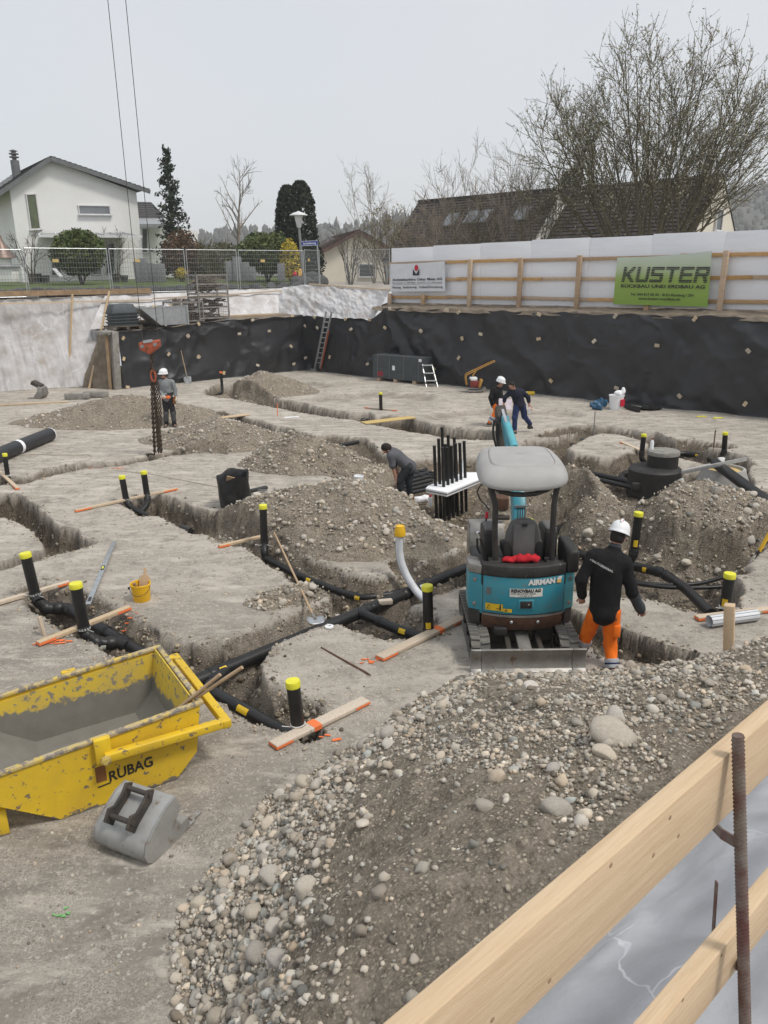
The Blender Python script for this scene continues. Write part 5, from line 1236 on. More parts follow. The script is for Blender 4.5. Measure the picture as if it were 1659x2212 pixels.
# thickets in front of the dark roof
for i, (x, Y, H_, st, sp, bk, lean) in enumerate(((905, 47, 4.6, 9, .5, 'twig_grey', 0), (960, 45, 5.2, 9, .5, 'twig_grey', .05), (1030, 44, 5.0, 9, .55, 'bark_olive', .1), (1095, 43, 5.6, 9, .5, 'twig_grey', .1), (1165, 42, 6.0, 9, .45, 'bark_olive', .0))):
    b_ = DY(x, 540, Y); b_.z = 3.7
    nm = ['leftmost grey-brown thicket before the dark roof', 'grey-brown thicket in front of the twin skylights', 'olive thicket rising before the middle of the dark roof', 'tall grey thicket left of the white gable', 'olive thicket in front of the white gable'][i]
    bare_tree('bare_shrub', nm, b_, st, bk, 40 + i, sp, H_, .035, nb=6, nt=5, twl=.16, tw_r=.0105, group='bare thickets behind the hoarding', cat='shrub', sub=2, lean=(lean, 0))
b_ = DY(970, 520, 70); b_.z = 4; bare_tree('bare_tree', 'bare pale tree rising behind the dark roof ridge', b_, 5, 'bark_pale', 71, .35, 10.5, .06, nb=6, nt=5, twl=.12, tw_r=.012, sub=2)
b_ = DY(1120, 520, 62); b_.z = 4; bare_tree('bare_tree', 'bare bushy tree between the dark roof and the willow', b_, 9, 'twig_grey', 72, .6, 9.5, .06, nb=7, nt=5, twl=.14, tw_r=.010, sub=2)
b_ = DY(835, 600, 50); b_.z = 3.9; bare_tree('budding_shrub', 'budding yellow-green shrub at the left end of the hoarding', b_, 8, 'bark', 73, .4, 4.6, .035, nb=6, nt=5, twl=.15, tw_r=.008, leaf=(.7, .11, 'leaf'), leafm='leaf_budding', cat='shrub')
b_ = DY(808, 560, 60); b_.z = 3.9; bare_tree('bare_tree', 'pale bare sapling left of the dark roof', b_, 4, 'bark_pale', 74, .35, 8.0, .045, nb=7, nt=5, twl=.14, tw_r=.010)
b_ = DY(757, 618, 50); b_.z = 3.9; bare_tree('bare_shrub', 'bare many-stemmed shrub in front of the low cream house', b_, 8, 'bark', 75, .55, 3.6, .04, nb=5, nt=3, twl=.15, tw_r=.009, sub=1, cat='shrub')
b_ = DY(515, 600, 54); b_.z = 4.4; bare_tree('bare_tree', 'tall bare garden tree left of the dark conifers', b_, 1, 'bark_pale', 78, .02, 7.8, .13, nb=15, nt=5, twl=.10, tw_r=.013, sub=2, start=.25, upc=.03)
b_ = DY(68, 605, 47); b_.z = 4.4; bare_tree('bare_shrub', 'bare pruned garden tree beside the copper-hooded grill', b_, 4, 'bark', 77, .5, 3.1, .05, nb=5, nt=4, twl=.14, tw_r=.010, sub=1, cat='shrub')
b_ = DY(255, 604, 50); b_.z = 4.4; bare_tree('bare_shrub', 'slim bare shrub by the terrace door of the white house', b_, 4, 'bark', 79, .22, 3.0, .03, nb=5, nt=4, twl=.12, tw_r=.009, sub=1, cat='shrub')
b_ = DY(460, 600, 50); b_.z = 4.4; bare_tree('bare_shrub', 'fan-shaped green-brown shrub in the lawn left of the steles', b_, 12, 'bark_olive', 80, .55, 2.6, .02, nb=4, nt=4, twl=.14, tw_r=.008, sub=1, cat='shrub', leaf=(.35, .07, 'leaf'), leafm='leaf_hedge')

def shell_pts(n, c, r, rg, inner=.55, lump=.18, seed=0):
    d = rg.normal(size=(n, 3)); d /= np.linalg.norm(d, axis=1)[:, None]
    q = rg.uniform(inner ** 3, 1, n) ** (1 / 3) * (1 + lump * fbm(d[:, 0] * 2.2, d[:, 1] * 2.2, d[:, 2] * 2.2 + seed, seed=seed, oct=3))
    return np.array(c) + d * q[:, None] * np.array(r)
def bush(name, label, base, c, r, n, size, m, seed, trunk=None, cat='shrub', bark='bark'):
    t = thing(name, label, cat, tuple(base)); rg = np.random.default_rng(seed)
    leaf_mesh('crown', shell_pts(n, c, r, rg, seed=seed), size, M(m), t, seed)
    w = Wood(seed)
    for k in range(trunk or 3): w.limb((.06 * math.cos(k * 2), .06 * math.sin(k * 2), -.05), (math.cos(k * 2.1) * .4, math.sin(k * 2.1) * .4, 1), c[2] + r[2] * .3, .06, .03, 5, .06)
    w.b.build('trunk', M(bark), t, smooth=True); return t
def up_bush(name, label, x, y, Y, zb, rx, rz, zc, n, size, m, seed, **k):
    b = DY(x, y, Y); b.z = zb; return bush(name, label, b, (0, 0, zc), (rx, rx, rz), n, size, M(m).name, seed, **k)
up_bush('laurel', 'round clipped laurel in front of the white house', 176, 600, 47, 4.30, 1.55, 1.35, 1.75, 4200, .21, 'leaf_laurel', 301, trunk=5)
up_bush('laurel', 'broad clipped laurel left of the lamp post', 578, 600, 49.5, 4.30, 1.75, 1.25, 1.6, 4200, .21, 'leaf_laurel', 302, trunk=5)
up_bush('copper_bush', 'rust-brown bush at the foot of the spruce', 397, 600, 53, 4.30, 1.25, 1.5, 1.7, 2600, .18, 'leaf_rust', 303)
up_bush('hedge_bush', 'green-brown hedge bush right of the spruce', 435, 605, 54, 4.30, 1.3, 1.25, 1.15, 2400, .18, 'leaf_hedge', 304)
up_bush('hedge_bush', 'green-brown hedge bush behind the granite steles of the lawn', 486, 605, 55, 4.30, 1.5, 1.3, 1.2, 2400, .18, 'leaf_hedge', 305)
up_bush('forsythia', 'yellow flowering forsythia left of the lamp post', 628, 603, 48.3, 4.30, .6, 1.25, 1.2, 1000, .14, 'leaf_forsythia', 306)
up_bush('forsythia', 'small yellow bush in the lawn near the spruce', 392, 592, 50, 4.30, .4, .35, .5, 350, .11, 'leaf_forsythia', 307)
up_bush('evergreen_bush', 'dark evergreen bush behind the short fence panel', 672, 605, 50.5, 4.0, .95, 1.35, 1.3, 2200, .16, 'leaf_dark', 308)
# dark conifers
def conifer(label, x, Y, zb, ztop, rad, seed, kind):
    b = DY(x, 560, Y); b.z = zb; H_ = ztop - zb; t = thing('conifer', label, 'conifer', tuple(b)); rg = np.random.default_rng(seed); w = Wood(seed)
    w.limb((0, 0, -.1), (0, 0, 1), H_ * .96, .16, .03, 6, .01)
    pts = []
    if kind == 'thuja':
        n = 5200; h = rg.uniform(0, 1, n); a = rg.uniform(0, 6.283, n)
        prof = np.clip(np.minimum(1.0, .62 + h * 1.6), 0, 1) * np.sqrt(np.clip(1 - np.clip((h - .45) / .56, 0, 1) ** 2.2, 0, 1))
        r = rad * prof * (1 + .16 * fbm(np.cos(a) * 2, np.sin(a) * 2, h * 7, seed=seed)) * np.sqrt(rg.uniform(.5, 1, n))
        pts = np.stack([r * np.cos(a), r * np.sin(a), h * H_], -1); leaf_mesh('crown', pts, .24, M('leaf_thuja'), t, seed)
    else:
        P = []
        for k in range(150):
            h = .06 + .93 * (k + random.random()) / 150; L = rad * (1 - h) ** .8 * rg.uniform(.65, 1.15) + .12; a = rg.uniform(0, 6.283)
            d = Vector((math.cos(a), math.sin(a), -.12)); br, _ = w.limb((0, 0, h * H_), d, L, .03, .008, 4, .05, .03 if h < .5 else .08, 3)
            for q in range(int(12 + 34 * (L / rad))):
                p, _d = w.at(br, rg.uniform(.1, 1)); P.append(p + Vector((rg.normal(0, .07), rg.normal(0, .07), rg.normal(-.05, .09))))
        leaf_mesh('crown', P, .21, M('leaf_dark'), t, seed)
    w.b.build('trunk', M('bark'), t, smooth=True)
conifer('tall slim dark spruce beside the white house', 378, 57, 4.4, 13.0, 1.75, 311, 'spruce')
conifer('dark columnar conifer left of the lantern', 627, 57, 4.4, 10.45, .95, 312, 'thuja')
conifer('dark columnar conifer behind the lantern, the taller of the pair', 654, 57.5, 4.4, 10.75, 1.15, 313, 'thuja')

# ------------------------------------------------------------------ garden: granite steles, grill, pots, furniture
def stele(label, x, y, w_, h, Y=45.8):
    b = DY(x, y, Y); b.z = 4.30; o = MB().box((0, 0, h / 2), (w_, .32, h), (0, random.uniform(-.03, .03), random.uniform(-.3, .3))).build('granite_stele', M('granite'), bevel=.025); o.location = b
    return tag(o, label, 'stele', 'granite steles on the lawn')
for i, (x, h, w_) in enumerate(((300, 1.15, .40), (313, 1.30, .42), (326, 1.05, .40), (338, 1.0, .36), (350, 1.0, .42))): stele(['leftmost granite stele of the group by the canopy post', 'tallest granite stele of the group by the canopy post', 'middle granite stele of the group by the canopy post', 'slim granite stele right of the middle one by the canopy post', 'rightmost granite stele of the group by the canopy post'][i], x, 600, w_, h)
for i, (x, h, w_) in enumerate(((497, 1.1, .45), (514, 1.35, .5), (531, 1.05, .42), (608, .95, .4), (545, .8, .36))): stele(['wide stele under the bare garden tree', 'tallest stele under the bare garden tree', 'stele just right of the tallest one under the bare tree', 'lone stele between the broad laurel and the forsythia', 'shortest stele left of the broad laurel'][i], x, 600, w_, h, 47)
gq = DY(12, 600, 45.5); gq.z = 4.4; t = thing('garden_grill', 'garden grill fireplace with copper hood at the left edge', 'grill', tuple(gq))
MB().box((0, 0, .35), (1.25, .8, .7)).build('base', M('render_white'), t, bevel=.03); MB().box((0, -.05, .8), (1.45, .95, .12)).build('slab', M('granite'), t, bevel=.02)
MB().lathe([(.42, .86), (.45, 1.3)], 18).build('firebox', M('render_white'), t, smooth=True); MB().lathe([(.68, 1.3), (.66, 1.36), (.30, 1.95), (.14, 2.25), (.10, 2.5)], 20).build('hood', M('copper'), t, smooth=True)
for i, (x, y, s) in enumerate(((78, 598, .35), (97, 598, .28), (250, 595, .3), (268, 595, .25))):
    b = DY(x, y, 50.5); b.z = 4.30; tag(MB().lathe([(s * .75, 0), (s, s * 1.6), (s * 1.05, s * 1.65), (s * .9, s * 1.6)], 14, b).build('planter', M('boulder'), smooth=True), ['dark planter right of the bare pruned tree', 'smaller dark planter left of the round laurel', 'dark planter by the terrace door', 'small dark planter at the canopy post'][i], 'planter')
b = DY(150, 600, 50); b.z = 4.30; t = thing('garden_chair', 'white garden lounger under the round laurel', 'chair', tuple(b))
MB().box((0, 0, .35), (1.1, .55, .05), (0, -.12, 0)).build('seat', M('frame_white'), t); MB().box((-.7, 0, .62), (.6, .55, .05), (0, .9, 0)).build('backrest', M('frame_white'), t)
for s in (-.4, .4): MB().bar((s, -.2, .35), (-s * .6, -.2, 0), .03, .03).build('leg', M('trim_grey'), t)
# ================================================================== drain pipes
UP = Vector((0, 0, 1))
def arc_path(pts, r, n=5):
    """round the corners of a polyline"""
    pts = [Vector(p) for p in pts]; out = [pts[0]]
    for a, b, c in zip(pts, pts[1:], pts[2:]):
        d1 = (a - b); d2 = (c - b); k = min(r, d1.length * .45, d2.length * .45); p = b + d1.normalized() * k; q = b + d2.normalized() * k
        for i in range(n + 1): t = i / n; out.append(p * (1 - t) ** 2 + b * 2 * t * (1 - t) + q * t * t)
    out.append(pts[-1]); return out
def collar(par, p, d, r, L=.13, m='black_pipe', name='socket'):
    d = Vector(d).normalized(); p = Vector(p); MB().tube([p - d * L / 2, p - d * (L / 2 - .012), p + d * (L / 2 - .012), p + d * L / 2], [r * 1.02, r * 1.13, r * 1.13, r * 1.02], 16).build(name, M(m), par, smooth=True, world=True)
def sticker(par, p, d, r, ang=0.0, m='yellow_label', L=.12, wdt=.5):
    """curved label wrapped on the upper, camera-facing side of a pipe"""
    d = Vector(d).normalized(); v = (Vector((0, 0, CAM_H)) - Vector(p)); v = (v - d * v.dot(d)).normalized(); s = d.cross(v); b = MB(); k = 5; rr = r * 1.03
    vs = []
    for i in range(k):
        a = ang + (i / (k - 1) - .5) * wdt * 2; o = (v * math.cos(a) + s * math.sin(a)) * rr
        vs += [Vector(p) + o - d * L / 2, Vector(p) + o + d * L / 2]
    b.add(vs, [(2 * i, 2 * i + 1, 2 * i + 3, 2 * i + 2) for i in range(k - 1)]); b.build('sticker', M(m), par, smooth=True, world=True)
def pipe_thing(label, pts, r, sockets=(), stickers=(), bend=.18, name='drain_pipe', group='black drain pipes in the trenches', n=16):
    pts = [Vector(p) for p in pts]; t = thing(name, label, 'pipe', tuple(pts[0]), group=group)
    MB().tube(arc_path(pts, bend), r, n).build('pipe', M('black_pipe'), t, smooth=True, world=True)
    for f in sockets:
        i = min(int(f), len(pts) - 2); p = pts[i].lerp(pts[i + 1], f - i); collar(t, p, pts[i + 1] - pts[i], r)
    for s in stickers:
        f = s[0]; i = min(int(f), len(pts) - 2); p = pts[i].lerp(pts[i + 1], f - i); sticker(t, p, pts[i + 1] - pts[i], r, *s[1:])
    return t
def riser(label, top, base, r, run=(), tie=True, cap='yellow_cap', ztie=.0, stick=None, runsock=(), bend=.14):
    """upright pipe stub with yellow cap; run = further pixels (x, y, z) of the bend below"""
    b = G(base[0], base[1], 0.0); tp = DY(top[0], top[1], b.y); d = (tp - b).normalized()
    t = thing('drain_riser', label, 'pipe', tuple(b), group='capped drain risers standing in the trenches')
    pts = [tp, b] + [G(*q) for q in run] if run else [tp, b - d * .35]
    path = arc_path(pts, bend)
    MB().tube(path, r, 18).build('pipe', M('black_pipe'), t, smooth=True, world=True)
    MB().lathe([(r * 1.08, -.065), (r * 1.10, -.055), (r * 1.10, -.008), (r * 1.02, .006), (r * .6, .008)], 20, tp - b, axis=d).build('cap', M(cap), t, smooth=True)
    if run:
        collar(t, b + d * .02, d, r, .10)
        for f in runsock:
            i = min(int(f), len(pts) - 2); collar(t, pts[i].lerp(pts[i + 1], f - i), pts[i + 1] - pts[i], r, .11)
    if tie:
        tm = MB(); c0 = b + d * (ztie + .03)
        x = d.orthogonal().normalized(); y = d.cross(x)
        for k, dz in ((1.07, 0), (1.07, .018)): tm.tube([c0 + d * dz + (x * math.cos(a) + y * math.sin(a)) * r * 1.07 for a in np.linspace(0, 6.283, 15)[:-1]], .007, 5, closed=True)
        tm.tube([c0 + Vector((r, -r * .6, 0)), c0 + Vector((r + .10, -r - .05, .01))], .005, 4); tm.tube([c0 + Vector((-r, -r * .5, 0)), c0 + Vector((-r - .09, -r * .9, .03))], .005, 4)
        tm.build('wire_tie', M('white_tie'), t, smooth=True, world=True)
    if stick is not None:
        for s in stick: sticker(t, b + d * s, d, r, random.uniform(-.3, .3))
    return t
zp = -.26
a_, b_ = G(395, 1484, zp), G(1224, 1137, zp)
pipe_thing('long thick main drain pipe running from the yellow skip to behind the excavator', [a_, a_.lerp(b_, .2), a_.lerp(b_, .42), a_.lerp(b_, .55), a_.lerp(b_, .8), b_], .093, (.25, 1.75, 2.3, 2.75), ((.32, 0, 'yellow_label', .1), (1.3, .2, 'yellow_label', .07), (2.6, .1, 'white_label', .09)))
pj = a_.lerp(b_, .475)
pipe_thing('drain branch running from the middle riser to the main pipe junction', [G(573, 1206, -.2), G(650, 1246, -.24), G(735, 1279, -.26), G(783, 1293, -.26), pj], .062, (.05, 1.0, 2.6), ((1.25, .1, 'yellow_label', .1), (2.85, .3, 'yellow_label', .1)))
riser('black riser with yellow cap in the middle, shovel leaning on its cross board', (568, 1091), (571, 1178), .066, [(571, 1192, -.08), (574, 1206, -.2)], ztie=-.02, runsock=(1.0,))
pipe_thing('short drain branch from the junction towards the excavator track', [a_.lerp(b_, .452), G(778, 1324, -.24), G(800, 1334, -.24), G(850, 1356, -.24), G(912, 1378, -.22)], .074, (.7, 1.3, 2.4), ((3.4, .1, 'yellow_label', .12),))
riser('black riser with yellow cap left of the excavator track', (923, 1265), (926, 1364), .070, [(918, 1374, -.18)], tie=False, stick=(.10,))
pipe_thing('drain branch from the main pipe to the front riser', [a_.lerp(b_, .075), G(447, 1488, -.28), G(472, 1503, -.30), G(560, 1553, -.28), G(636, 1594, -.25)], .080, (.6, 1.4), ((2.7, .1, 'yellow_label', .2),))
riser('front black riser with yellow cap standing by the wide plank', (632, 1471), (645, 1575), .072, [(640, 1592, -.2)], ztie=.02)
pipe_thing('left drain run with two bends disappearing behind the yellow skip', [G(75, 1292, -.02), G(104, 1317, -.22), G(140, 1312, -.22), G(166, 1328, -.24), G(236, 1370, -.26), G(300, 1408, -.28), G(372, 1452, -.28)], .088, (.9, 1.6, 2.4, 3.9, 4.5), ((1.9, .2, 'white_label', .07),))
riser('leftmost large black riser with yellow cap, level leaning nearby', (54, 1195), (77, 1288), .079, [(84, 1300, -.06)], ztie=0)
pipe_thing('short forked drain bend under the riser next to the yellow skip', [G(180, 1366, -.02), G(212, 1391, -.20), G(252, 1388, -.24), G(276, 1396, -.26)], .084, (.9, 1.7), ((1.2, .8, 'white_label', .08),))
riser('large black riser with yellow cap close to the yellow skip', (163, 1260), (182, 1362), .080, [(190, 1374, -.07)], ztie=0)
riser('left one of the twin risers behind the long orange-edged batten', (263, 1028), (273, 1082), .066, [(284, 1098, -.14), (320, 1116, -.26)], ztie=-.01, runsock=(1.3,))
riser('right one of the twin risers behind the long orange-edged batten', (310, 1018), (318, 1072), .066, [(318, 1090, -.12), (304, 1106, -.22)], ztie=-.01, runsock=(1.3,), stick=(-.12,))
pipe_thing('black pipe end poking from the trench right of the twin risers', [G(392, 1140, -.25), G(412, 1148, -.25)], .07, ())
riser('black riser with yellow cap right behind the worker in orange', (1380, 1107), (1369, 1193), .072, [(1366, 1206, -.1), (1343, 1229, -.35)], tie=False, stick=(.18, -.06), runsock=(1.2,))
pipe_thing('drain run passing behind the worker in orange and down to the right', [G(1196, 1182, -.30), G(1262, 1200, -.33), G(1362, 1222, -.36), G(1430, 1237, -.34), G(1482, 1272, -.30), G(1537, 1326, -.18)], .082, (1.2, 2.9, 3.2), ((2.5, .2, 'yellow_label', .07),))
riser('black riser with yellow cap at the right, behind the square stake', (1577, 1239), (1566, 1316), .076, stick=(.12,), tie=True)
riser('far black riser with yellow cap in front of the mesh panel stack', (822, 848), (823, 886), .062, tie=False)
riser('far black riser with red and orange cap by the left fleece', (477, 803), (480, 838), .060, [(480, 848, -.1), (452, 862, -.35)], cap='orange_paint', tie=True)
riser('black riser with yellow cap behind the manhole shaft, left one', (1391, 938), (1386, 980), .066, [(1386, 992, -.14), (1397, 1002, -.28)], tie=False, runsock=(1.0,))
riser('black riser with yellow cap behind the concrete cone, far right', (1567, 934), (1564, 976), .066, [(1556, 988, -.28), (1530, 994, -.32)], tie=False, runsock=(1.0,))
riser('small black riser with yellow cap at the left edge below the fleece roll', (10, 980), (17, 1030), .055, tie=True)
riser('yellow-capped riser just showing behind the excavator seat', (1142, 1122), (1139, 1180), .075, tie=False)
pipe_thing('drain run behind the manhole with a right-angled branch', [G(*NF(715, 445), -.30), G(*NF(600, 500), -.33), G(*NF(485, 555), -.36), G(*NF(520, 590), -.38), G(*NF(640, 625), -.38)], .075, (1.6, 2.3), ((1.0, .2, 'white_label', .06),))
pipe_thing('long drain pipe behind the heap leading into the manhole, upper one', [G(*NF(110, 510), -.34), G(*NF(300, 540), -.36), G(*NF(620, 612), -.38)], .066, (1.5,), ())
pipe_thing('long drain pipe behind the heap leading into the manhole, lower one', [G(*NF(150, 540), -.40), G(*NF(350, 590), -.40), G(*NF(610, 650), -.40)], .058, ())
pipe_thing('drain pipe lying in the far right trench behind the manhole', [G(*NF(850, 385), -.34), G(*NF(1000, 372), -.34), G(*NF(1150, 392), -.34), G(*NF(1290, 410), -.33)], .070, (1.1,), ((1.7, .2, 'yellow_label', .12),))
for k, (pts, lab) in enumerate((([(590, 1385), (700, 1408), (980, 1418), (1150, 1400), (1312, 1353)], 'upper black cable duct in the trench behind the worker in orange'), ([(590, 1400), (800, 1432), (1000, 1440), (1200, 1436), (1316, 1428)], 'lower black cable duct in the trench behind the worker in orange'))):
    q = [G(*NF(*p), -.34) for p in pts]; pipe_thing(lab, q, .034, (), bend=.5, n=10)
for k, pts in enumerate(([(-100, 320), (0, 290), (110, 262), (225, 258)], [(-110, 340), (0, 318), (120, 280), (220, 262)], [(-100, 350), (20, 328), (130, 296)])):
    pipe_thing(['upper black duct in the trench right of the excavator boom', 'middle black duct in the trench right of the excavator boom', 'lower black duct in the trench right of the excavator boom'][k], [G(*NF(*p), -.35) for p in pts], .045, (), bend=.5, n=10)
pipe_thing('short loose pipe length lying beyond the bending worker', [G(*MF(1062, 1085), .05), G(*MF(1178, 1062), .05)], .06, ())
pipe_thing('pipe end in the long trench under the far yellow plank', [G(*MF(1200, 925), -.3), G(*MF(1262, 910), -.25)], .10, ())
for k in range(6):
    a, b = WF(-60 + 6 * k, 800 + 22 * k), WF(130 + 12 * k, 742 + 24 * k)
    pipe_thing(['%s of six black pipe lengths stacked beside the bending worker' % o for o in ('rearmost', 'second from the rear', 'third from the rear', 'third from the front', 'second from the front', 'frontmost')][k], [G(*a, -.22 + .02 * (k % 2)), G(*b, -.22 + .02 * (k % 2))], .045, (), name='pipe_length', group='black pipe lengths beside the bending worker', n=10)
for k in range(3):
    a, b = WF(30, 748 + 14 * k), WF(180, 765 + 16 * k); pipe_thing(['upper', 'middle', 'lower'][k] + ' of three black ducts running from the bending worker to the foam board', [G(*a, -.2), G(*b, -.22)], .035, (), name='pipe_length', group='black ducts by the foam board', n=10)
# white corrugated conduit with yellow cap
cp = [G(905, 1288, -.2), G(893, 1270, -.08), G(878, 1248, .02)]
base = G(884, 1262, -.1); Yc = base.y
arc = [G(918, 1296, -.28), G(900, 1278, -.2), DY(886, 1258, Yc), DY(874, 1236, Yc + .05), DY(865, 1210, Yc + .08), DY(862, 1185, Yc + .1), DY(864, 1150, Yc + .1)]
t = thing('conduit', 'curved white corrugated conduit with yellow plug in front of the centre heap', 'conduit', tuple(base))
pth = arc_path(arc, .12, 4); MB().tube(pth, .062, 16).build('tube', M('conduit_white'), t, smooth=True, world=True)
st = MB()
for k in range(9):
    a0 = 2 * math.pi * k / 9
    st.tube([p + Vector((math.cos(a0) * .0625, math.sin(a0) * .045, math.sin(a0) * .045)) for p in pth], .0045, 4)
st.build('stripe', M('trim_grey'), t, world=True)
MB().lathe([(.075, -.06), (.088, -.05), (.092, .0), (.078, .06), (.07, .11), (.05, .118)], 10, arc[-1]).build('plug', M('bucket_yellow'), t, world=True, smooth=True)
q0, q1 = G(1532, 1342, .085), G(1634, 1328, .085)
t = thing('foil_tube', 'silver striped tube lying on the batten behind the square stake', 'tube', tuple(q0)); t_ = MB().tube([q0, q1], .08, 18, caps=False); t_.tube([q1, q0], .072, 18, caps=False); t_.build('tube', M('conduit_white'), t, smooth=True, world=True)
sm = MB(); dd = (q1 - q0).normalized(); ox = dd.orthogonal().normalized(); oy = dd.cross(ox)
for k in range(10): a = k * .628; o = (ox * math.cos(a) + oy * math.sin(a)) * .0805; sm.tube([q0 + o, q1 + o], .004, 4)
sm.build('stripe', M('trim_grey'), t, world=True)

# ------------------------------------------------------------------ battens and planks
def board(label, a, b, w_, h, z=.0, ends='both', mid=False, group='marker battens across the trenches', name='batten', m='batten', paint='orange_paint', bridge=True):
    A = G(a[0], a[1], z + h / 2); B_ = G(b[0], b[1], z + h / 2)
    if bridge:
        for P in (A, B_): P.z = max(fz(P.x, P.y), -.05) + h / 2 + .012
    t = thing(name, label, 'batten' if name == 'batten' else 'plank', tuple(A), group=group)
    o = MB().bar(A, B_, w_, h); ob = o.build('board', M(m), t, world=True, bevel=.004)
    d = (B_ - A).normalized()
    for f, on in ((.0, ends in ('both', 'a')), (1.0, ends in ('both', 'b'))):
        if not on: continue
        p = A if f == 0 else B_; s = 1 if f == 0 else -1; L = (B_ - A).length
        MB().bar(p - d * .003 * s + Vector((0, 0, -h * .12)), p + d * s * min(.34, L * .16) + Vector((0, 0, -h * .12)), w_ + .006, h * .60).build('paint_mark', M(paint), ob, world=True)
    if mid:
        p = A.lerp(B_, mid); MB().bar(p - d * .05, p + d * .05, w_ + .006, h + .006).build('paint_mark', M(paint), ob, world=True)
    return t
board('long batten at the left edge crossing behind the leftmost riser', (-30, 1309), (150, 1258), .08, .055, ends='b')
board('batten in front of the riser close to the yellow skip', (82, 1392), (280, 1314), .085, .055)
board('long batten in front of the twin risers', (163, 1105), (382, 1055), .07, .05)
board('batten under the leaning shovel at the middle riser', (473, 1182), (607, 1152), .075, .05)
board('wide plank at the front riser', (590, 1614), (790, 1513), .14, .045, name='plank', mid=.42)
board('wide plank left of the excavator track', (820, 1424), (1000, 1336), .14, .045, name='plank', mid=.68)
board('batten behind the square stake at the right edge', (1505, 1336), (1668, 1318), .11, .05)
board('yellow shuttering plank bridging the long far trench', (785, 914), (892, 902), .42, .03, name='plank', m='sand_yellow', ends='none', group='planks bridging trenches')
board('pale shuttering plank bridging the trench by the brown heap', (462, 904), (536, 896), .30, .03, name='plank', m='batten', ends='none', group='planks bridging trenches')
board('thin painted batten in front of the far riser', (788, 881), (858, 887), .06, .045)
board('batten on the earth island left of the manhole', (1342, 956), (1384, 970), .10, .05, ends='a')
board('pale batten at the left edge by the small riser', (-10, 1012), (38, 1056), .08, .05, ends='b')
g = G(97, 1374); tag(MB().bar(g + Vector((0, 0, -.1)), g + Vector((-.05, .03, .27)), .045, .045).build('peg', M('batten'), bevel=.004), 'small wooden peg standing left of the batten by the skip', 'peg')
g = G(1577, 1452); g.z = -.2; tp = DY(1576, 1306, g.y + .05)
tag(MB().bar(g, tp, .115, .115).build('stake', M('rail_wood'), bevel=.006), 'square wooden stake standing at the right edge of the pit', 'stake')
for k, (x, y, w_, lab) in enumerate(((690, 1592, .12, 'orange spray mark in front of the wide plank'), (1545, 1338, .10, 'orange spray mark at the end of the right batten'), (470, 1088, 0, ''), (800, 1430, .08, 'orange spray mark at the end of the plank by the excavator'), (255, 1012, .10, 'orange spray mark on the slab behind the twin risers, right one'), (197, 1010, .1, 'orange spray mark on the slab behind the twin risers, left one'), (1250, 860, .2, 'orange spray mark at the foot of the right fleece'), (118, 1390, .12, 'orange spray mark below the batten near the skip'), (275, 1330, .12, 'orange spray mark beside the yellow bucket'))):
    if not w_: continue
    q = G(x, y); b = MB()
    for j in range(9):
        an = random.uniform(-.35, .35); px_, py_ = q.x + random.gauss(0, w_ * .9), q.y + random.gauss(0, w_ * .4); z_ = fz(px_, py_) + .012; L = w_ * random.uniform(.3, .8)
        b.box((px_, py_, z_), (L, L * .35, .006), (0, 0, an))
    tag(b.build('spray_mark', M('orange_paint')), lab, 'paint mark', kind='stuff')
for x, y, lab in ((138, 1975, 'green spray mark on the gravel floor at lower left'), (945, 820, 'green spray mark in front of the worn far hollow')):
    q = G(x, y); b = MB()
    for j in range(8): px_, py_ = q.x + random.gauss(0, .03 if y > 1000 else .3), q.y + random.gauss(0, .03 if y > 1000 else .2); b.box((px_, py_, fz(px_, py_) + .012), (.03 if y > 1000 else .25, .012 if y > 1000 else .08, .006), (0, 0, random.uniform(-1, 1)))
    tag(b.build('spray_mark', M('green_paint')), lab, 'paint mark', kind='stuff')
# ================================================================== mini excavator
ex = thing('mini_excavator', 'teal mini excavator with grey canopy seen from behind', 'excavator', (1.70, 9.2, 0))
def EP(x, y, Y): return DY(*EF(x, y), Y)
def part(mb, name, m, smooth=False, bevel=0.0, par=None, **k): return mb.build(name, M(m), par or ex, smooth=smooth, bevel=bevel, world=True, **k)
XC = 1.70
def curved(x0, x1, z0, z1, yf, th_, n=14, taper=0.0):
    """plate bulging towards the camera"""
    b = MB(); vs = []; fs = []
    for i in range(n + 1):
        x = x0 + (x1 - x0) * i / n; y = yf(x)
        for z, yy in ((z0, y + taper), (z1, y), (z1, y + th_), (z0, y + th_ + taper)): vs.append((x, yy, z))
    for i in range(n):
        for k in range(4): a = i * 4 + k; c = i * 4 + (k + 1) % 4; fs.append((a, c, c + 4, a + 4))
    fs += [(3, 2, 1, 0), tuple(n * 4 + k for k in range(4))]; b.add(vs, fs); return b
yf = lambda x: 8.60 + .16 * ((x - XC) / .56) ** 2
# blade
for x0, x1 in ((1.02, 1.145), (1.150, 2.235), (2.240, 2.40)):
    b = MB(); vs = []; prof = [(.0, .02), (.045, .05), (.075, .13), (.07, .22), (.02, .305), (.05, .315), (.105, .22), (.115, .13), (.085, .04)]
    for x in (x0, x1): vs += [(x, 8.22 + y, z) for y, z in prof]
    n = len(prof); b.add(vs, [tuple(range(n)), tuple(range(2 * n - 1, n - 1, -1))] + [(i, (i + 1) % n, n + (i + 1) % n, n + i) for i in range(n)]); part(b, 'blade', 'steel', bevel=.004)
for s in (-.2, .2): part(MB().bar((XC + s, 8.30, .16), (XC + s * .9, 9.2, .30), .06, .09), 'blade_arm', 'dark_steel', bevel=.006)
part(MB().bar((XC, 8.32, .18), (XC, 9.1, .34), .16, .05), 'blade_cylinder', 'steel', bevel=.01)
part(MB().box((XC, 9.25, .28), (.82, .9, .30)), 'undercarriage', 'dark_steel', bevel=.02)
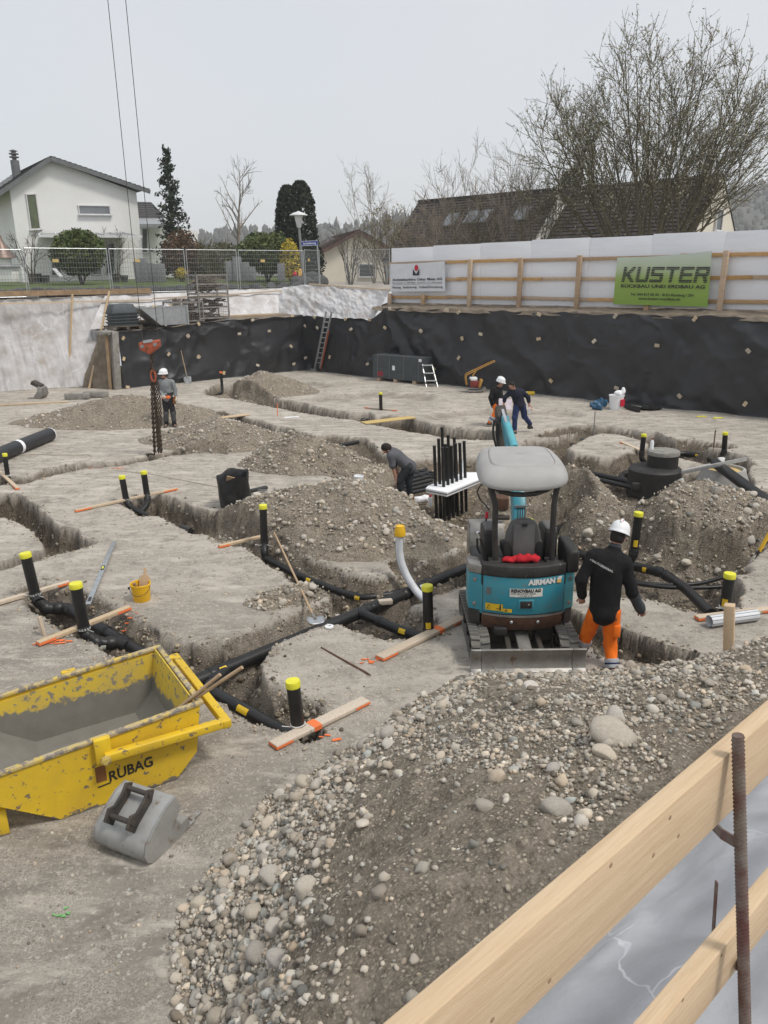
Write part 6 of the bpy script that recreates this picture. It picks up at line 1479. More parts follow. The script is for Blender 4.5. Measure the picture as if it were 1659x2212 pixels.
part(MB().lathe([(.42, .40), (.44, .43), (.44, .50), (.40, .52)], 28, (XC, 9.3, 0)), 'slew_ring', 'dark_steel', smooth=True)
# tracks
pad_me = None
def track(xc):
    tr = MB(); w2 = .115; y0, y1, rz, zc = 8.57, 9.86, .165, .195; N = 40; loop = []
    Lst = y1 - y0; tot = 2 * Lst + 2 * math.pi * rz
    def at(s):
        s %= tot
        if s < Lst: return (y0 + s, zc + rz, 0, 1)
        s -= Lst
        if s < math.pi * rz: a = s / rz; return (y1 + rz * math.sin(a), zc + rz * math.cos(a), math.sin(a), math.cos(a))
        s -= math.pi * rz
        if s < Lst: return (y1 - s, zc - rz, 0, -1)
        s -= Lst; a = s / rz; return (y0 - rz * math.sin(a), zc - rz * math.cos(a), -math.sin(a), -math.cos(a))
    vs = []; K = 64
    for k in range(K):
        y, z, ny, nz = at(tot * k / K)
        vs += [(xc - w2, y, z), (xc + w2, y, z), (xc + w2, y - ny * .025, z - nz * .025), (xc - w2, y - ny * .025, z - nz * .025)]
    fs = []
    for k in range(K):
        j = (k + 1) % K
        for q in range(4): fs.append((k * 4 + q, k * 4 + (q + 1) % 4, j * 4 + (q + 1) % 4, j * 4 + q))
    tr.add(vs, fs); o = part(tr, 'track', 'rubber')
    global pad_me
    if pad_me is None:
        p_ = MB().add([(-.112, -.020, 0), (-.005, -.030, 0), (-.005, .012, 0), (-.112, .022, 0), (-.106, -.012, .026), (-.012, -.020, .026), (-.012, .006, .026), (-.106, .014, .026)], [(3, 2, 1, 0), (4, 5, 6, 7), (0, 1, 5, 4), (1, 2, 6, 5), (2, 3, 7, 6), (3, 0, 4, 7)]).build('track_pad', M('rubber')); pad_me = p_.data; bpy.data.objects.remove(p_)
    for k in range(N):
        for s in (0, 1):
            y, z, ny, nz = at(tot * (k + .5 * s) / N); a = math.atan2(-ny, nz)
            share(pad_me, 'track_pad', o, (xc - ex.location.x, y - ex.location.y, z), (a, 0, 0), ((1 if s == 0 else -1), 1, 1))
    for yy in np.linspace(y0 + .28, y1 - .28, 3): part(MB().lathe([(.07, -.09), (.07, .09)], 14, (xc, yy, zc - .075), axis=(1, 0, 0)), 'roller', 'dark_steel', smooth=True, par=o)
    for yy in (y0, y1): part(MB().lathe([(.13, -.07), (.135, -.02), (.135, .02), (.13, .07)], 18, (xc, yy, zc), axis=(1, 0, 0)), 'sprocket', 'dark_steel', smooth=True, par=o)
    part(MB().box((xc, 9.2, zc), (.10, .9, .12)), 'track_frame', 'dark_steel', par=o, bevel=.01)
track(1.155); track(2.235)
# upper structure
part(MB().box((XC, 9.25, .76), (1.06, 1.02, .42)), 'house', 'teal', bevel=.03)
cw = part(curved(1.20, 2.20, .36, .56, lambda x: yf(x) - .005, .22, taper=.07), 'counterweight', 'rust', bevel=.012)
part(curved(1.20, 2.20, .562, .585, lambda x: yf(x) - .008, .2), 'counterweight_lip', 'steel')
for x in (1.545, 1.87): part(MB().lathe([(.02, 0), (.02, .012), (.012, .02)], 10, (x, yf(x) - .0, .50), axis=(0, -1, 0)), 'bolt', 'galv', smooth=True, par=cw)
part(MB().box((1.42, 8.66, .37), (.16, .12, .10)), 'exhaust_opening', 'black_plastic', par=cw, bevel=.01)
hood = part(curved(1.205, 2.195, .595, 1.075, yf, .05), 'rear_hood', 'teal', bevel=.012)
part(curved(1.188, 2.212, .59, 1.085, lambda x: yf(x) + .012, .04), 'seal', 'black_plastic')
for s, x0, x1 in ((-1, 1.04, 1.185), (1, 2.215, 2.34)):
    c = part(curved(x0, x1, .60, 1.08, lambda x: yf(x) + .01, .3), 'side_cover', 'teal_light' if s > 0 else 'teal', bevel=.015)
    for z in (.68, 1.0): part(MB().lathe([(.03, 0), (.03, .006), (.016, .01), (.012, .022)], 12, ((x0 + x1) / 2, yf((x0 + x1) / 2) + .01, z), axis=(0, -1, 0)), 'bolt', 'steel', smooth=True, par=c)
    part(curved(x0 + .01, x1 - .005, .40, .595, lambda x: yf(x) + .03, .3), 'skirt', 'black_worn', bevel=.01)
part(curved(1.19, 2.21, 1.09, 1.225, lambda x: yf(x) - .012, .14), 'rear_plate', 'black_worn', bevel=.012)
part(curved(1.03, 1.185, 1.085, 1.20, lambda x: yf(x) + .0, .3), 'corner_bracket', 'steel', bevel=.012)
part(MB().box((2.29, 9.0, 1.24), (.15, .6, .30)), 'tank_cover', 'black_plastic', bevel=.05, segs=4)
part(MB().box((1.7, 9.3, 1.03), (1.1, .95, .12)), 'deck', 'black_plastic', bevel=.02)
# latch, prints
hx = lambda u: 1.205 + .99 * u                     # u 0..1 across the hood
def hood_pt(u, z, o=.004): x = hx(u); return Vector((x, yf(x) - o, z))
lx = hood_pt(.515, .735); part(MB().box(lx, (.19, .012, .13)), 'latch_frame', 'teal', bevel=.006, par=hood); part(MB().box(lx + Vector((0, -.004, 0)), (.145, .014, .095)), 'latch', 'black_plastic', par=hood, bevel=.004); part(MB().lathe([(.014, 0), (.012, .012)], 12, lx + Vector((.03, -.01, .01)), axis=(0, -1, 0)), 'lock', 'chrome', smooth=True, par=hood)
def hood_print(u0, u1, z0, z1, m, name, o=.006, n=6):
    b = MB(); vs = []
    for i in range(n + 1): u = u0 + (u1 - u0) * i / n; vs += [hood_pt(u, z0, o), hood_pt(u, z1, o)]
    b.add(vs, [(2 * i, 2 * i + 2, 2 * i + 3, 2 * i + 1) for i in range(n)]); return part(b, name, m, par=hood)
hood_print(.31, .715, .835, .945, 'white_label', 'sticker'); hood_print(.03, .235, .635, .725, 'warn_yellow', 'sticker'); hood_print(.24, .345, .628, .675, 'warn_yellow', 'sticker')
hood_print(.035, .09, .84, .93, 'trim_grey', 'sticker')
def bend_text(txt, size, u, z, m, sx, bold=0.0, o=.009, sp=1.0, shear=0):
    ob = text_mesh(txt, size, 'lettering', M(m), hood, Matrix.Translation((hx(u), 0, z)) @ Matrix.Rotation(R(90), 4, 'X'), depth=.0005, font_scale_x=sx, bold=bold, spacing=sp, shear=shear)
    for v in ob.data.vertices: v.co.y = yf(v.co.x) - o + v.co.y * .5
    ob.data.transform(Matrix.Translation(-Vector(ex.location))); return ob
bend_text('AIRMAN', .092, .535, .995, 'white_print', .97, bold=.0055)
bend_text('RENOVBAU AG', .058, .325, .898, 'black_print', .90, bold=.003); bend_text('IHR BAUPARTNER', .032, .328, .868, 'black_print', 1.02, sp=1.15); bend_text('0 79 405 55 18', .028, .43, .841, 'black_print', .9)
b = MB()
for pts in ([(.895, .990), (.955, .985), (.952, 1.025), (.90, 1.030)],):
    b.prism([hood_pt(u, z, .010) for u, z in pts], (0, 0, 0), (0, .003, 0))
part(b, 'emblem', 'orange_print', par=hood)
b = MB()
for pts in ([(.892, 1.032), (.955, 1.027), (.965, 1.068), (.915, 1.066)],): b.prism([hood_pt(u, z, .010) for u, z in pts], (0, 0, 0), (0, .003, 0))
part(b, 'emblem', 'white_print', par=hood)
for u, z, s in ((.07, .675, .055), (.275, .652, .03)):
    b = MB(); c = hood_pt(u, z, .009)
    for k in range(3):
        a0 = math.pi / 2 + k * 2.094; a1 = a0 + 2.094; b.bar(c + Vector((math.cos(a0), 0, math.sin(a0))) * s * .6, c + Vector((math.cos(a1), 0, math.sin(a1))) * s * .6, .004, .005)
    part(b, 'warning_mark', 'black_print', par=hood)
c = hood_pt(.205, .675, .009); part(MB().box(c, (.018, .004, .055)).box(c + Vector((0, 0, .038)), (.016, .004, .016)).box(c + Vector((-.03, 0, -.005)), (.04, .004, .006)), 'warning_mark', 'black_print', par=hood)
# operator place
sb = SDF(); 
seat = thing  # (keep name)
b = MB(); prof = [(-.16, 1.22), (-.215, 1.30), (-.225, 1.40), (-.205, 1.54), (-.16, 1.655), (-.09, 1.70), (0, 1.712), (.09, 1.70), (.16, 1.655), (.205, 1.54), (.225, 1.40), (.215, 1.30), (.16, 1.22)]
b.prism([(XC + .02 + x, 8.98 + (z - 1.22) * -.06, z) for x, z in prof], (0, 0, 0), (0, .12, 0)); sbk = part(b, 'seat_backrest', 'seat_grey', bevel=.035, segs=3)
part(MB().box((XC + .02, 8.945, 1.45), (.27, .03, .40), (R(-3), 0, 0)), 'seat_panel', 'seat_panel', par=sbk, bevel=.012); part(MB().box((XC + .02, 8.935, 1.64), (.06, .03, .03)), 'seat_clip', 'black_plastic', par=sbk)
for s in (-1, 1): part(MB().prism([(XC + .02 + s * x, 8.955, z) for x, z in ((.235, 1.18), (.24, 1.42), (.175, 1.42), (.12, 1.22), (.12, 1.18))], (0, 0, 0), (0, .10, 0)), 'seat_side', 'black_plastic', par=sbk, bevel=.01)
part(MB().box((XC + .02, 9.25, 1.22), (.44, .46, .14)), 'seat_cushion', 'black_plastic', bevel=.04, segs=3)
sr = SDF().cap((1.58, 8.80, 1.255), (1.86, 8.80, 1.26), .036, .034, .04).cap((1.68, 8.78, 1.27), (1.83, 8.82, 1.26), .042, .036, .05).ell((1.52, 8.8, 1.25), (.08, .06, .03), .04)
v, f = sr.mesh(.012, noise=.03, nscale=20); rc = np_mesh('red_cloth', v, f, M('red_cloth')); tag(rc, 'crumpled red cloth lying behind the excavator seat', 'cloth')
for s, x in ((-1, 1.34), (1, 2.10)):
    cb = part(MB().box((x, 9.35, 1.30), (.17, .42, .40)), 'console', 'black_plastic', bevel=.035, segs=3)
    part(MB().box((x, 9.30, 1.515), (.14, .30, .05)), 'armrest', 'seat_panel', par=cb, bevel=.02)
part(MB().tube([EP(462, 870, 9.5), EP(468, 790, 9.5), EP(480, 742, 9.5)], .012, 8), 'lever', 'black_plastic', smooth=True)
part(MB().tube([EP(478, 750, 9.5), EP(482, 700, 9.5)], [.022, .018], 10), 'lever_grip', 'red_print', smooth=True)
part(MB().tube([EP(470, 1130, 9.0), EP(440, 980, 9.0), EP(405, 885, 9.0)], [.018, .016, .014], 10), 'blade_lever', 'black_plastic', smooth=True); part(MB().tube([EP(420, 925, 9.0), EP(400, 872, 9.0)], [.018, .022], 10), 'lever_grip', 'chrome', smooth=True)
part(MB().tube([EP(395, 930, 9.1), EP(398, 1010, 9.1), EP(420, 1060, 9.1)], .014, 8), 'lever', 'black_plastic', smooth=True)
part(MB().tube([EP(1020, 800, 9.6), EP(1028, 900, 9.6), EP(1010, 960, 9.6)], .018, 8), 'lever', 'black_plastic', smooth=True)
part(MB().lathe([(.05, 0), (.05, .07), (.03, .09)], 12, (2.12, 9.2, 1.22)), 'key_panel', 'trim_grey', smooth=True)
# posts and canopy
for pts in ([(556, 1110), (548, 860), (556, 640), (535, 560), (500, 445)], [(1048, 1110), (1052, 860), (1065, 640), (1080, 540), (1103, 440)]):
    P = [EP(x, y, 8.85) for x, y in pts]; part(MB().tube(arc_path(P, .12), .036, 12), 'canopy_post', 'black_worn', smooth=True)
    part(MB().box(P[0] + Vector((0, .02, -.03)), (.16, .16, .05)), 'post_foot', 'black_worn', bevel=.01)
P = [EP(x, y, 8.80) for x, y in ((500, 450), (600, 520), (700, 545), (800, 548), (900, 540), (1000, 505), (1103, 445))]; part(MB().tube(P, .030, 10), 'canopy_bow', 'black_worn', smooth=True)
for x in (1.30, 2.12): part(MB().bar((x, 8.8, 2.20), (x + .02, 9.95, 2.24), .06, .05), 'canopy_rail', 'black_worn')
n = 64; rings = [(.0, .0), (.35, -.002), (.66, -.012), (.705, -.018), (.712, -.030), (.72, -.030), (.727, -.020), (.80, -.032), (.89, -.058), (.955, -.098), (.99, -.145), (1.0, -.185), (.985, -.20), (.93, -.19), (.6, -.17), (.0, -.16)]
vs = []; cxr, cyr = XC + .0, 9.36
for sc_, dz in rings:
    for k in range(n):
        a = 2 * math.pi * k / n; ca, sa = math.cos(a), math.sin(a); e_ = .30
        x = math.copysign(abs(ca) ** e_, ca); y = math.copysign(abs(sa) ** e_, sa)
        wy = 1 + .05 * (1 - x * x) if y < 0 else 1.0
        hw = .545 - .045 * (y > 0) * y
        rear = max(0, -y) ** 3 * (sc_ ** 4)
        vs.append((cxr + x * hw * sc_ + .04 * y * sc_, cyr + y * .66 * wy * sc_, 2.445 + dz - .10 * rear * (1 - .55 * abs(x) ** 2) + .006 * y))
fs = []
for i in range(len(rings) - 1):
    for k in range(n): j = (k + 1) % n; fs.append((i * n + k, i * n + j, (i + 1) * n + j, (i + 1) * n + k))
part(MB().add(vs, fs), 'canopy', 'canopy_grey', smooth=True, autos=60)
part(MB().tube([EP(475, 450, 9.0), EP(420, 470, 9.1), EP(395, 520, 9.2), EP(420, 590, 9.4), EP(470, 640, 9.6), EP(500, 680, 9.8)], .009, 6), 'cable', 'black_plastic', smooth=True)
# swing post, boom, arm, bucket
part(MB().box((1.84, 9.98, .70), (.30, .30, .50)), 'swing_post', 'dark_steel', bevel=.03)
b0, b1, b2 = EP(750, 900, 10.1), EP(755, 640, 10.35), DY(1108, 985, 11.1); b3 = DY(1090, 905, 12.1)
def boxboom(pts, ws, hs_):
    b = MB(); vs = []
    for i, p in enumerate(pts):
        t = (pts[min(i + 1, len(pts) - 1)] - pts[max(i - 1, 0)]).normalized(); x = Vector((1, 0, 0)); x = (x - t * x.dot(t)).normalized(); y = t.cross(x)
        for sx, sy in ((-1, -1), (1, -1), (1, 1), (-1, 1)): vs.append(p + x * sx * ws[i] + y * sy * hs_[i])
    k = len(pts); fs = [(3, 2, 1, 0), tuple((k - 1) * 4 + q for q in range(4))]
    for i in range(k - 1):
        for q in range(4): fs.append((i * 4 + q, i * 4 + (q + 1) % 4, (i + 1) * 4 + (q + 1) % 4, (i + 1) * 4 + q))
    return b.add(vs, fs)
boom = part(boxboom([b0, b1, b1.lerp(b2, .5) + Vector((0, -.04, .08)), b2, b3], [.085, .085, .08, .075, .055], [.11, .12, .13, .11, .07]), 'boom', 'teal', bevel=.012)
for k in range(4):
    o = Vector((-.03 + .032 * k, -.135, 0)); part(MB().tube([b0 + o, b1 + o, b2 + o + Vector((0, 0, .02))], .011, 6), 'hose', 'black_plastic', smooth=True, par=boom)
part(MB().box(b1 + Vector((.01, -.15, .03)), (.18, .03, .03)), 'hose_clamp', 'galv', par=boom)
cy0, cy1 = DY(1112, 968, 10.9), DY(1096, 918, 11.75)
part(MB().tube([cy0, cy1], .058, 16), 'cylinder', 'teal_light', smooth=True, par=boom); part(MB().tube([cy1, DY(1086, 887, 12.25)], .030, 12), 'piston_rod', 'chrome', smooth=True, par=boom)
part(MB().box(DY(1082, 897, 12.3), (.17, .30, .20), (R(30), 0, 0)), 'knuckle', 'dark_steel', bevel=.03, par=boom)
for pts in ([(1072, 965), (1064, 935), (1068, 905), (1078, 915), (1076, 950)], [(1100, 965), (1106, 940), (1100, 920), (1092, 915)], [(1080, 970), (1072, 940), (1074, 912), (1080, 900)]):
    part(MB().tube(arc_path([DY(x, y, 11.9) for x, y in pts], .1), .018, 8), 'hose', 'black_plastic', smooth=True, par=boom)
a0, a1 = DY(1080, 900, 12.3), DY(1086, 1105, 11.9)
arm = part(boxboom([a0 + Vector((0, .15, .12)), a0, a1], [.05, .065, .05], [.06, .11, .06]), 'arm', 'dark_steel', bevel=.012)
part(MB().box(DY(1084, 1085, 11.6), (.20, .16, .22), (R(12), 0, 0)), 'linkage', 'rust', bevel=.02, par=arm)
part(MB().tube([DY(1070, 1118, 11.6), DY(1100, 1118, 11.6)], .04, 10), 'pin', 'dark_steel', smooth=True, par=arm)
bc = DY(1048, 1158, 11.7); bk_p = [(-.16, .26), (.10, .26), (.12, .22), (-.10, .20), (-.19, .10), (-.20, -.06), (-.10, -.18), (.10, -.24), (.24, -.20), (.26, -.24), (.10, -.29), (-.14, -.23), (-.25, -.08), (-.24, .12)]
bx = MB().prism([(bc.x - .27, bc.y + y, bc.z + z) for y, z in bk_p], (0, 0, 0), (.54, 0, 0))
for s in (-.27, .25): bx.prism([(bc.x + s, bc.y + y, bc.z + z) for y, z in ((-.16, .24), (.10, .24), (.24, -.2), (.10, -.26), (-.14, -.2), (-.22, 0))], (0, 0, 0), (.02, 0, 0))
part(bx, 'bucket', 'steel', bevel=.006, par=arm)

# ================================================================== yellow skip
sa = G(132, 1772); sb_ = G(384, 1684); sd_ = (sb_ - sa).normalized(); sn = Vector((-sd_.y, sd_.x, 0)); SW = 1.38
sk = thing('skip', 'battered yellow muck skip with lifting bail at the left', 'skip', tuple(sa + sd_ * .5 + sn * .7))
def SK(s, z, w_): return sa + sd_ * s + sn * w_ + Vector((0, 0, z))
prof = [(1.336, .72), (1.264, .234), (1.05, .012), (0, .012), (-.80, .585)]
def skplate(p, q, w0, w1, th, inner, m, name, k=0):
    (s0, z0), (s1, z1) = p, q; nn = Vector((-(z1 - z0), s1 - s0)); nn.normalize(); nn *= inner
    a = [SK(s0, z0, w0), SK(s1, z1, w0), SK(s1, z1, w1), SK(s0, z0, w1)]; o = sd_ * nn.x * th + Vector((0, 0, nn.y * th))
    return part(MB().prism(a, (0, 0, 0), o), name, m, par=sk)
for i, (p, q) in enumerate(zip(prof, prof[1:])):
    skplate(p, q, .02, SW - .02, .02, -1, 'skip_yellow', ['end_plate', 'corner_plate', 'bottom_plate', 'chute_plate'][i])
    def ins(s, z): return (s + (.025 if s < 0 else -.03 if s > 1 else 0), z + .022)
    skplate(ins(*p), ins(*q), .03, SW - .03, .012, -1, 'skip_inside', 'liner')
for w0, w1, inner in ((0, .018, False), (SW - .018, SW, False)):
    pl = [SK(s, z, w0) for s, z in prof] + [SK(-.80, .60, w0)]
    part(MB().prism(pl, (0, 0, 0), sn * (w1 - w0)), 'side_plate', 'skip_yellow', par=sk)
for w0 in (.020, SW - .032):
    pl = [SK(s + (-.02 if s > .5 else .02), z + (.015 if z < .5 else -.03), w0) for s, z in prof]; part(MB().prism(pl, (0, 0, 0), sn * .012), 'liner', 'skip_inside', par=sk)
for a, b in ((SK(-.82, .612, .012), SK(1.345, .735, .012)), (SK(-.82, .612, SW - .012), SK(1.345, .735, SW - .012)), (SK(1.345, .735, -.01), SK(1.345, .735, SW + .01)), (SK(-.82, .60, 0), SK(-.82, .60, SW))):
    part(MB().bar(a, b, .055, .045), 'rim', 'skip_rim', par=sk, bevel=.012)
fe = PL(487.8, 1560, sa - sn * .08, sd_); be = PL(381, 1414, sa + sn * (SW + .08), sd_); pv = PL(226, 1637, sa - sn * .08, sd_); pb = pv + sn * (SW + .16)
be = fe + sn * (SW + .16)
for a, b, nm in ((pv, fe, 'bail_arm'), (pb, be, 'bail_arm'), (fe - sn * .05, be + sn * .05, 'bail_bar')): part(MB().bar(a, b, .085, .085), nm, 'skip_yellow', par=sk, bevel=.012)
for p in (pv, pb):
    s = -1 if p is pv else 1; part(MB().lathe([(.045, 0), (.045, .02), (.03, .025), (.03, .035)], 14, p + sn * .04 * s, axis=sn * s), 'pivot', 'skip_rim', smooth=True, par=sk)
    part(MB().box(p - sn * s * .04 + Vector((0, 0, .06)), (.14, .06, .24), (0, 0, math.atan2(sd_.y, sd_.x))), 'pivot_plate', 'skip_yellow', par=sk, bevel=.008)
part(MB().box(SK(-.45, .12, .1), (.09, .09, .26), (0, 0, math.atan2(sd_.y, sd_.x))), 'foot', 'skip_yellow', par=sk, bevel=.01); part(MB().box(SK(-.45, .12, SW - .1), (.09, .09, .26), (0, 0, math.atan2(sd_.y, sd_.x))), 'foot', 'skip_yellow', par=sk, bevel=.01)
tx = text_mesh('RUBAG', .145, 'lettering', M('black_print'), sk, Matrix.Translation(-Vector(sk.location)) @ frame_mtx(SK(.44, .225, -.004), sd_ + Vector((0, 0, .05)), UP), depth=.001, font_scale_x=.86, bold=.003)
part(MB().bar(SK(.34, .205, -.003), SK(.455, .212, -.003), .004, .012), 'lettering_rule', 'black_print', par=sk)
part(MB().box(SK(.38, .33, -.001), (.09, .004, .16), (0, 0, math.atan2(sd_.y, sd_.x))), 'rust_patch', 'leather', par=sk)
for k, (a, b, lab) in enumerate((((1100, 500), (1370, 328), 'upper wooden shovel pole sticking out of the yellow skip'), ((1160, 490), (1518, 252), 'longer wooden shovel pole sticking out of the yellow skip'))):
    zf_ = lambda x, y: (x * .3307, y * .3307 + 1371.5)
    B_ = PL(*zf_(*b), SK(1.5 + .15 * k, 0, .5), sn); A_ = SK(.75, .14, .55 + .1 * k); q = SK(1.345, .775, .34 + .09 * k)
    q = G(*zf_(*((1262, 402) if k == 0 else (1300, 398))), .775); d = (q - A_).normalized()
    tag(MB().tube([A_, q, q + d * (.38 + .2 * k)], .018, 10).build('wooden_pole', M('handle_wood'), smooth=True), lab, 'pole')

# ================================================================== digging bucket on the ground
o0 = G(350.5, 1846); o1 = G(243, 1806); ow = (o1 - o0); W2 = ow.length; ow.normalize(); of = Vector((ow.y, -ow.x, 0)); of = of if of.dot(G(433, 1762) - o0) > 0 else -of
bu = thing('excavator_bucket', 'grey steel digging bucket lying in front of the yellow skip', 'bucket', tuple(o0))
def BK(f, z, w_): return o0 + of * f + ow * w_ + Vector((0, 0, z))
cur = [(.02 - .12 + .0, .36)] ; cur = [(.22, .42), (.10, .40), (-.06, .31), (-.17, .22), (-.20, .13), (-.17, .05), (-.10, .008), (.05, .0), (.24, .006), (.36, .03)]
b = MB(); vs = []
for f, z in cur: vs += [BK(f, z, 0), BK(f, z, W2)]
inn = [(f + (.014 if z > .1 else 0), z + (.014 if z < .3 else -.012)) for f, z in cur]
for f, z in inn: vs += [BK(f, z, 0), BK(f, z, W2)]
n = len(cur); fs = [(2 * i, 2 * i + 1, 2 * i + 3, 2 * i + 2) for i in range(n - 1)] + [(2 * n + 2 * i, 2 * n + 2 * i + 2, 2 * n + 2 * i + 3, 2 * n + 2 * i + 1) for i in range(n - 1)] + [(0, 2 * n, 2 * n + 1, 1), (2 * n - 2, 2 * n - 1, 4 * n - 1, 4 * n - 2)]
b.add(vs, fs); part(b, 'shell', 'bucket_steel', par=bu, smooth=True, autos=50)
for w0 in (-.008, W2 - .008):
    part(MB().prism([BK(f, z, w0) for f, z in cur] + [BK(.34, .12, w0), BK(.25, .12, w0), BK(.20, .20, w0), BK(.26, .30, w0)], (0, 0, 0), ow * .016), 'side_plate', 'bucket_steel', par=bu)
part(MB().bar(BK(.38, .028, -.01), BK(.38, .028, W2 + .01), .10, .02), 'cutting_edge', 'bucket_steel', par=bu, bevel=.004)
for k in range(3): w0 = W2 * (.06 + .44 * k); part(MB().prism([BK(.40, .005, w0 - .03), BK(.40, .06, w0 - .03), BK(.55, .03, w0 - .02), BK(.55, .015, w0 - .02)], (0, 0, 0), ow * .055), 'tooth', 'bucket_steel', par=bu, bevel=.004)
for w0 in (W2 * .27, W2 * .70): part(MB().prism([BK(f, z, w0) for f, z in ((-.12, .25), (.10, .39), (.15, .49), (.08, .53), (.02, .46), (-.07, .41), (-.14, .43), (-.20, .34))], (0, 0, 0), ow * .025), 'ear', 'dark_steel', par=bu, bevel=.004)
for f, z in ((.09, .48), (-.135, .365)): part(MB().tube([BK(f, z, W2 * .24), BK(f, z, W2 * .76)], .022, 10), 'pin', 'dark_steel', par=bu, smooth=True)
# ================================================================== people
def V3(p): return np.array(tuple(p), float)
def person(label, J, o, h=.010, seed=0):
    """J: joints in world space; o: outfit. One body mesh, clothes as children."""
    base = Vector((J['pelvis'].x, J['pelvis'].y, min(J['lan'].z, J['ran'].z) - .09))
    t = thing('person', label, 'person', tuple(base)); L = {k: V3(v - base) for k, v in J.items()}
    sh = L['rsh'] - L['lsh']; spine = L['neck'] - L['pelvis']; f = np.cross(sh, spine); f /= np.linalg.norm(f)
    if f @ V3(o['face']) < 0: f = -f
    hd = V3(Vector(o['look']).normalized()); hu = L['head'] - L['neck']; hu /= np.linalg.norm(hu); hd = hd - hu * (hd @ hu); hd /= np.linalg.norm(hd); hs = np.cross(hd, hu)
    Rh = np.stack([hs, hd, hu], 1); hc = L['head'] + hu * .02
    def torso(s, g, low=True):
        s.cap(L['pelvis'] + (L['chest'] - L['pelvis']) * .1, L['chest'], .150 + g, .158 + g, .05, (f, 1.36)); s.cap(L['lsh'] * .85 + L['rsh'] * .15, L['rsh'] * .85 + L['lsh'] * .15, .085 + g, .085 + g, .06, (f, 1.1))
        s.cap(L['chest'], L['neck'], .115 + g * .6, .06 + g * .6, .05)
        if low: s.cap(L['lhip'] * .6 + L['rhip'] * .4, L['rhip'] * .6 + L['lhip'] * .4, .125 + g, .125 + g, .05)
    def arm(s, q, g, end=1.0):
        e, w = L[q + 'el'], L[q + 'wr']; s.cap(L[q + 'sh'], e, .058 + g, .045 + g, .035); s.cap(e, e + (w - e) * end, .046 + g, .034 + g * 1.1, .025)
    def leg(s, q, g, a=0.0, b=1.0):
        hp_, k, an = L[q + 'hip'], L[q + 'kn'], L[q + 'an']; s.cap(hp_, k, .088 + g, .062 + g, .045); s.cap(k, k + (an - k) * b, .060 + g, .043 + g * 1.3, .03)
    def hand(s, q):
        w, e = L[q + 'wr'], L[q + 'el']; d = (w - e); d /= np.linalg.norm(d); u_ = np.cross(d, f); u_ /= max(np.linalg.norm(u_), 1e-6); n_ = np.cross(u_, d)
        s.cap(w, w + d * .07, .030, .036, .02, (n_, 1.5))
        for i, (of_, ln) in enumerate(((-.030, .070), (-.010, .080), (.010, .076), (.029, .060))):
            k0 = w + d * .085 + u_ * of_; k1 = k0 + d * ln * .5 + n_ * .012; k2 = k1 + d * ln * .32 + n_ * .035; s.cap(k0, k1, .0105, .010, .006); s.cap(k1, k2, .010, .009, .006)
        k0 = w + d * .03 - u_ * .032; k1 = k0 + d * .035 - u_ * .025 + n_ * .01; s.cap(k0, k1, .013, .012, .01); s.cap(k1, k1 + d * .03 + n_ * .012, .012, .010, .006)
    B = SDF(); torso(B, -.025); B.cap(L['neck'], hc - hu * .06, .056, .052, .03)
    B.ell(hc + hd * .004, (.076, .098, .115), .02, Rh).ell(hc + hd * .03 - hu * .065, (.055, .06, .05), .03, Rh).ell(hc + hd * .102 - hu * .02, (.014, .02, .024), .012, Rh)
    for sgn in (-1, 1): B.ell(hc + hs * sgn * .078 - hu * .015, (.012, .022, .034), .008, Rh); B.ell(hc + hs * sgn * .032 + hd * .088 + hu * .014, (.016, .010, .009), .004, Rh)
    B.ell(hc + hd * .092 - hu * .058, (.026, .012, .010), .006, Rh)
    for q in 'lr': arm(B, q, -.004); hand(B, q); leg(B, q, -.008); B.cap(L[q + 'an'], L[q + 'toe'], .042, .034, .02)
    v, fc = B.mesh(h); np_mesh('body', v, fc, M('skin'), parent=t)
    hmat = o.get('hair', 'hair')
    def add(nm, s, m, noise=.010, clip=None, hh=None, ns=13):
        v, fc = s.mesh(hh or h, noise=noise, clip=clip, seed=seed, nscale=ns); return np_mesh(nm, v, fc, M(m), parent=t)
    J1 = SDF(); torso(J1, o.get('bulk', .018), True); sl = o.get('sleeve', .95)
    for q in 'lr': arm(J1, q, .022, sl if not isinstance(sl, dict) else sl[q])
    add('jacket', J1, o['jacket'])
    if 'cuff' in o:      # grey lower sleeves
        for q in o['cuff']:
            e, w = L[q + 'el'], L[q + 'wr']; add('sleeve', SDF().cap(e + (w - e) * .12, e + (w - e) * .98, .072, .060, .01), 'jacket_grey', .012)
    if 'collar' in o: add('collar', SDF().cap(L['neck'] - (L['neck'] - L['chest']) * .12, L['neck'] + hu * .04, .083, .070, .02), o['collar'], .004)
    T = SDF(); T.cap(L['lhip'] * .62 + L['rhip'] * .38, L['rhip'] * .62 + L['lhip'] * .38, .133, .133, .05)
    for q in 'lr': leg(T, q, .020, 0, 1.0)
    hem = [L[q + 'an'] for q in 'lr']
    add('trousers', T, o['trousers'], .014)
    for band in o.get('bands', ()):
        q, a, b, m, g = band; k, an = L[q + 'kn'], L[q + 'an']; add('band', SDF().cap(k + (an - k) * a, k + (an - k) * b, .094 + g - .02 * a, .086 + g - .015 * b, .005, ), m, .004) if False else None
        d = an - k; p0, p1 = k + d * a, k + d * b; r0 = .090 - .022 * a + g; r1 = .090 - .022 * b + g
        MB().tube([Vector(p0), Vector(p0 * .5 + p1 * .5), Vector(p1)], [r0, (r0 + r1) / 2 + .003, r1], 20).build('reflective_band' if m == 'reflective' else 'band', M(m), t, smooth=True)
    if 'knees' in o:
        for q in 'lr': add('knee_pad', SDF().cap(L[q + 'kn'] + f * .012, L[q + 'kn'] + (L[q + 'an'] - L[q + 'kn']) * .55 + f * .012, .083, .078, .01), o['knees'], .006)
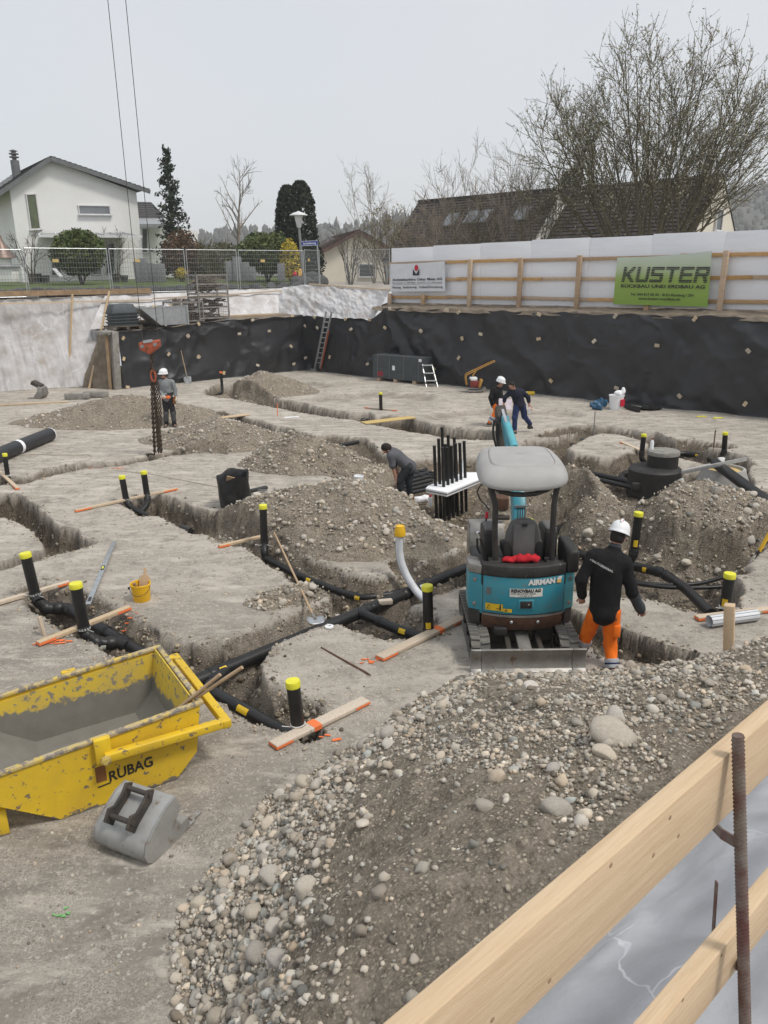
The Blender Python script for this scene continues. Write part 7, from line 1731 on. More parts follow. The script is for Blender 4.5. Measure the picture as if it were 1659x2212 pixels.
    for q in 'lr':
        an, toe = L[q + 'an'], L[q + 'toe']; heel = an - (toe - an) * .25; heel[2] = toe[2] + .005
        add('boot', SDF().cap(heel + (0, 0, .012), toe, .052, .046, .03).cap(heel + (0, 0, .01), an + (0, 0, .03), .058, .060, .03), o.get('boot', 'boot'), .004)
    if o.get('helmet'):
        prof = [(.134, -.012), (.136, .0), (.128, .012), (.126, .03), (.121, .065), (.104, .105), (.075, .132), (.035, .147), (.0, .150)]
        m3 = Matrix(Rh.tolist()); c = Vector(hc + hu * (.052 if o.get('tip') is None else .05)); hb = MB(); n = 28
        tl = Matrix.Rotation(o.get('tip', 0.0), 3, 'X')
        for r_, z in prof:
            for k in range(n):
                a = 2 * math.pi * k / n; vv = Vector((r_ * .92 * math.cos(a), r_ * 1.12 * math.sin(a) + .008, z))
                if z < .005 and math.sin(a) > .3: vv.y += .035 * (math.sin(a) - .3)
                hb.v.append(tuple(c + m3 @ (tl @ vv)))
        for i in range(len(prof) - 1):
            for k in range(n): j = (k + 1) % n; hb.f.append((i * n + k, i * n + j, (i + 1) * n + j, (i + 1) * n + k))
        ho = hb.build('helmet', M('helmet'), t, smooth=True, autos=70)
        rb = MB(); pr = [(y, .150 * math.sqrt(max(0, 1 - (y / .15) ** 2)) + .004) for y in np.linspace(-.11, .12, 9)]
        rb.tube([c + m3 @ (tl @ Vector((0, y, z))) for y, z in pr], .014, 8); rb.build('ridge', M('helmet'), ho, smooth=True)
        if o.get('dot'): MB().lathe([(.022, 0), (.02, .004)], 12, c + m3 @ (tl @ Vector((0, -.075, .132))), axis=m3 @ Vector((0, -.5, .85))).build('dot', M('red_print'), ho, smooth=True)
    cl = lambda X, Y, Z: (X - hc[0]) * hd[0] + (Y - hc[1]) * hd[1] + (Z - hc[2]) * hd[2] - (.035 if not o.get('helmet') else .02) - .55 * np.maximum((X - hc[0]) * hu[0] + (Y - hc[1]) * hu[1] + (Z - hc[2]) * hu[2] - .03, 0)
    cl2 = lambda X, Y, Z: np.maximum(cl(X, Y, Z), -((X - hc[0]) * hu[0] + (Y - hc[1]) * hu[1] + (Z - hc[2]) * hu[2]) - .07)
    add('hair', SDF().ell(hc - hd * .008 + hu * .008, (.086, .106, .120), .01, Rh), hmat, .006, cl2, min(h, .009))
    if o.get('beard'):
        add('beard', SDF().ell(hc + hd * .045 - hu * .075, (.058, .055, .042), .01, Rh), 'hair', .004, None, .008)
    if o.get('glasses'):
        gm = MB()
        for sgn in (-1, 1): gm.box(Vector(hc + hs * sgn * .034 + hd * .103 + hu * .012), (.058, .014, .036), Matrix(np.stack([hs, hd, hu], 1).tolist())); gm.bar(Vector(hc + hs * sgn * .066 + hd * .098 + hu * .014), Vector(hc + hs * sgn * .08 + hd * .0 + hu * .012), .008, .008)
        gm.build('sunglasses', M('black_plastic'), t, bevel=.004)
    return t, L, base, f
def joints(fr, Y0, d):
    out = {}
    for k, (x, y, dy) in d.items(): q = fr(x, y); out[k] = DY(q[0], q[1], Y0 + dy)
    return out
AFm = lambda x, y: (1206.9 + x * .16125, 1124.6 + x * 0 + y * .16125)
JA = joints(AFm, 8.42, dict(pelvis=(610, 1180, 0), chest=(650, 640, .0), neck=(745, 385, .03), head=(788, 235, .06), lsh=(455, 480, .02), lel=(300, 790, -.02), lwr=(312, 1010, .06), rsh=(890, 570, .0), rel=(985, 960, -.05), rwr=(1105, 1195, .08),
    lhip=(500, 1230, .02), lkn=(400, 1480, .16), lan=(275, 1765, .22), ltoe=(235, 1840, .38), rhip=(710, 1230, -.02), rkn=(690, 1640, .02), ran=(718, 1975, -.12), rtoe=(850, 2045, -.02)))
A_ = person('person in white helmet, black fleece jacket and orange high-visibility trousers walking past the excavator', JA, dict(face=(-.15, 1, 0), look=(.45, .9, -.25), jacket='jacket_black', bulk=.030, trousers='trouser_orange', collar='jacket_grey', cuff='r', helmet=True, dot=True, tip=R(-8), sleeve=.92,
    bands=(('l', .40, .60, 'reflective', .014), ('l', .60, .68, 'navy_band', .012), ('l', .68, .90, 'reflective', .012), ('r', .62, .78, 'reflective', .010), ('r', .78, .85, 'navy_band', .012), ('r', .85, .99, 'reflective', .012))), h=.009, seed=3)
pa, La, ba_, fa = A_
# pocket rule, pliers and the back print
bp = DY(*AFm(455, 560), 8.42); 
def back_print(x0, y0, x1, y1, txt, size, sx):
    a = AFm(x0, y0); b = AFm(x1, y1); P0, P1 = DY(a[0], a[1], 8.24), DY(b[0], b[1], 8.30); d = (P1 - P0)
    ob = text_mesh(txt, size, 'lettering', M('white_print'), pa, Matrix.Translation(-Vector(pa.location)) @ frame_mtx(P0, d, UP), depth=.001, font_scale_x=sx)
    me = ob.data; dg = bpy.context.evaluated_depsgraph_get(); jk = [c for c in pa.children if c.name.startswith('jacket')][0]
    from mathutils.bvhtree import BVHTree
    bv = BVHTree.FromPolygons([v.co[:] for v in jk.data.vertices], [tuple(p.vertices) for p in jk.data.polygons])
    for v in me.vertices:
        hit = bv.ray_cast(Vector((v.co.x, v.co.y - .3, v.co.z)), Vector((0, 1, 0)))
        if hit[0] is not None: v.co.y = hit[0].y - .004
back_print(455, 580, 725, 690, '▪.BAUTOMARBAG', .038, .92); back_print(505, 605, 715, 690, 'tiefbau und garten', .017, 1.0)
q = DY(*AFm(770, 1290), 8.30); MB().box(q - Vector(pa.location), (.022, .02, .10)).build('pliers', M('leather'), pa, bevel=.004)
q = DY(*AFm(775, 1480), 8.33); MB().box(q - Vector(pa.location), (.09, .05, .17)).build('pocket', M('trouser_orange'), pa, bevel=.02)

BFm = lambda x, y: (274.3 + x * .13228, 713.2 + y * .13228)
JB = joints(BFm, 24.4, dict(pelvis=(655, 1090, 0), chest=(632, 900, -.02), neck=(632, 822, 0), head=(608, 742, -.03), rsh=(540, 850, 0), rel=(523, 975, .02), rwr=(580, 1055, -.16), lsh=(735, 850, 0), lel=(783, 965, .03), lwr=(792, 1085, -.03),
    rhip=(622, 1110, 0), rkn=(640, 1350, -.04), ran=(645, 1545, .02), rtoe=(618, 1582, -.16), lhip=(700, 1110, 0), lkn=(755, 1350, -.04), lan=(775, 1545, .02), ltoe=(800, 1582, -.14)))
B_ = person('person in white helmet, sunglasses and grey sweater standing by the crane chains', JB, dict(face=(0, -1, 0), look=(-.8, -.6, 0), jacket='shirt_grey', trousers='trouser_black', helmet=True, glasses=True, beard=True, tip=R(14), knees='trouser_kneegrey', sleeve=.8, bulk=.02), h=.012, seed=5)
pb_, Lb, bb, fb = B_
lp_ = Vector(Lb['pelvis']); MB().lathe([(.195, -.045), (.20, 0), (.195, .045)], 24, lp_ + Vector((0, 0, .10))).build('tool_belt', M('black_plastic'), pb_, smooth=True)
MB().box(lp_ + Vector((.02, -.20, .02)), (.26, .07, .09)).build('belt_box', M('orange_paint'), pb_, bevel=.015); MB().box(lp_ + Vector((-.02, -.22, .12)), (.16, .06, .05)).build('belt_box', M('galv'), pb_, bevel=.01)
MB().box(lp_ + Vector((.24, -.05, -.10)), (.08, .16, .26), (0, .2, 0)).build('tool_pouch', M('leather'), pb_, bevel=.03)
for q in 'lr':
    w_ = Vector(Lb[q + 'wr']); d = (w_ - Vector(Lb[q + 'el'])).normalized(); v, f_ = SDF().cap(V3(w_ - d * .03), V3(w_ + d * .09), .042, .050, .02).ell(V3(w_ + d * .12), (.05, .045, .05), .03).mesh(.012); np_mesh('glove', v, f_, M('glove'), parent=pb_)

JC = joints(WF, 23.9, dict(pelvis=(583, 312, 0), chest=(590, 250, .0), neck=(598, 218, 0), head=(609, 184, -.02), rsh=(566, 228, -.12), rel=(549, 276, -.20), rwr=(560, 316, -.14), lsh=(610, 230, .14), lel=(622, 272, .12), lwr=(632, 306, .0),
    rhip=(577, 318, -.07), rkn=(588, 366, -.12), ran=(545, 432, -.10), rtoe=(532, 446, -.10), lhip=(590, 318, .07), lkn=(603, 372, .1), lan=(592, 436, .1), ltoe=(615, 446, .1)))
C_ = person('person in white helmet, black jacket and orange trousers holding papers in front of the fleece', JC, dict(face=(1, -.3, 0), look=(1, -.35, -.45), jacket='jacket_black', bulk=.035, trousers='trouser_orange', helmet=True, bands=(('r', .5, .68, 'reflective', .012), ('r', .68, .76, 'navy_band', .012), ('r', .76, .95, 'reflective', .012), ('l', .6, .8, 'reflective', .012))), h=.012, seed=7)
q = DY(*WF(645, 318), 23.75); tag(MB().box(q, (.42, .02, .34), (R(-25), .12, .15)).build('papers', M('paper')), 'pink-white sheets of paper held by the person in the black jacket', 'papers')
JD = joints(WF, 22.7, dict(pelvis=(738, 318, 0), chest=(722, 255, -.05), neck=(706, 226, -.08), head=(691, 199, -.14), rsh=(676, 242, -.08), rel=(643, 275, -.1), rwr=(636, 314, -.12), lsh=(757, 238, .02), lel=(795, 272, .0), lwr=(803, 324, -.05),
    rhip=(722, 324, -.02), rkn=(708, 405, -.06), ran=(706, 490, .0), rtoe=(712, 508, -.14), lhip=(756, 324, .02), lkn=(772, 398, .05), lan=(806, 446, .18), ltoe=(818, 470, .2)))
D_ = person('person in navy sweater and blue work trousers striding past the excavator boom', JD, dict(face=(-.3, -1, 0), look=(-.75, -.6, -.5), jacket='sweater_navy', trousers='trouser_blue', sleeve=.55, boot='black_plastic', bulk=.02), h=.012, seed=9)
ld = Vector(D_[1]['lwr']) + Vector((.0, -.03, -.13)); MB().lathe([(.03, -.10), (.035, .0), (.02, .08)], 10, ld).build('cup', M('foam'), D_[0], smooth=True)
KF = lambda x, y: (384 + x * .3307, 877.8 + y * .3307)
JE = joints(KF, 15.6, dict(pelvis=(1512, 392, 0), chest=(1425, 320, -.02), neck=(1392, 288, -.02), head=(1369, 277, -.05), rsh=(1415, 322, .16), rel=(1412, 378, .14), rwr=(1438, 450, .10), lsh=(1392, 325, -.16), lel=(1402, 385, -.16), lwr=(1424, 468, -.10),
    rhip=(1520, 395, .09), rkn=(1508, 488, .08), ran=(1518, 588, .10), rtoe=(1480, 606, .10), lhip=(1505, 395, -.09), lkn=(1452, 482, -.08), lan=(1458, 585, -.06), ltoe=(1425, 603, -.06)))
E_ = person('person in slate grey hoodie and dark jeans bending over the pipes in the trench', JE, dict(face=(-.3, 0, -1), look=(-.6, .1, -.8), jacket='shirt_slate', trousers='jeans_dark', sleeve=.12, bulk=.022, boot='leather'), h=.010, seed=11)
# ================================================================== guard rail in the foreground
def rail_board(label, p, zt, hh, th_, t0, t1, knots=()):
    d = Vector((.7474, .6644, 0)); n_ = Vector((.6644, -.7474, 0))          # n_ towards the camera
    c0 = Vector((p[0], p[1], zt - hh / 2)) + d * t0 + n_ * th_ / 2; c1 = Vector((p[0], p[1], zt - hh / 2)) + d * t1 + n_ * th_ / 2
    o = MB().box((0, 0, 0), (t1 - t0, th_, hh)).build('guard_board', M('rail_wood'), bevel=.003); o.location = (c0 + c1) / 2; o.rotation_euler = (0, 0, math.atan2(d.y, d.x))
    for kx, ky in knots:
        q = PL(932.6 + kx * .4378, 1700.7 + ky * .4378, Vector((p[0], p[1], 0)) + n_ * (th_ + .0005), d); lq = o.rotation_euler.to_matrix().inverted() @ (q - o.location)
        MB().lathe([(.0065 if kx % 2 else .0045, -.001), (.005, .0005), (.0, .0006)], 12, lq, axis=(0, -1, 0)).build('knot', M('old_wood'), o).scale = (1, 1, 1)
    return tag(o, label, 'guard board', 'guard rail boards')
rail_board('upper guard rail board running diagonally across the lower right corner', (.07, .97), 3.5, .20, .042, -2.5, 4.5, ((885, 385), (582, 955), (1177, 150), (1218, 240), (300, 1148), (1095, 335)))
rail_board('lower guard rail board at the bottom right corner', (.565, 1.345), 2.95, .16, .045, -2.5, 4.5, ((1430, 830), (1240, 1050)))
a, b = DY(1594, 1588, 1.56), DY(1610, 2230, 1.50)
t = thing('rail_post', 'ribbed rusty steel rod holding the guard rail boards', 'post', tuple(b + (b - a) * .35))
d = (b - a).normalized(); MB().tube([a, b + (b - a) * .4], .0135, 14).build('rod', M('rail_rod'), t, smooth=True, world=True)
rb = MB(); L_ = (b - a).length * 1.35; k = 0.01; u0 = d.orthogonal().normalized(); v0 = d.cross(u0)
while k < L_:
    c = a + d * k
    rb.tube([c + (u0 * math.cos(q) + v0 * math.sin(q)) * .0142 + d * .006 * math.sin(q) for q in np.linspace(0, 6.283, 13)[:-1]], .0016, 4, closed=True); k += .011
rb.build('ribs', M('rail_rod'), t, smooth=True, world=True)
for px in (((1594, 1822), (1560, 1802), (1534, 1775)), ((1606, 2092), (1590, 2082), (1574, 2066))):
    P = [DY(*px[0], 1.57), DY(*px[1], 1.62), DY(*px[2], 1.68)]; m_ = MB()
    for p, q in zip(P, P[1:]): m_.bar(p, q, .006, .028)
    m_.build('bracket', M('rail_rod'), t, world=True)
p, q = DY(1548, 1905, 1.80), DY(1541, 2010, 1.80); tag(MB().bar(p, q + (q - p) * .9, .013, .005).build('flat_bar', M('rail_rod')), 'short rusty flat bar standing behind the lower guard board', 'steel bar')

# ================================================================== tools and small things on the pit floor
def shovel(label, a, b, blade_rot, blade_len=.30, bw=.24, r=.017, m='handle_wood', pts=None):
    t = thing('shovel', label, 'shovel', tuple(b), group='shovels in the pit'); MB().tube([a, Vector(a).lerp(Vector(b), .5), b], [r * .9, r, r], 10).build('handle', M(m), t, smooth=True, world=True)
    d = (Vector(b) - Vector(a)).normalized(); x = Vector(blade_rot).normalized(); x = (x - d * x.dot(d)).normalized(); n_ = d.cross(x); B_ = Vector(b)
    bl = MB(); vs = []
    for s, w_ in ((0, .55), (.12, 1), (.55, 1), (.85, .9), (1.0, .78)):
        for q in (-1, -.5, 0, .5, 1): vs.append(B_ + d * blade_len * s + x * bw / 2 * w_ * q + n_ * .02 * (abs(q) ** 2))
    fs = [(i * 5 + j, i * 5 + j + 1, i * 5 + j + 6, i * 5 + j + 5) for i in range(4) for j in range(4)]; bl.add(vs, fs); o = bl.build('blade', M('galv'), t, smooth=True, world=True)
    o.modifiers.new('s', 'SOLIDIFY').thickness = .004
    MB().tube([B_ - d * .12, B_ + d * .06], [.020, .026], 10).build('socket', M('steel'), t, smooth=True, world=True); return t
gb = G(679, 1334, .08); shovel('shovel leaning from the main pipe against the middle batten', G(592, 1150, .24), gb, (1, .25, 0), .2)
gb = G(405, 828); gb.z = .02; shovel('shovel leaning against the left fleece behind the worker in grey', PL(391, 757, CORNER - WLN * .12, WLD), gb + Vector((0, 0, .28)), (1, .1, 0), .33, .34)
# long level
a, b = G(190, 1306, .045), G(247, 1170, .05); t = thing('spirit_level', 'long grey spirit level lying on the slab beside the yellow bucket', 'spirit level', tuple(a)); MB().bar(a, b, .075, .028).build('body', M('galv'), t, world=True, bevel=.003)
p = a.lerp(b, .52); d = (b - a).normalized(); MB().bar(p - d * .10 + UP * .005, p + d * .10 + UP * .005, .05, .026).build('window', M('black_plastic'), t, world=True); MB().bar(p - d * .05 + UP * .01, p + d * .05 + UP * .01, .025, .026).build('vial', M('yellow_cap'), t, world=True)
p = a.lerp(b, .06); MB().bar(p - d * .08 + UP * .005, p + d * .08 + UP * .005, .045, .026).build('window', M('black_plastic'), t, world=True)
# yellow bucket with float
g = G(307, 1296); g.z = fz(g.x, g.y) - .01; t = thing('yellow_bucket', 'yellow plastic bucket with a wooden float standing on the slab', 'bucket', tuple(g))
bk = MB().lathe([(.115, 0), (.122, .01), (.142, .245), (.150, .25), (.152, .275), (.146, .28), (.138, .275), (.136, .24), (.116, .02), (.0, .018)], 28, cap=False); bk.lathe([(.0, .0), (.115, 0)], 28, cap=False); bk.build('pail', M('bucket_yellow'), t, smooth=True, autos=50)
MB().tube([Vector((.150 * math.cos(a), -.02 - .03 * math.sin(a) - .12 * math.sin(a), .235 - .10 * math.sin(a))) for a in np.linspace(0, math.pi, 14)], .004, 6).build('handle', M('dark_steel'), t, smooth=True); MB().lathe([(.018, 0), (.018, .03)], 10, (-.15, -.03, .21), axis=(-1, -.3, 0)).build('lug', M('black_plastic'), t, smooth=True)
t2 = thing('wooden_float', 'pale wooden plastering float standing in the yellow bucket', 'float', (g.x, g.y, g.z)); m3 = Euler((R(-14), R(6), R(10))).to_matrix()
MB().prism([m3 @ Vector((x, 0, z)) for x, z in ((-.075, .02), (.075, .02), (.078, .30), (.05, .345), (.02, .36), (.022, .45), (.0, .465), (-.022, .45), (-.02, .36), (-.055, .34), (-.078, .30))], (.02, .03, .02), m3 @ Vector((0, .03, 0))).build('blade', M('handle_wood'), t2, bevel=.006)
MB().box((-.06, -.02, .20), (.05, .03, .20), (R(10), R(-12), 0)).build('grip', M('old_wood'), t2, bevel=.006)
# iron bar, white disc
a, b = G(694, 1399, .018), G(802, 1459, .018); d = (b - a).normalized(); tag(MB().tube([a, b - d * .08, b], [.013, .013, .003], 10).build('iron_bar', M('rust'), smooth=True), 'thin dark iron bar lying on the slab left of the excavator', 'iron bar')
g = G(711, 1357); g.z = fz(g.x, g.y) + .005; tag(MB().lathe([(.06, 0), (.06, .02), (.032, .026), (.028, .02), (.028, .0)], 24, g).build('white_ring', M('foam'), smooth=True), 'small white ring lying beside the main pipe', 'ring')
for k, (x, y, L_, lab) in enumerate(((832, 1300, .22, 'short wooden offcut beside the main pipe junction'), (668, 1095, .0, ''),)):
    if L_: g = G(x, y, -.2); tag(MB().box(g, (L_, .09, .07), (0, .05, .3)).build('wood_offcut', M('batten'), bevel=.004), lab, 'offcut')
# black bag with cardboard
g = G(508, 1093); g.z = fz(g.x, g.y); t = thing('rubbish_bag', 'black open rubbish bag with cardboard inside on the slab', 'bag', tuple(g)); n = 36; vs = []; H_ = [(0, .30), (.04, .32), (.25, .325), (.5, .32), (.66, .335), (.70, .33), (.66, .30), (.5, .29)]
for z, r_ in H_:
    for k in range(n):
        a = 2 * math.pi * k / n; w_ = 1 + .05 * math.sin(3 * a + z * 6) + .03 * math.sin(7 * a + z * 9); lift = (.045 * math.sin(a + .6) + .03 * math.sin(4 * a)) * max(0, (z - .4) / .3)
        vs.append((r_ * w_ * math.cos(a), r_ * w_ * math.sin(a), z + lift))
MB().add(vs, [(i * n + k, i * n + (k + 1) % n, (i + 1) * n + (k + 1) % n, (i + 1) * n + k) for i in range(len(H_) - 1) for k in range(n)] + [tuple(range(n))]).build('bag', M('bag_black'), t, smooth=True, autos=80)
MB().box((.02, .0, .42), (.34, .30, .03), (.3, .2, .4)).box((-.06, .08, .48), (.25, .03, .28), (.2, .3, .2)).build('cardboard', M('cardboard'), t)
g = G(548, 1063, .05); t = thing('tool_bundle', 'dark tools lying behind the black rubbish bag', 'tools', tuple(g)); MB().bar((-.30, -.1, 0), (.28, .18, .06), .12, .07).build('body', M('black_plastic'), t, bevel=.02); MB().tube([(-.3, .1, .0), (.3, .0, .05)], .02, 8).build('handle', M('trim_grey'), t, smooth=True)
# foam board with upright ducts
fb0, fb1 = G(941, 1117, -.28), G(1006, 1132, -.28); Yb = fb0.y
t = thing('foam_board', 'white foam board holding a bundle of upright black ducts', 'foam board', (fb0.x + .3, Yb, -.28))
zt = DY(919, 1056, Yb - .35).z
C = [G(*WF(*q), zt) for q in ((125, 866), (265, 893), (492, 800), (470, 762), (372, 762))]; C.append(G(*WF(140, 850), zt))
MB().prism(C, (0, 0, -.05), (0, 0, .05)).build('slab', M('foam'), t, world=True, bevel=.006); MB().prism([c + (sum(C, Vector()) / len(C) - c) * .012 for c in C], (0, 0, -.10), (0, 0, .048)).build('slab', M('foam'), t, world=True, bevel=.006)
MB().prism([c + (sum(C, Vector()) / len(C) - c) * -.008 for c in C], (0, 0, -.06), (0, 0, .022)).build('strap', M('trim_grey'), t, world=True)
tb = [(190, 850, 590), (218, 838, 545), (243, 858, 600), (262, 820, 580), (272, 845, 600), (240, 800, 470), (300, 834, 590), (280, 805, 520), (328, 822, 575), (320, 800, 535), (356, 810, 572), (384, 798, 560)]
for i, (x, yb, yt) in enumerate(tb):
    c = G(*WF(x, yb), zt); tp = DY(*WF(x - 8, yt), c.y); d = (tp - c).normalized(); lo_ = c - d * ((c.z + .32) / d.z)
    lab = ['ordinal'][0]
    tt = thing('duct', 'upright black duct through the foam board, %s' % ['leftmost of the front row', 'second from the left', 'shortest in the front row', 'thin one behind the shortest', 'third in the front row', 'tallest of the bundle', 'fourth in the front row', 'tall one left of the middle', 'fifth in the front row', 'tall one behind the fifth', 'second from the right', 'rightmost near the strap'][i], 'duct', tuple(lo_), group='upright ducts in the foam board')
    MB().tube([lo_, tp], .033, 14, caps=True).build('tube', M('black_pipe'), tt, smooth=True, world=True); collar(tt, tp - d * .02, d, .031, .05)
q = G(*WF(368, 765), zt); tag(MB().lathe([(.04, 0), (.042, .18), (.016, .24), (.016, .28)], 14, q).build('bottle', M('foam'), smooth=True), 'plastic bottle standing on the foam board', 'bottle')
q = G(*WF(155, 985), -.28); t = thing('spray_can', 'white spray can standing beside the foam board', 'can', tuple(q)); MB().lathe([(.045, 0), (.045, .2), (.03, .22)], 14).build('can', M('foam'), t, smooth=True); MB().lathe([(.03, .22), (.03, .26)], 12).build('cap', M('red_print'), t, smooth=True)
q = G(*WF(95, 940), -.25); v, f = SDF().ell(V3(q), (.16, .12, .09), .05).ell(V3(q + Vector((.12, 0, .02))), (.1, .09, .07), .05).mesh(.02, noise=.05, nscale=12); tag(np_mesh('plastic_bag', v, f, M('foam')), 'crumpled white plastic bag behind the bending worker', 'bag')
q = G(775, 1042, -.1); tag(MB().lathe([(.10, 0), (.12, .16), (.11, .17), (.09, .02)], 14, q).build('white_cup', M('foam'), smooth=True), 'small white tub in the rubble left of the bending worker', 'tub')
# manhole shaft, concrete cone, pipe leaning on it
mc = G(*NF(800, 700), -.5); mc.y += .45; t = thing('manhole_shaft', 'black plastic manhole shaft with grey lid behind the right heap', 'manhole', (mc.x, mc.y, -.5))
MB().lathe([(.62, -.1), (.62, .52), (.58, .56), (.36, .60)], 36).build('chamber', M('black_plastic'), t, smooth=True); MB().lathe([(.36, .55), (.36, .92)], 32, (.16, .0, 0)).build('neck', M('black_plastic'), t, smooth=True)
MB().lathe([(.38, .88), (.38, .96), (.37, .975), (.0, .98)], 36, (.16, 0, 0)).build('lid', M('conc_old'), t, smooth=True); MB().box((-.55, -.38, .18), (.22, .10, .22)).build('inlet', M('black_plastic'), t, bevel=.03)
q = Vector((mc.x - .10, mc.y + .1, .48)); t = thing('bottle', 'small white bottle with brown cap standing on the manhole lid', 'bottle', tuple(q)); MB().lathe([(.045, 0), (.045, .18), (.02, .24)], 14).build('body', M('foam'), t, smooth=True); MB().lathe([(.022, .24), (.022, .28)], 10).build('cap', M('leather'), t, smooth=True)
cc = G(*NF(1368, 735), -.4); cc.y += .55; t = thing('concrete_cone', 'grey concrete manhole cone at the right edge', 'concrete cone', (cc.x, cc.y, -.45)); zt = DY(*NF(1355, 487), cc.y).z + .45
MB().lathe([(.66, 0), (.67, .12), (.50, zt - .12), (.47, zt), (.41, zt), (.40, zt - .2), (.40, zt - .3)], 40, cap=False).build('shell', M('concrete'), t, smooth=True, autos=50); MB().lathe([(.40, zt - .06), (.0, zt - .05)], 30, cap=False).build('board_inside', M('sand_yellow'), t)
tp = Vector((cc.x - .28, cc.y - .25, zt - .45 + .14)); e2 = G(1668, 1092, .25); pipe_thing('thick black pipe resting on the concrete cone, slanting to the right edge', [tp + (tp - e2).normalized() * .12, e2 + (e2 - tp) * .4], .115, ())
a, b = G(*NF(975, 522), .42), G(*NF(1490, 416), .47); t = thing('alu_batten', 'long aluminium batten lying from the manhole lid to the concrete cone', 'batten', tuple(a)); MB().bar(a, b, .03, .09).build('bar', M('alu'), t, world=True, bevel=.003)
q = Vector((cc.x - .05, cc.y + .1, zt - .43)); tag(MB().box(q + Vector((0, 0, .10)), (.15, .06, .2), (0, .05, .2)).build('box', M('foam'), bevel=.004), 'small white and pink carton standing on the concrete cone', 'carton')
# survey tripod leg at the right edge
a, b = G(*NF(1555, 1215), .0), DY(*NF(1680, 985), G(*NF(1555, 1215)).y + .1); t = thing('tripod', 'yellow survey tripod leg with black point at the right edge', 'tripod', tuple(a)); d = (b - a).normalized()
MB().tube([a, a + d * .17], [.004, .028], 8).build('point', M('black_plastic'), t, world=True); MB().bar(a + d * .15, b + d * .9, .05, .04).build('leg', M('bucket_yellow'), t, world=True, bevel=.005); MB().box(a + d * .16, (.13, .03, .035), (0, -.4, 0)).build('foot_step', M('black_plastic'), t, world=True, bevel=.005)
# fleece roll, small excavator bucket, bricks at the left sheet
a, b = G(108, 938, .19), G(-10, 985, .19); d = (b - a).normalized(); t = thing('fleece_roll', 'long black fleece roll with white band at the left edge', 'roll', tuple(a - Vector((0, 0, .19)))); MB().tube([a, b + d * 3], .19, 28).build('roll', M('fleece'), t, smooth=True, world=True)
MB().tube([a - d * .004, a + d * .03], .196, 28, caps=False).build('end_wrap', M('foam'), t, smooth=True, world=True); p = a.lerp(b, .62); MB().tube([p - d * .07, p + d * .07], .196, 28, caps=False).build('band', M('foam'), t, smooth=True, world=True)
g = G(82, 860); t = thing('excavator_bucket', 'small worn excavator bucket standing at the foot of the left sheet', 'bucket', tuple(g)); MB().prism([(x, 0, z) for x, z in ((-.35, .0), (.22, 0), (.34, .15), (.30, .42), (.18, .5), (.12, .3), (-.05, .08))], (0, -.3, 0), (0, .6, 0)).build('shell', M('steel'), t, bevel=.01); MB().box((.05, 0, .55), (.4, .35, .16), (0, .5, 0)).build('ear', M('dark_steel'), t, bevel=.02)
for k in range(2): g = G(165 + 40 * k, 857 - 4 * k, .12); tag(MB().box(g + Vector((0, .1, 0)), (.95, .22, .24), (0, 0, .05)).build('kerb_stone', M('conc_old'), bevel=.02), ['mossy kerb stone at the foot of the left sheet, left one', 'mossy kerb stone at the foot of the left sheet, right one'][k], 'kerb stone')
# crane hook block with chains
cb = G(338, 984); t = thing('crane_hook', 'orange crane hook block with bundle of hanging chains', 'crane hook', tuple(cb)); 
def CH(x, y): return DY(*ZC(x, y), cb.y)
P = [CH(*q) for q in ((1138, 515), (1250, 497), (1303, 492), (1308, 550), (1232, 612), (1148, 572))]
MB().prism(P, (0, -.10, 0), (0, .20, 0)).build('block', M('hook_orange'), t, world=True, bevel=.02); MB().bar(CH(1180, 508) + Vector((0, -.11, 0)), CH(1255, 496) + Vector((0, -.11, 0)), .02, .07).build('plate', M('galv'), t, world=True)
for q in ((1172, 545), (1275, 530)): MB().lathe([(.05, 0), (.045, .03)], 12, CH(*q) + Vector((0, -.10, 0)), axis=(0, -1, 0)).build('bolt', M('steel'), t, smooth=True, world=True)
MB().tube([CH(1230, 590), CH(1236, 620), CH(1240, 650)], .045, 10).build('shank', M('chain'), t, smooth=True, world=True)
def chain(pts, wire, L, name='chain', m='chain', step=None):
    """interlocking oval links along a polyline, joined (hundreds of tiny links)"""
    b = MB(); pts = [Vector(p) for p in pts]; seg = [(q - p).length for p, q in zip(pts, pts[1:])]; tot = sum(seg); n_ = int(tot / (L * .72)); 
    for i in range(n_):
        s = tot * (i + .5) / n_; k = 0
        while k < len(seg) - 1 and s > seg[k]: s -= seg[k]; k += 1
        c = pts[k].lerp(pts[k + 1], s / seg[k]); d = (pts[k + 1] - pts[k]).normalized(); x = Vector((1, 0, 0)) if i % 2 else Vector((0, 1, 0)); x = (x - d * x.dot(d)).normalized()
        b.tube([c + d * (L / 2 - wire) * math.cos(a) + x * (L * .30) * math.sin(a) for a in np.linspace(0, 6.283, 9)[:-1]], wire, 4, closed=True)
    o = b.build(name, M(m), t, smooth=True, world=True); return tag(o, kind='stuff')
chain([CH(1236, 645), CH(1243, 780)], .028, .22, 'top_chain')
MB().tube([CH(1252, 790) + Vector((.06 * math.cos(a), 0, .15 * math.sin(a))) for a in np.linspace(0, 6.283, 15)[:-1]], .026, 8, closed=True).build('ring', M('hook_orange'), t, smooth=True, world=True)
rgc = random.Random(4)
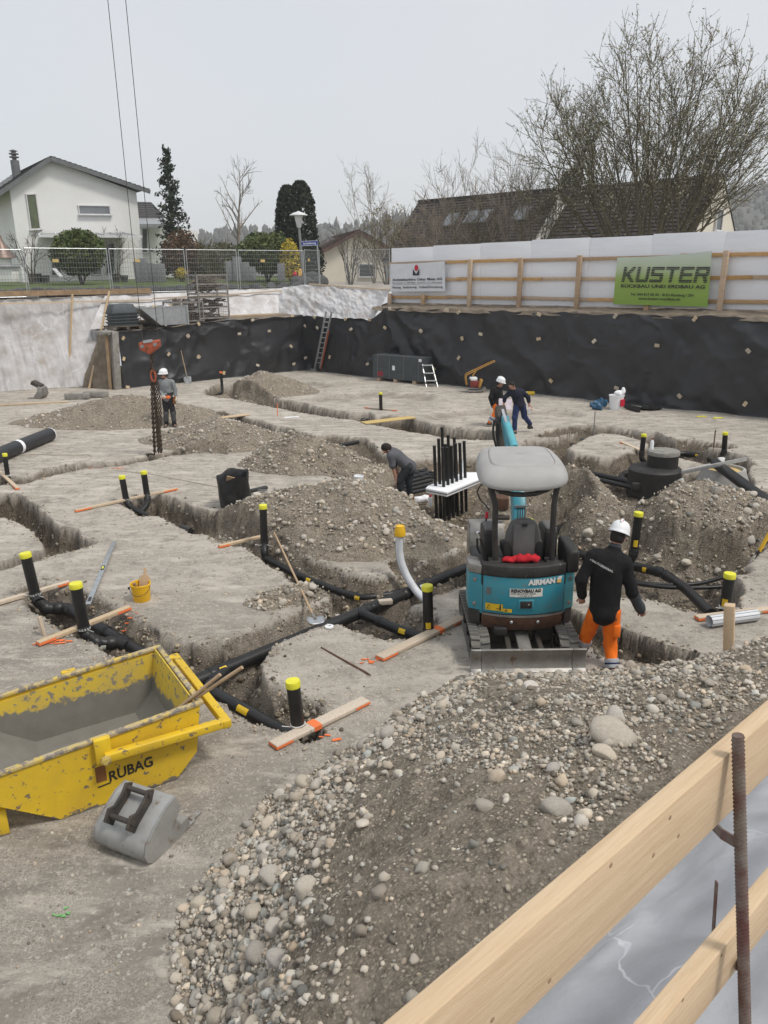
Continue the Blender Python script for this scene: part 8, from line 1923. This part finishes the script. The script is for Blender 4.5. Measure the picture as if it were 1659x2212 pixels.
for k in range(11):
    x0 = 1240 + 4.5 * (k % 6) ; x1 = 1272 + 8.0 * k; yb = [1420, 1405, 1425, 1390, 1400, 1425, 1410, 1380, 1395, 1395, 1190][k]
    if k == 10: x0, x1 = 1290, 1328
    A = CH(x0, 830) + Vector((0, rgc.uniform(-.12, .12), 0)); Bq = CH(min(x1, 1330) if k < 7 else 1284 + 11 * (k - 6), yb) + Vector((0, rgc.uniform(-.16, .16), 0))
    if Bq.z < .03: Bq.z = .03
    chain([A, A.lerp(Bq, .5) + Vector((rgc.uniform(-.02, .02), 0, 0)), Bq], .013, .085)
chain([CH(1270, 1425) + Vector((0, -.1, -.0)), CH(1225, 1425), CH(1195, 1440), CH(1190, 1480)], .016, .10)
for sgn, px in ((0, (308, 735)), (1, (342, 733))):
    p = DY(*px, cb.y); MB().tube([p, Vector((p.x, p.y, 45))], .009, 5).build('hoist_rope', M('dark_steel'), t, smooth=True, world=True)
# string on the slab
def string(label, pts, r=.006, m='rope'): tag(MB().tube(arc_path([Vector((g.x, g.y, fz(g.x, g.y) + .014)) for g in [G(*ZC(*p)) for p in pts]], .4), r, 5).build('string', M(m), smooth=True), label, 'string')
string('loose pale string looping over the slab right of the fleece roll', [(40, 1450), (300, 1424), (500, 1445), (700, 1432), (765, 1455), (700, 1490), (620, 1500), (612, 1545)], .010)
string('loose pale string running over the slab towards the rubbish bag', [(640, 1545), (900, 1555), (1250, 1590), (1500, 1640), (1700, 1680), (1950, 1730)], .009)

# ================================================================== things along the far walls
# ladder in the corner
a0, a1 = G(672, 800), G(697, 803); tb_ = PL(709, 680, CORNER - WRN * .15, WRD)
t = thing('ladder', 'aluminium extension ladder leaning in the pit corner', 'ladder', tuple((a0 + a1) / 2)); mid = (a0 + a1) / 2; d = tb_ - mid; x = (a1 - a0).normalized() * .20
d = d * 1.06
for s in (-1, 1): MB().bar(mid + x * s, mid + x * s + d, .05, .09).build('stile', M('alu'), t, world=True); MB().bar(mid + x * s * 1.12 + d * .02 + Vector((.03, -.06, 0)), mid + x * s * 1.12 + d * .68 + Vector((.03, -.06, 0)), .04, .08).build('stile', M('alu' if s < 0 else 'hook_orange'), t, world=True)
for k in range(11): p = mid + d * (.06 + .085 * k); MB().tube([p - x, p + x], .022, 8).build('rung', M('alu'), t, world=True, smooth=True)
MB().bar(mid - x * 2.3 + UP * .05, mid + x * 2.3 + UP * .05, .08, .07).build('foot_bar', M('alu'), t, world=True)
# stack of reinforcement mesh panels on blocks
s0, s1 = G(806, 822), G(916, 832); sdx = (s1 - s0).normalized(); sL = (s1 - s0).length; sny = Vector((-sdx.y, sdx.x, 0)); 
t = thing('panel_stack', 'stack of dark grey mesh drainage panels strapped on wooden blocks', 'panel stack', tuple(s0)); zt = DY(806, 766, s0.y).z; DW = 1.25; nL = 22
def PS(x, y, z): return s0 + sdx * x + sny * y + Vector((0, 0, z))
for k in range(nL):
    z0 = .14 + (zt - .14) * k / nL; z1 = .14 + (zt - .14) * (k + .93) / nL; j = random.uniform(-.012, .012); MB().bar(PS(j, DW / 2, (z0 + z1) / 2), PS(sL + j, DW / 2, (z0 + z1) / 2), DW + random.uniform(-.02, .02), z1 - z0).build('panel', M('mesh_grey'), t, world=True)
for x in (.12, .45, .82): MB().bar(PS(sL * x, -.05, .07), PS(sL * x, DW, .07), .16, .14).build('block', M('fence_wood'), t, world=True)
for x in (.10, .34, .62, .90):
    m_ = MB().bar(PS(sL * x, -.016, .10), PS(sL * x, -.016, zt + .01), .012, .035, up=sdx); m_.bar(PS(sL * x, -.016, zt + .012), PS(sL * x, DW + .01, zt + .012), .035, .01); m_.build('strap', M('trim_grey'), t, world=True)
MB().box(PS(sL * .42, -.02, zt * .55), (.14, .012, .2), (0, 0, math.atan2(sdx.y, sdx.x))).build('tag', M('foam'), t, world=True); MB().box(PS(sL * .93, -.02, zt * .90), (.14, .012, .12), (0, 0, math.atan2(sdx.y, sdx.x))).build('tag', M('foam'), t, world=True)
text_mesh('40', .34, 'chalk_mark', M('red_print'), t, frame_mtx(PS(sL * .09, -.022, .22) - s0, sdx, UP), depth=.002)
# step stool
g = G(931, 833); t = thing('step_stool', 'grey three-step folding stool beside the panel stack', 'step stool', tuple(g))
for k, (y, z) in enumerate(((-.30, .25), (-.12, .55), (.06, .86))): MB().box((.0 - .08 * k, y, z), (.46, .22, .035)).build('step', M('alu'), t, bevel=.006)
for sx in (-1, 1): MB().bar((sx * .24 + .02, -.42, 0), (sx * .2 - .16, .12, .88), .035, .03).build('leg', M('alu'), t); MB().bar((sx * .24 - .02, .5, 0), (sx * .2 - .16, .06, .86), .03, .03).build('leg', M('alu'), t)
# plate compactor
g = G(1026, 846); t = thing('plate_compactor', 'yellow vibrating plate compactor in front of the fleece', 'compactor', tuple(g))
MB().prism([(x, 0, z) for x, z in ((-.38, .16), (-.28, .02), (.26, .02), (.42, .18), (.36, .18), (.22, .07), (-.26, .07), (-.34, .18))], (0, -.24, 0), (0, .48, 0)).build('base_plate', M('steel'), t, bevel=.01)
MB().box((-.06, 0, .32), (.38, .34, .24)).build('engine', M('engine_red'), t, bevel=.03); MB().box((-.08, 0, .52), (.30, .30, .14)).build('tank', M('foam'), t, bevel=.04); MB().box((-.26, 0, .38), (.12, .36, .30)).build('guard', M('black_plastic'), t, bevel=.03); MB().box((.20, 0, .34), (.12, .32, .34), (0, .3, 0)).build('housing', M('mustard'), t, bevel=.03)
for s in (-1, 1): MB().tube(arc_path([(-.36, .2 * s, .30), (-.40, .2 * s, .68), (-.2, .2 * s, .78), (.75, .17 * s, 1.22)], .12), .022, 8).build('handle', M('mustard'), t, smooth=True)
MB().tube([(.75, -.17, 1.22), (.75, .17, 1.22)], .022, 8).build('handle_bar', M('mustard'), t, smooth=True); MB().tube([(-.12, .0, .62), (.04, 0, .86)], .03, 8).build('lever', M('mustard'), t, smooth=True)
# blue fittings, white pail, small litter at the right fleece
for k, (x, y) in enumerate(((1285, 874), (1294, 868), (1302, 872), (1290, 880))):
    g = G(x, y, .10); a = k * .9; tag(MB().tube([g + Vector((-.17 * math.cos(a), -.17 * math.sin(a), 0)), g + Vector((.17 * math.cos(a), .17 * math.sin(a), .02))], .085, 14).tube([g, g + Vector((.10 * math.sin(a), -.10, .12))], .07, 12).build('pipe_fitting', M('fitting_blue'), smooth=True), ['leftmost blue pipe fitting at the right fleece', 'rearmost blue pipe fitting at the right fleece', 'rightmost blue pipe fitting at the right fleece', 'frontmost blue pipe fitting at the right fleece'][k], 'pipe fitting', 'blue fittings at the right fleece')
g = G(1330, 884); t = thing('white_pail', 'white and pink plastic pail at the foot of the right fleece', 'pail', tuple(g)); MB().lathe([(.20, 0), (.25, .46), (.265, .47), (.265, .50), (.24, .50), (.20, .1)], 24).build('pail', M('foam'), t, smooth=True); MB().box((.16, -.19, .25), (.22, .03, .24), (0, 0, .7)).build('label_print', M('red_print'), t)
v, f = SDF().ell((.08, .02, .55), (.16, .12, .10), .05).ell((.22, 0, .64), (.08, .06, .12), .05).mesh(.02, noise=.04); np_mesh('bag', v, f, M('foam'), parent=t)
for k in range(3): a, b = G(1345 + 4 * k, 874 + 3 * k, .05), G(1381, 882 + 3 * k, .05); pipe_thing(['rear', 'middle', 'front'][k] + ' of three dark pipe lengths beside the white pail', [a, b], .05, (), name='pipe_length', n=10)
g = G(1407, 885); v, f = SDF().ell((0, 0, .05), (.40, .20, .10), .05).ell((.05, .0, .1), (.2, .15, .10), .05).mesh(.03, noise=.06, nscale=6); o = np_mesh('dark_cloth', v, f, M('jacket_black')); o.location = g; tag(o, 'black cloth lying in front of the right fleece', 'cloth')
for k, (x, y) in enumerate(((1516, 902), (1553, 905))): g = G(x, y, .01); tag(MB().tube([g + Vector((.16 * math.cos(a), .10 * math.sin(a), .02)) for a in np.linspace(.3, 2.6 + k, 8)], .022, 6).build('yellow_scrap', M('yellow_cap'), smooth=True), ['left yellow scrap in front of the right fleece', 'right yellow scrap in front of the right fleece'][k], 'scrap')
g = G(1135, 850, .06); t = thing('can', 'yellow and white tube lying behind the striding person', 'can', tuple(g)); MB().tube([(-.35, 0, 0), (.05, 0, 0)], .075, 14).build('body', M('foam'), t, smooth=True); MB().tube([(.05, 0, 0), (.35, 0, 0)], .085, 14).build('end', M('warn_yellow'), t, smooth=True)
g = G(630, 901, .01); tag(MB().box(g, (.5, .16, .01), (0, 0, .2)).build('foil_scrap', M('foam')), 'flat white foil scrap on the slab between the trenches', 'scrap')
for k, (x, y, lab, mm) in enumerate(((649, 950, '', ''), (600, 918, 'thin red marking rod in the trench behind the brown heap', 'orange_paint'),)):
    if lab: g = G(x, y, -.3); tag(MB().tube([g, g + Vector((.02, 0, .75))], .015, 6).build('rod', M(mm), smooth=True), lab, 'rod')
g = G(*NF(275, 235), -.2); tag(MB().tube([g, g + Vector((0, 0, .75))], .018, 8).build('rod', M('galv'), smooth=True), 'thin steel rod standing in the trench left of the earth island', 'rod')
g = G(*NF(1218, 400), -.35); tag(MB().tube([g, g + Vector((0, 0, .75))], .018, 8).build('rod', M('rust'), smooth=True), 'thin rod standing in the trench left of the far right riser', 'rod')
# concrete post at the left end of the fleece, retaining slab on top
e0 = G(262, 842); pt = wl_top(9.36); t = thing('concrete_post', 'old concrete post and slab end at the left end of the fleece', 'concrete post', tuple(e0))
b = Vector((pt.x, pt.y, 0)) + WLD * .18; MB().bar(b + WLD * .12, b + WLD * -.02 + Vector((0, 0, 2.42)), .30, .28).build('post', M('conc_old'), t, world=True, bevel=.02)
MB().bar(b + WLD * .42 + WLN * .5 + Vector((0, 0, 2.38)), b + WLD * .0 + WLN * .1 + Vector((0, 0, 2.36)), .9, .16).build('slab', M('conc_old'), t, world=True, bevel=.02); MB().bar(b + WLD * .34 + WLN * .15, b + WLD * .28 + WLN * .1 + Vector((0, 0, 2.3)), .12, .12).build('beam', M('old_wood'), t, world=True)
# ledge goods: pallet with tubs, grey skip, cages
def LG(x, y, back): return PL(x, y, CORNER + WLN * back, WLD)
ang = math.atan2(-WLD.y, -WLD.x)
p = LG(266, 706, .8); p.z = wl_top(8.6).z + .02; t = thing('pallet', 'wooden pallet under the stacked mortar tubs', 'pallet', tuple(p), ang)
for y in (-.5, -.25, 0, .25, .5): MB().box((0, y, .13), (1.35, .12, .03)).build('board', M('crate_wood'), t)
for x in (-.58, 0, .58): MB().box((x, 0, .06), (.14, 1.1, .11)).build('block', M('crate_wood'), t)
for k in range(5):
    o = thing('mortar_tub', 'dark mortar tub, %s of the stack on the pallet' % ['lowest', 'second from below', 'middle one', 'second from the top', 'topmost and upturned'][k], 'tub', tuple(p + Vector((.02 * (k % 2), 0, .15 + .13 * k))), ang, group='mortar tubs on the pallet'); s = 1.0 if k < 4 else .92
    zs = [(.56, .40, 0), (.52, .37, .05), (.60, .44, .13), (.62, .46, .16), (.56, .41, .16)] if k < 4 else [(.60, .44, 0), (.60, .44, .05), (.48, .34, .36), (.44, .30, .38), (.0, .0, .38)]
    b = MB(); vs = []
    for hx_, hy_, z in zs: vs += [(-hx_ * s, -hy_ * s, z), (hx_ * s, -hy_ * s, z), (hx_ * s, hy_ * s, z), (-hx_ * s, hy_ * s, z)]
    fs = [(3, 2, 1, 0)] + [(i * 4 + q, i * 4 + (q + 1) % 4, i * 4 + 4 + (q + 1) % 4, i * 4 + 4 + q) for i in range(len(zs) - 1) for q in range(4)]; b.add(vs, fs).build('tub', M('mesh_grey'), o, bevel=.02)
p = LG(300, 712, 1.6); p.z = wl_top(8).z + .05; t = thing('plank_stack', 'low stack of boards behind the mortar tubs', 'plank stack', tuple(p), ang)
for k in range(4): MB().box((.2, .1 * k, .05 + .05 * k), (1.8, .4, .04), (0, 0, .05 * k)).build('board', M('crate_wood'), t)
p = LG(345, 700, .75); p.z = wl_top(7).z + .03; t = thing('grey_skip', 'light grey tipping skip on the ledge above the fleece', 'skip', tuple(p), ang); pr = [(-1.05, .78), (-.20, .03), (1.05, .03), (1.12, .80)]
MB().prism([(x, 0, z) for x, z in pr], (0, -.6, 0), (0, .03, 0)).prism([(x, 0, z) for x, z in pr], (0, .57, 0), (0, .03, 0)).build('side_plate', M('galv'), t)
for (x0, z0), (x1, z1) in zip(pr, pr[1:]): MB().bar((x0, 0, z0), (x1, 0, z1), 1.2, .02, up=(0, 0, 1) if abs(x1 - x0) > .2 else (1, 0, 0)).build('plate', M('galv'), t)
for y in (-.6, .6): MB().bar((-1.08, y, .79), (1.14, y, .81), .05, .05).build('rim', M('galv'), t); MB().bar((.0, y * 1.03, -.02), (.0, y * 1.03, .78), .10, .06, up=(0, 1, 0)).build('post', M('galv'), t); MB().bar((1.08, y * 1.03, -.02), (1.08, y * 1.03, .82), .08, .06, up=(0, 1, 0)).build('post', M('galv'), t)
for k in range(4): MB().box((.3 * k - .35, random.uniform(-.3, .3), .74), (.4, .2, .12), (.2 * k, .3, k)).build('rubble', M('batten' if k % 2 else 'foam'), t)
def cage(label, p, L, D, H_, n, seed, grp='pallet cages on the ledge', solid=False):
    t = thing('pallet_cage', label, 'pallet cage', tuple(p), ang, group=grp); rg_ = random.Random(seed)
    for x in (-L / 2, L / 2):
        for y in (-D / 2, D / 2): MB().box((x, y, H_ / 2), (.06, .06, H_)).build('post', M('cage_steel'), t)
    for z in (.10, H_ * .55, H_ - .03):
        for y in (-D / 2, D / 2): MB().box((0, y, z), (L, .05, .07)).build('rail', M('cage_steel'), t)
        for x in (-L / 2, L / 2): MB().box((x, 0, z), (.05, D, .07)).build('rail', M('cage_steel'), t)
    MB().box((0, 0, .08), (L, D, .04)).build('floor', M('cage_steel'), t)
    w_ = MB()
    for k in range(1, 16): x = -L / 2 + L * k / 16; w_.box((x, -D / 2, H_ / 2), (.009, .009, H_)); w_.box((x, D / 2, H_ / 2), (.009, .009, H_))
    for k in range(1, 9): z = H_ * k / 9; w_.box((0, -D / 2, z), (L, .009, .009)); w_.box((-L / 2, 0, z), (.009, D, .009)); w_.box((L / 2, 0, z), (.009, D, .009))
    tag(w_.build('wire_mesh', M('cage_steel'), t), kind='stuff')
    for k in range(n): MB().box((rg_.uniform(-.36, .36) * L, rg_.uniform(-.3, .3) * D, .16 + (H_ - .3) * rg_.random()), (rg_.uniform(.3, .7), .09, .05) if not solid else (.10, .09, rg_.uniform(.3, .6)), (rg_.uniform(-.4, .4), rg_.uniform(-.5, .5), rg_.uniform(-.6, .6))).build('wood_piece', M('crate_wood'), t)
    return t
p = LG(398, 691, .95); p.z = wl_top(5.9).z; cage('rusty low pallet cage full of timber props beside the grey skip', p, 1.45, 1.0, .95, 55, 5, solid=True)
p = LG(453, 690, .95); p.z = wl_top(4.7).z; cage('lower grey pallet cage of the stacked pair', p, 1.5, 1.05, 1.05, 50, 6); p2 = p + Vector((0, 0, 1.08)); cage('upper grey pallet cage of the stacked pair', p2, 1.5, 1.05, .95, 46, 7)
# ================================================================== haze in the air
hb = MB().box((0, 300, 30), (1800, 1200, 64)); hz_ = hb.build('haze', None); tag(hz_, 'thin grey spring haze over the whole place', 'haze', kind='stuff')
mh_ = bpy.data.materials.new('haze'); mh_.use_nodes = True; nh = mh_.node_tree; nh.nodes.clear(); oh = nh.nodes.new('ShaderNodeOutputMaterial'); vh = nh.nodes.new('ShaderNodeVolumePrincipled')
vh.inputs['Color'].default_value = (.95, .975, 1, 1); vh.inputs['Density'].default_value = .00055; vh.inputs['Anisotropy'].default_value = .2; nh.links.new(vh.outputs[0], oh.inputs['Volume']); hz_.data.materials.append(mh_)
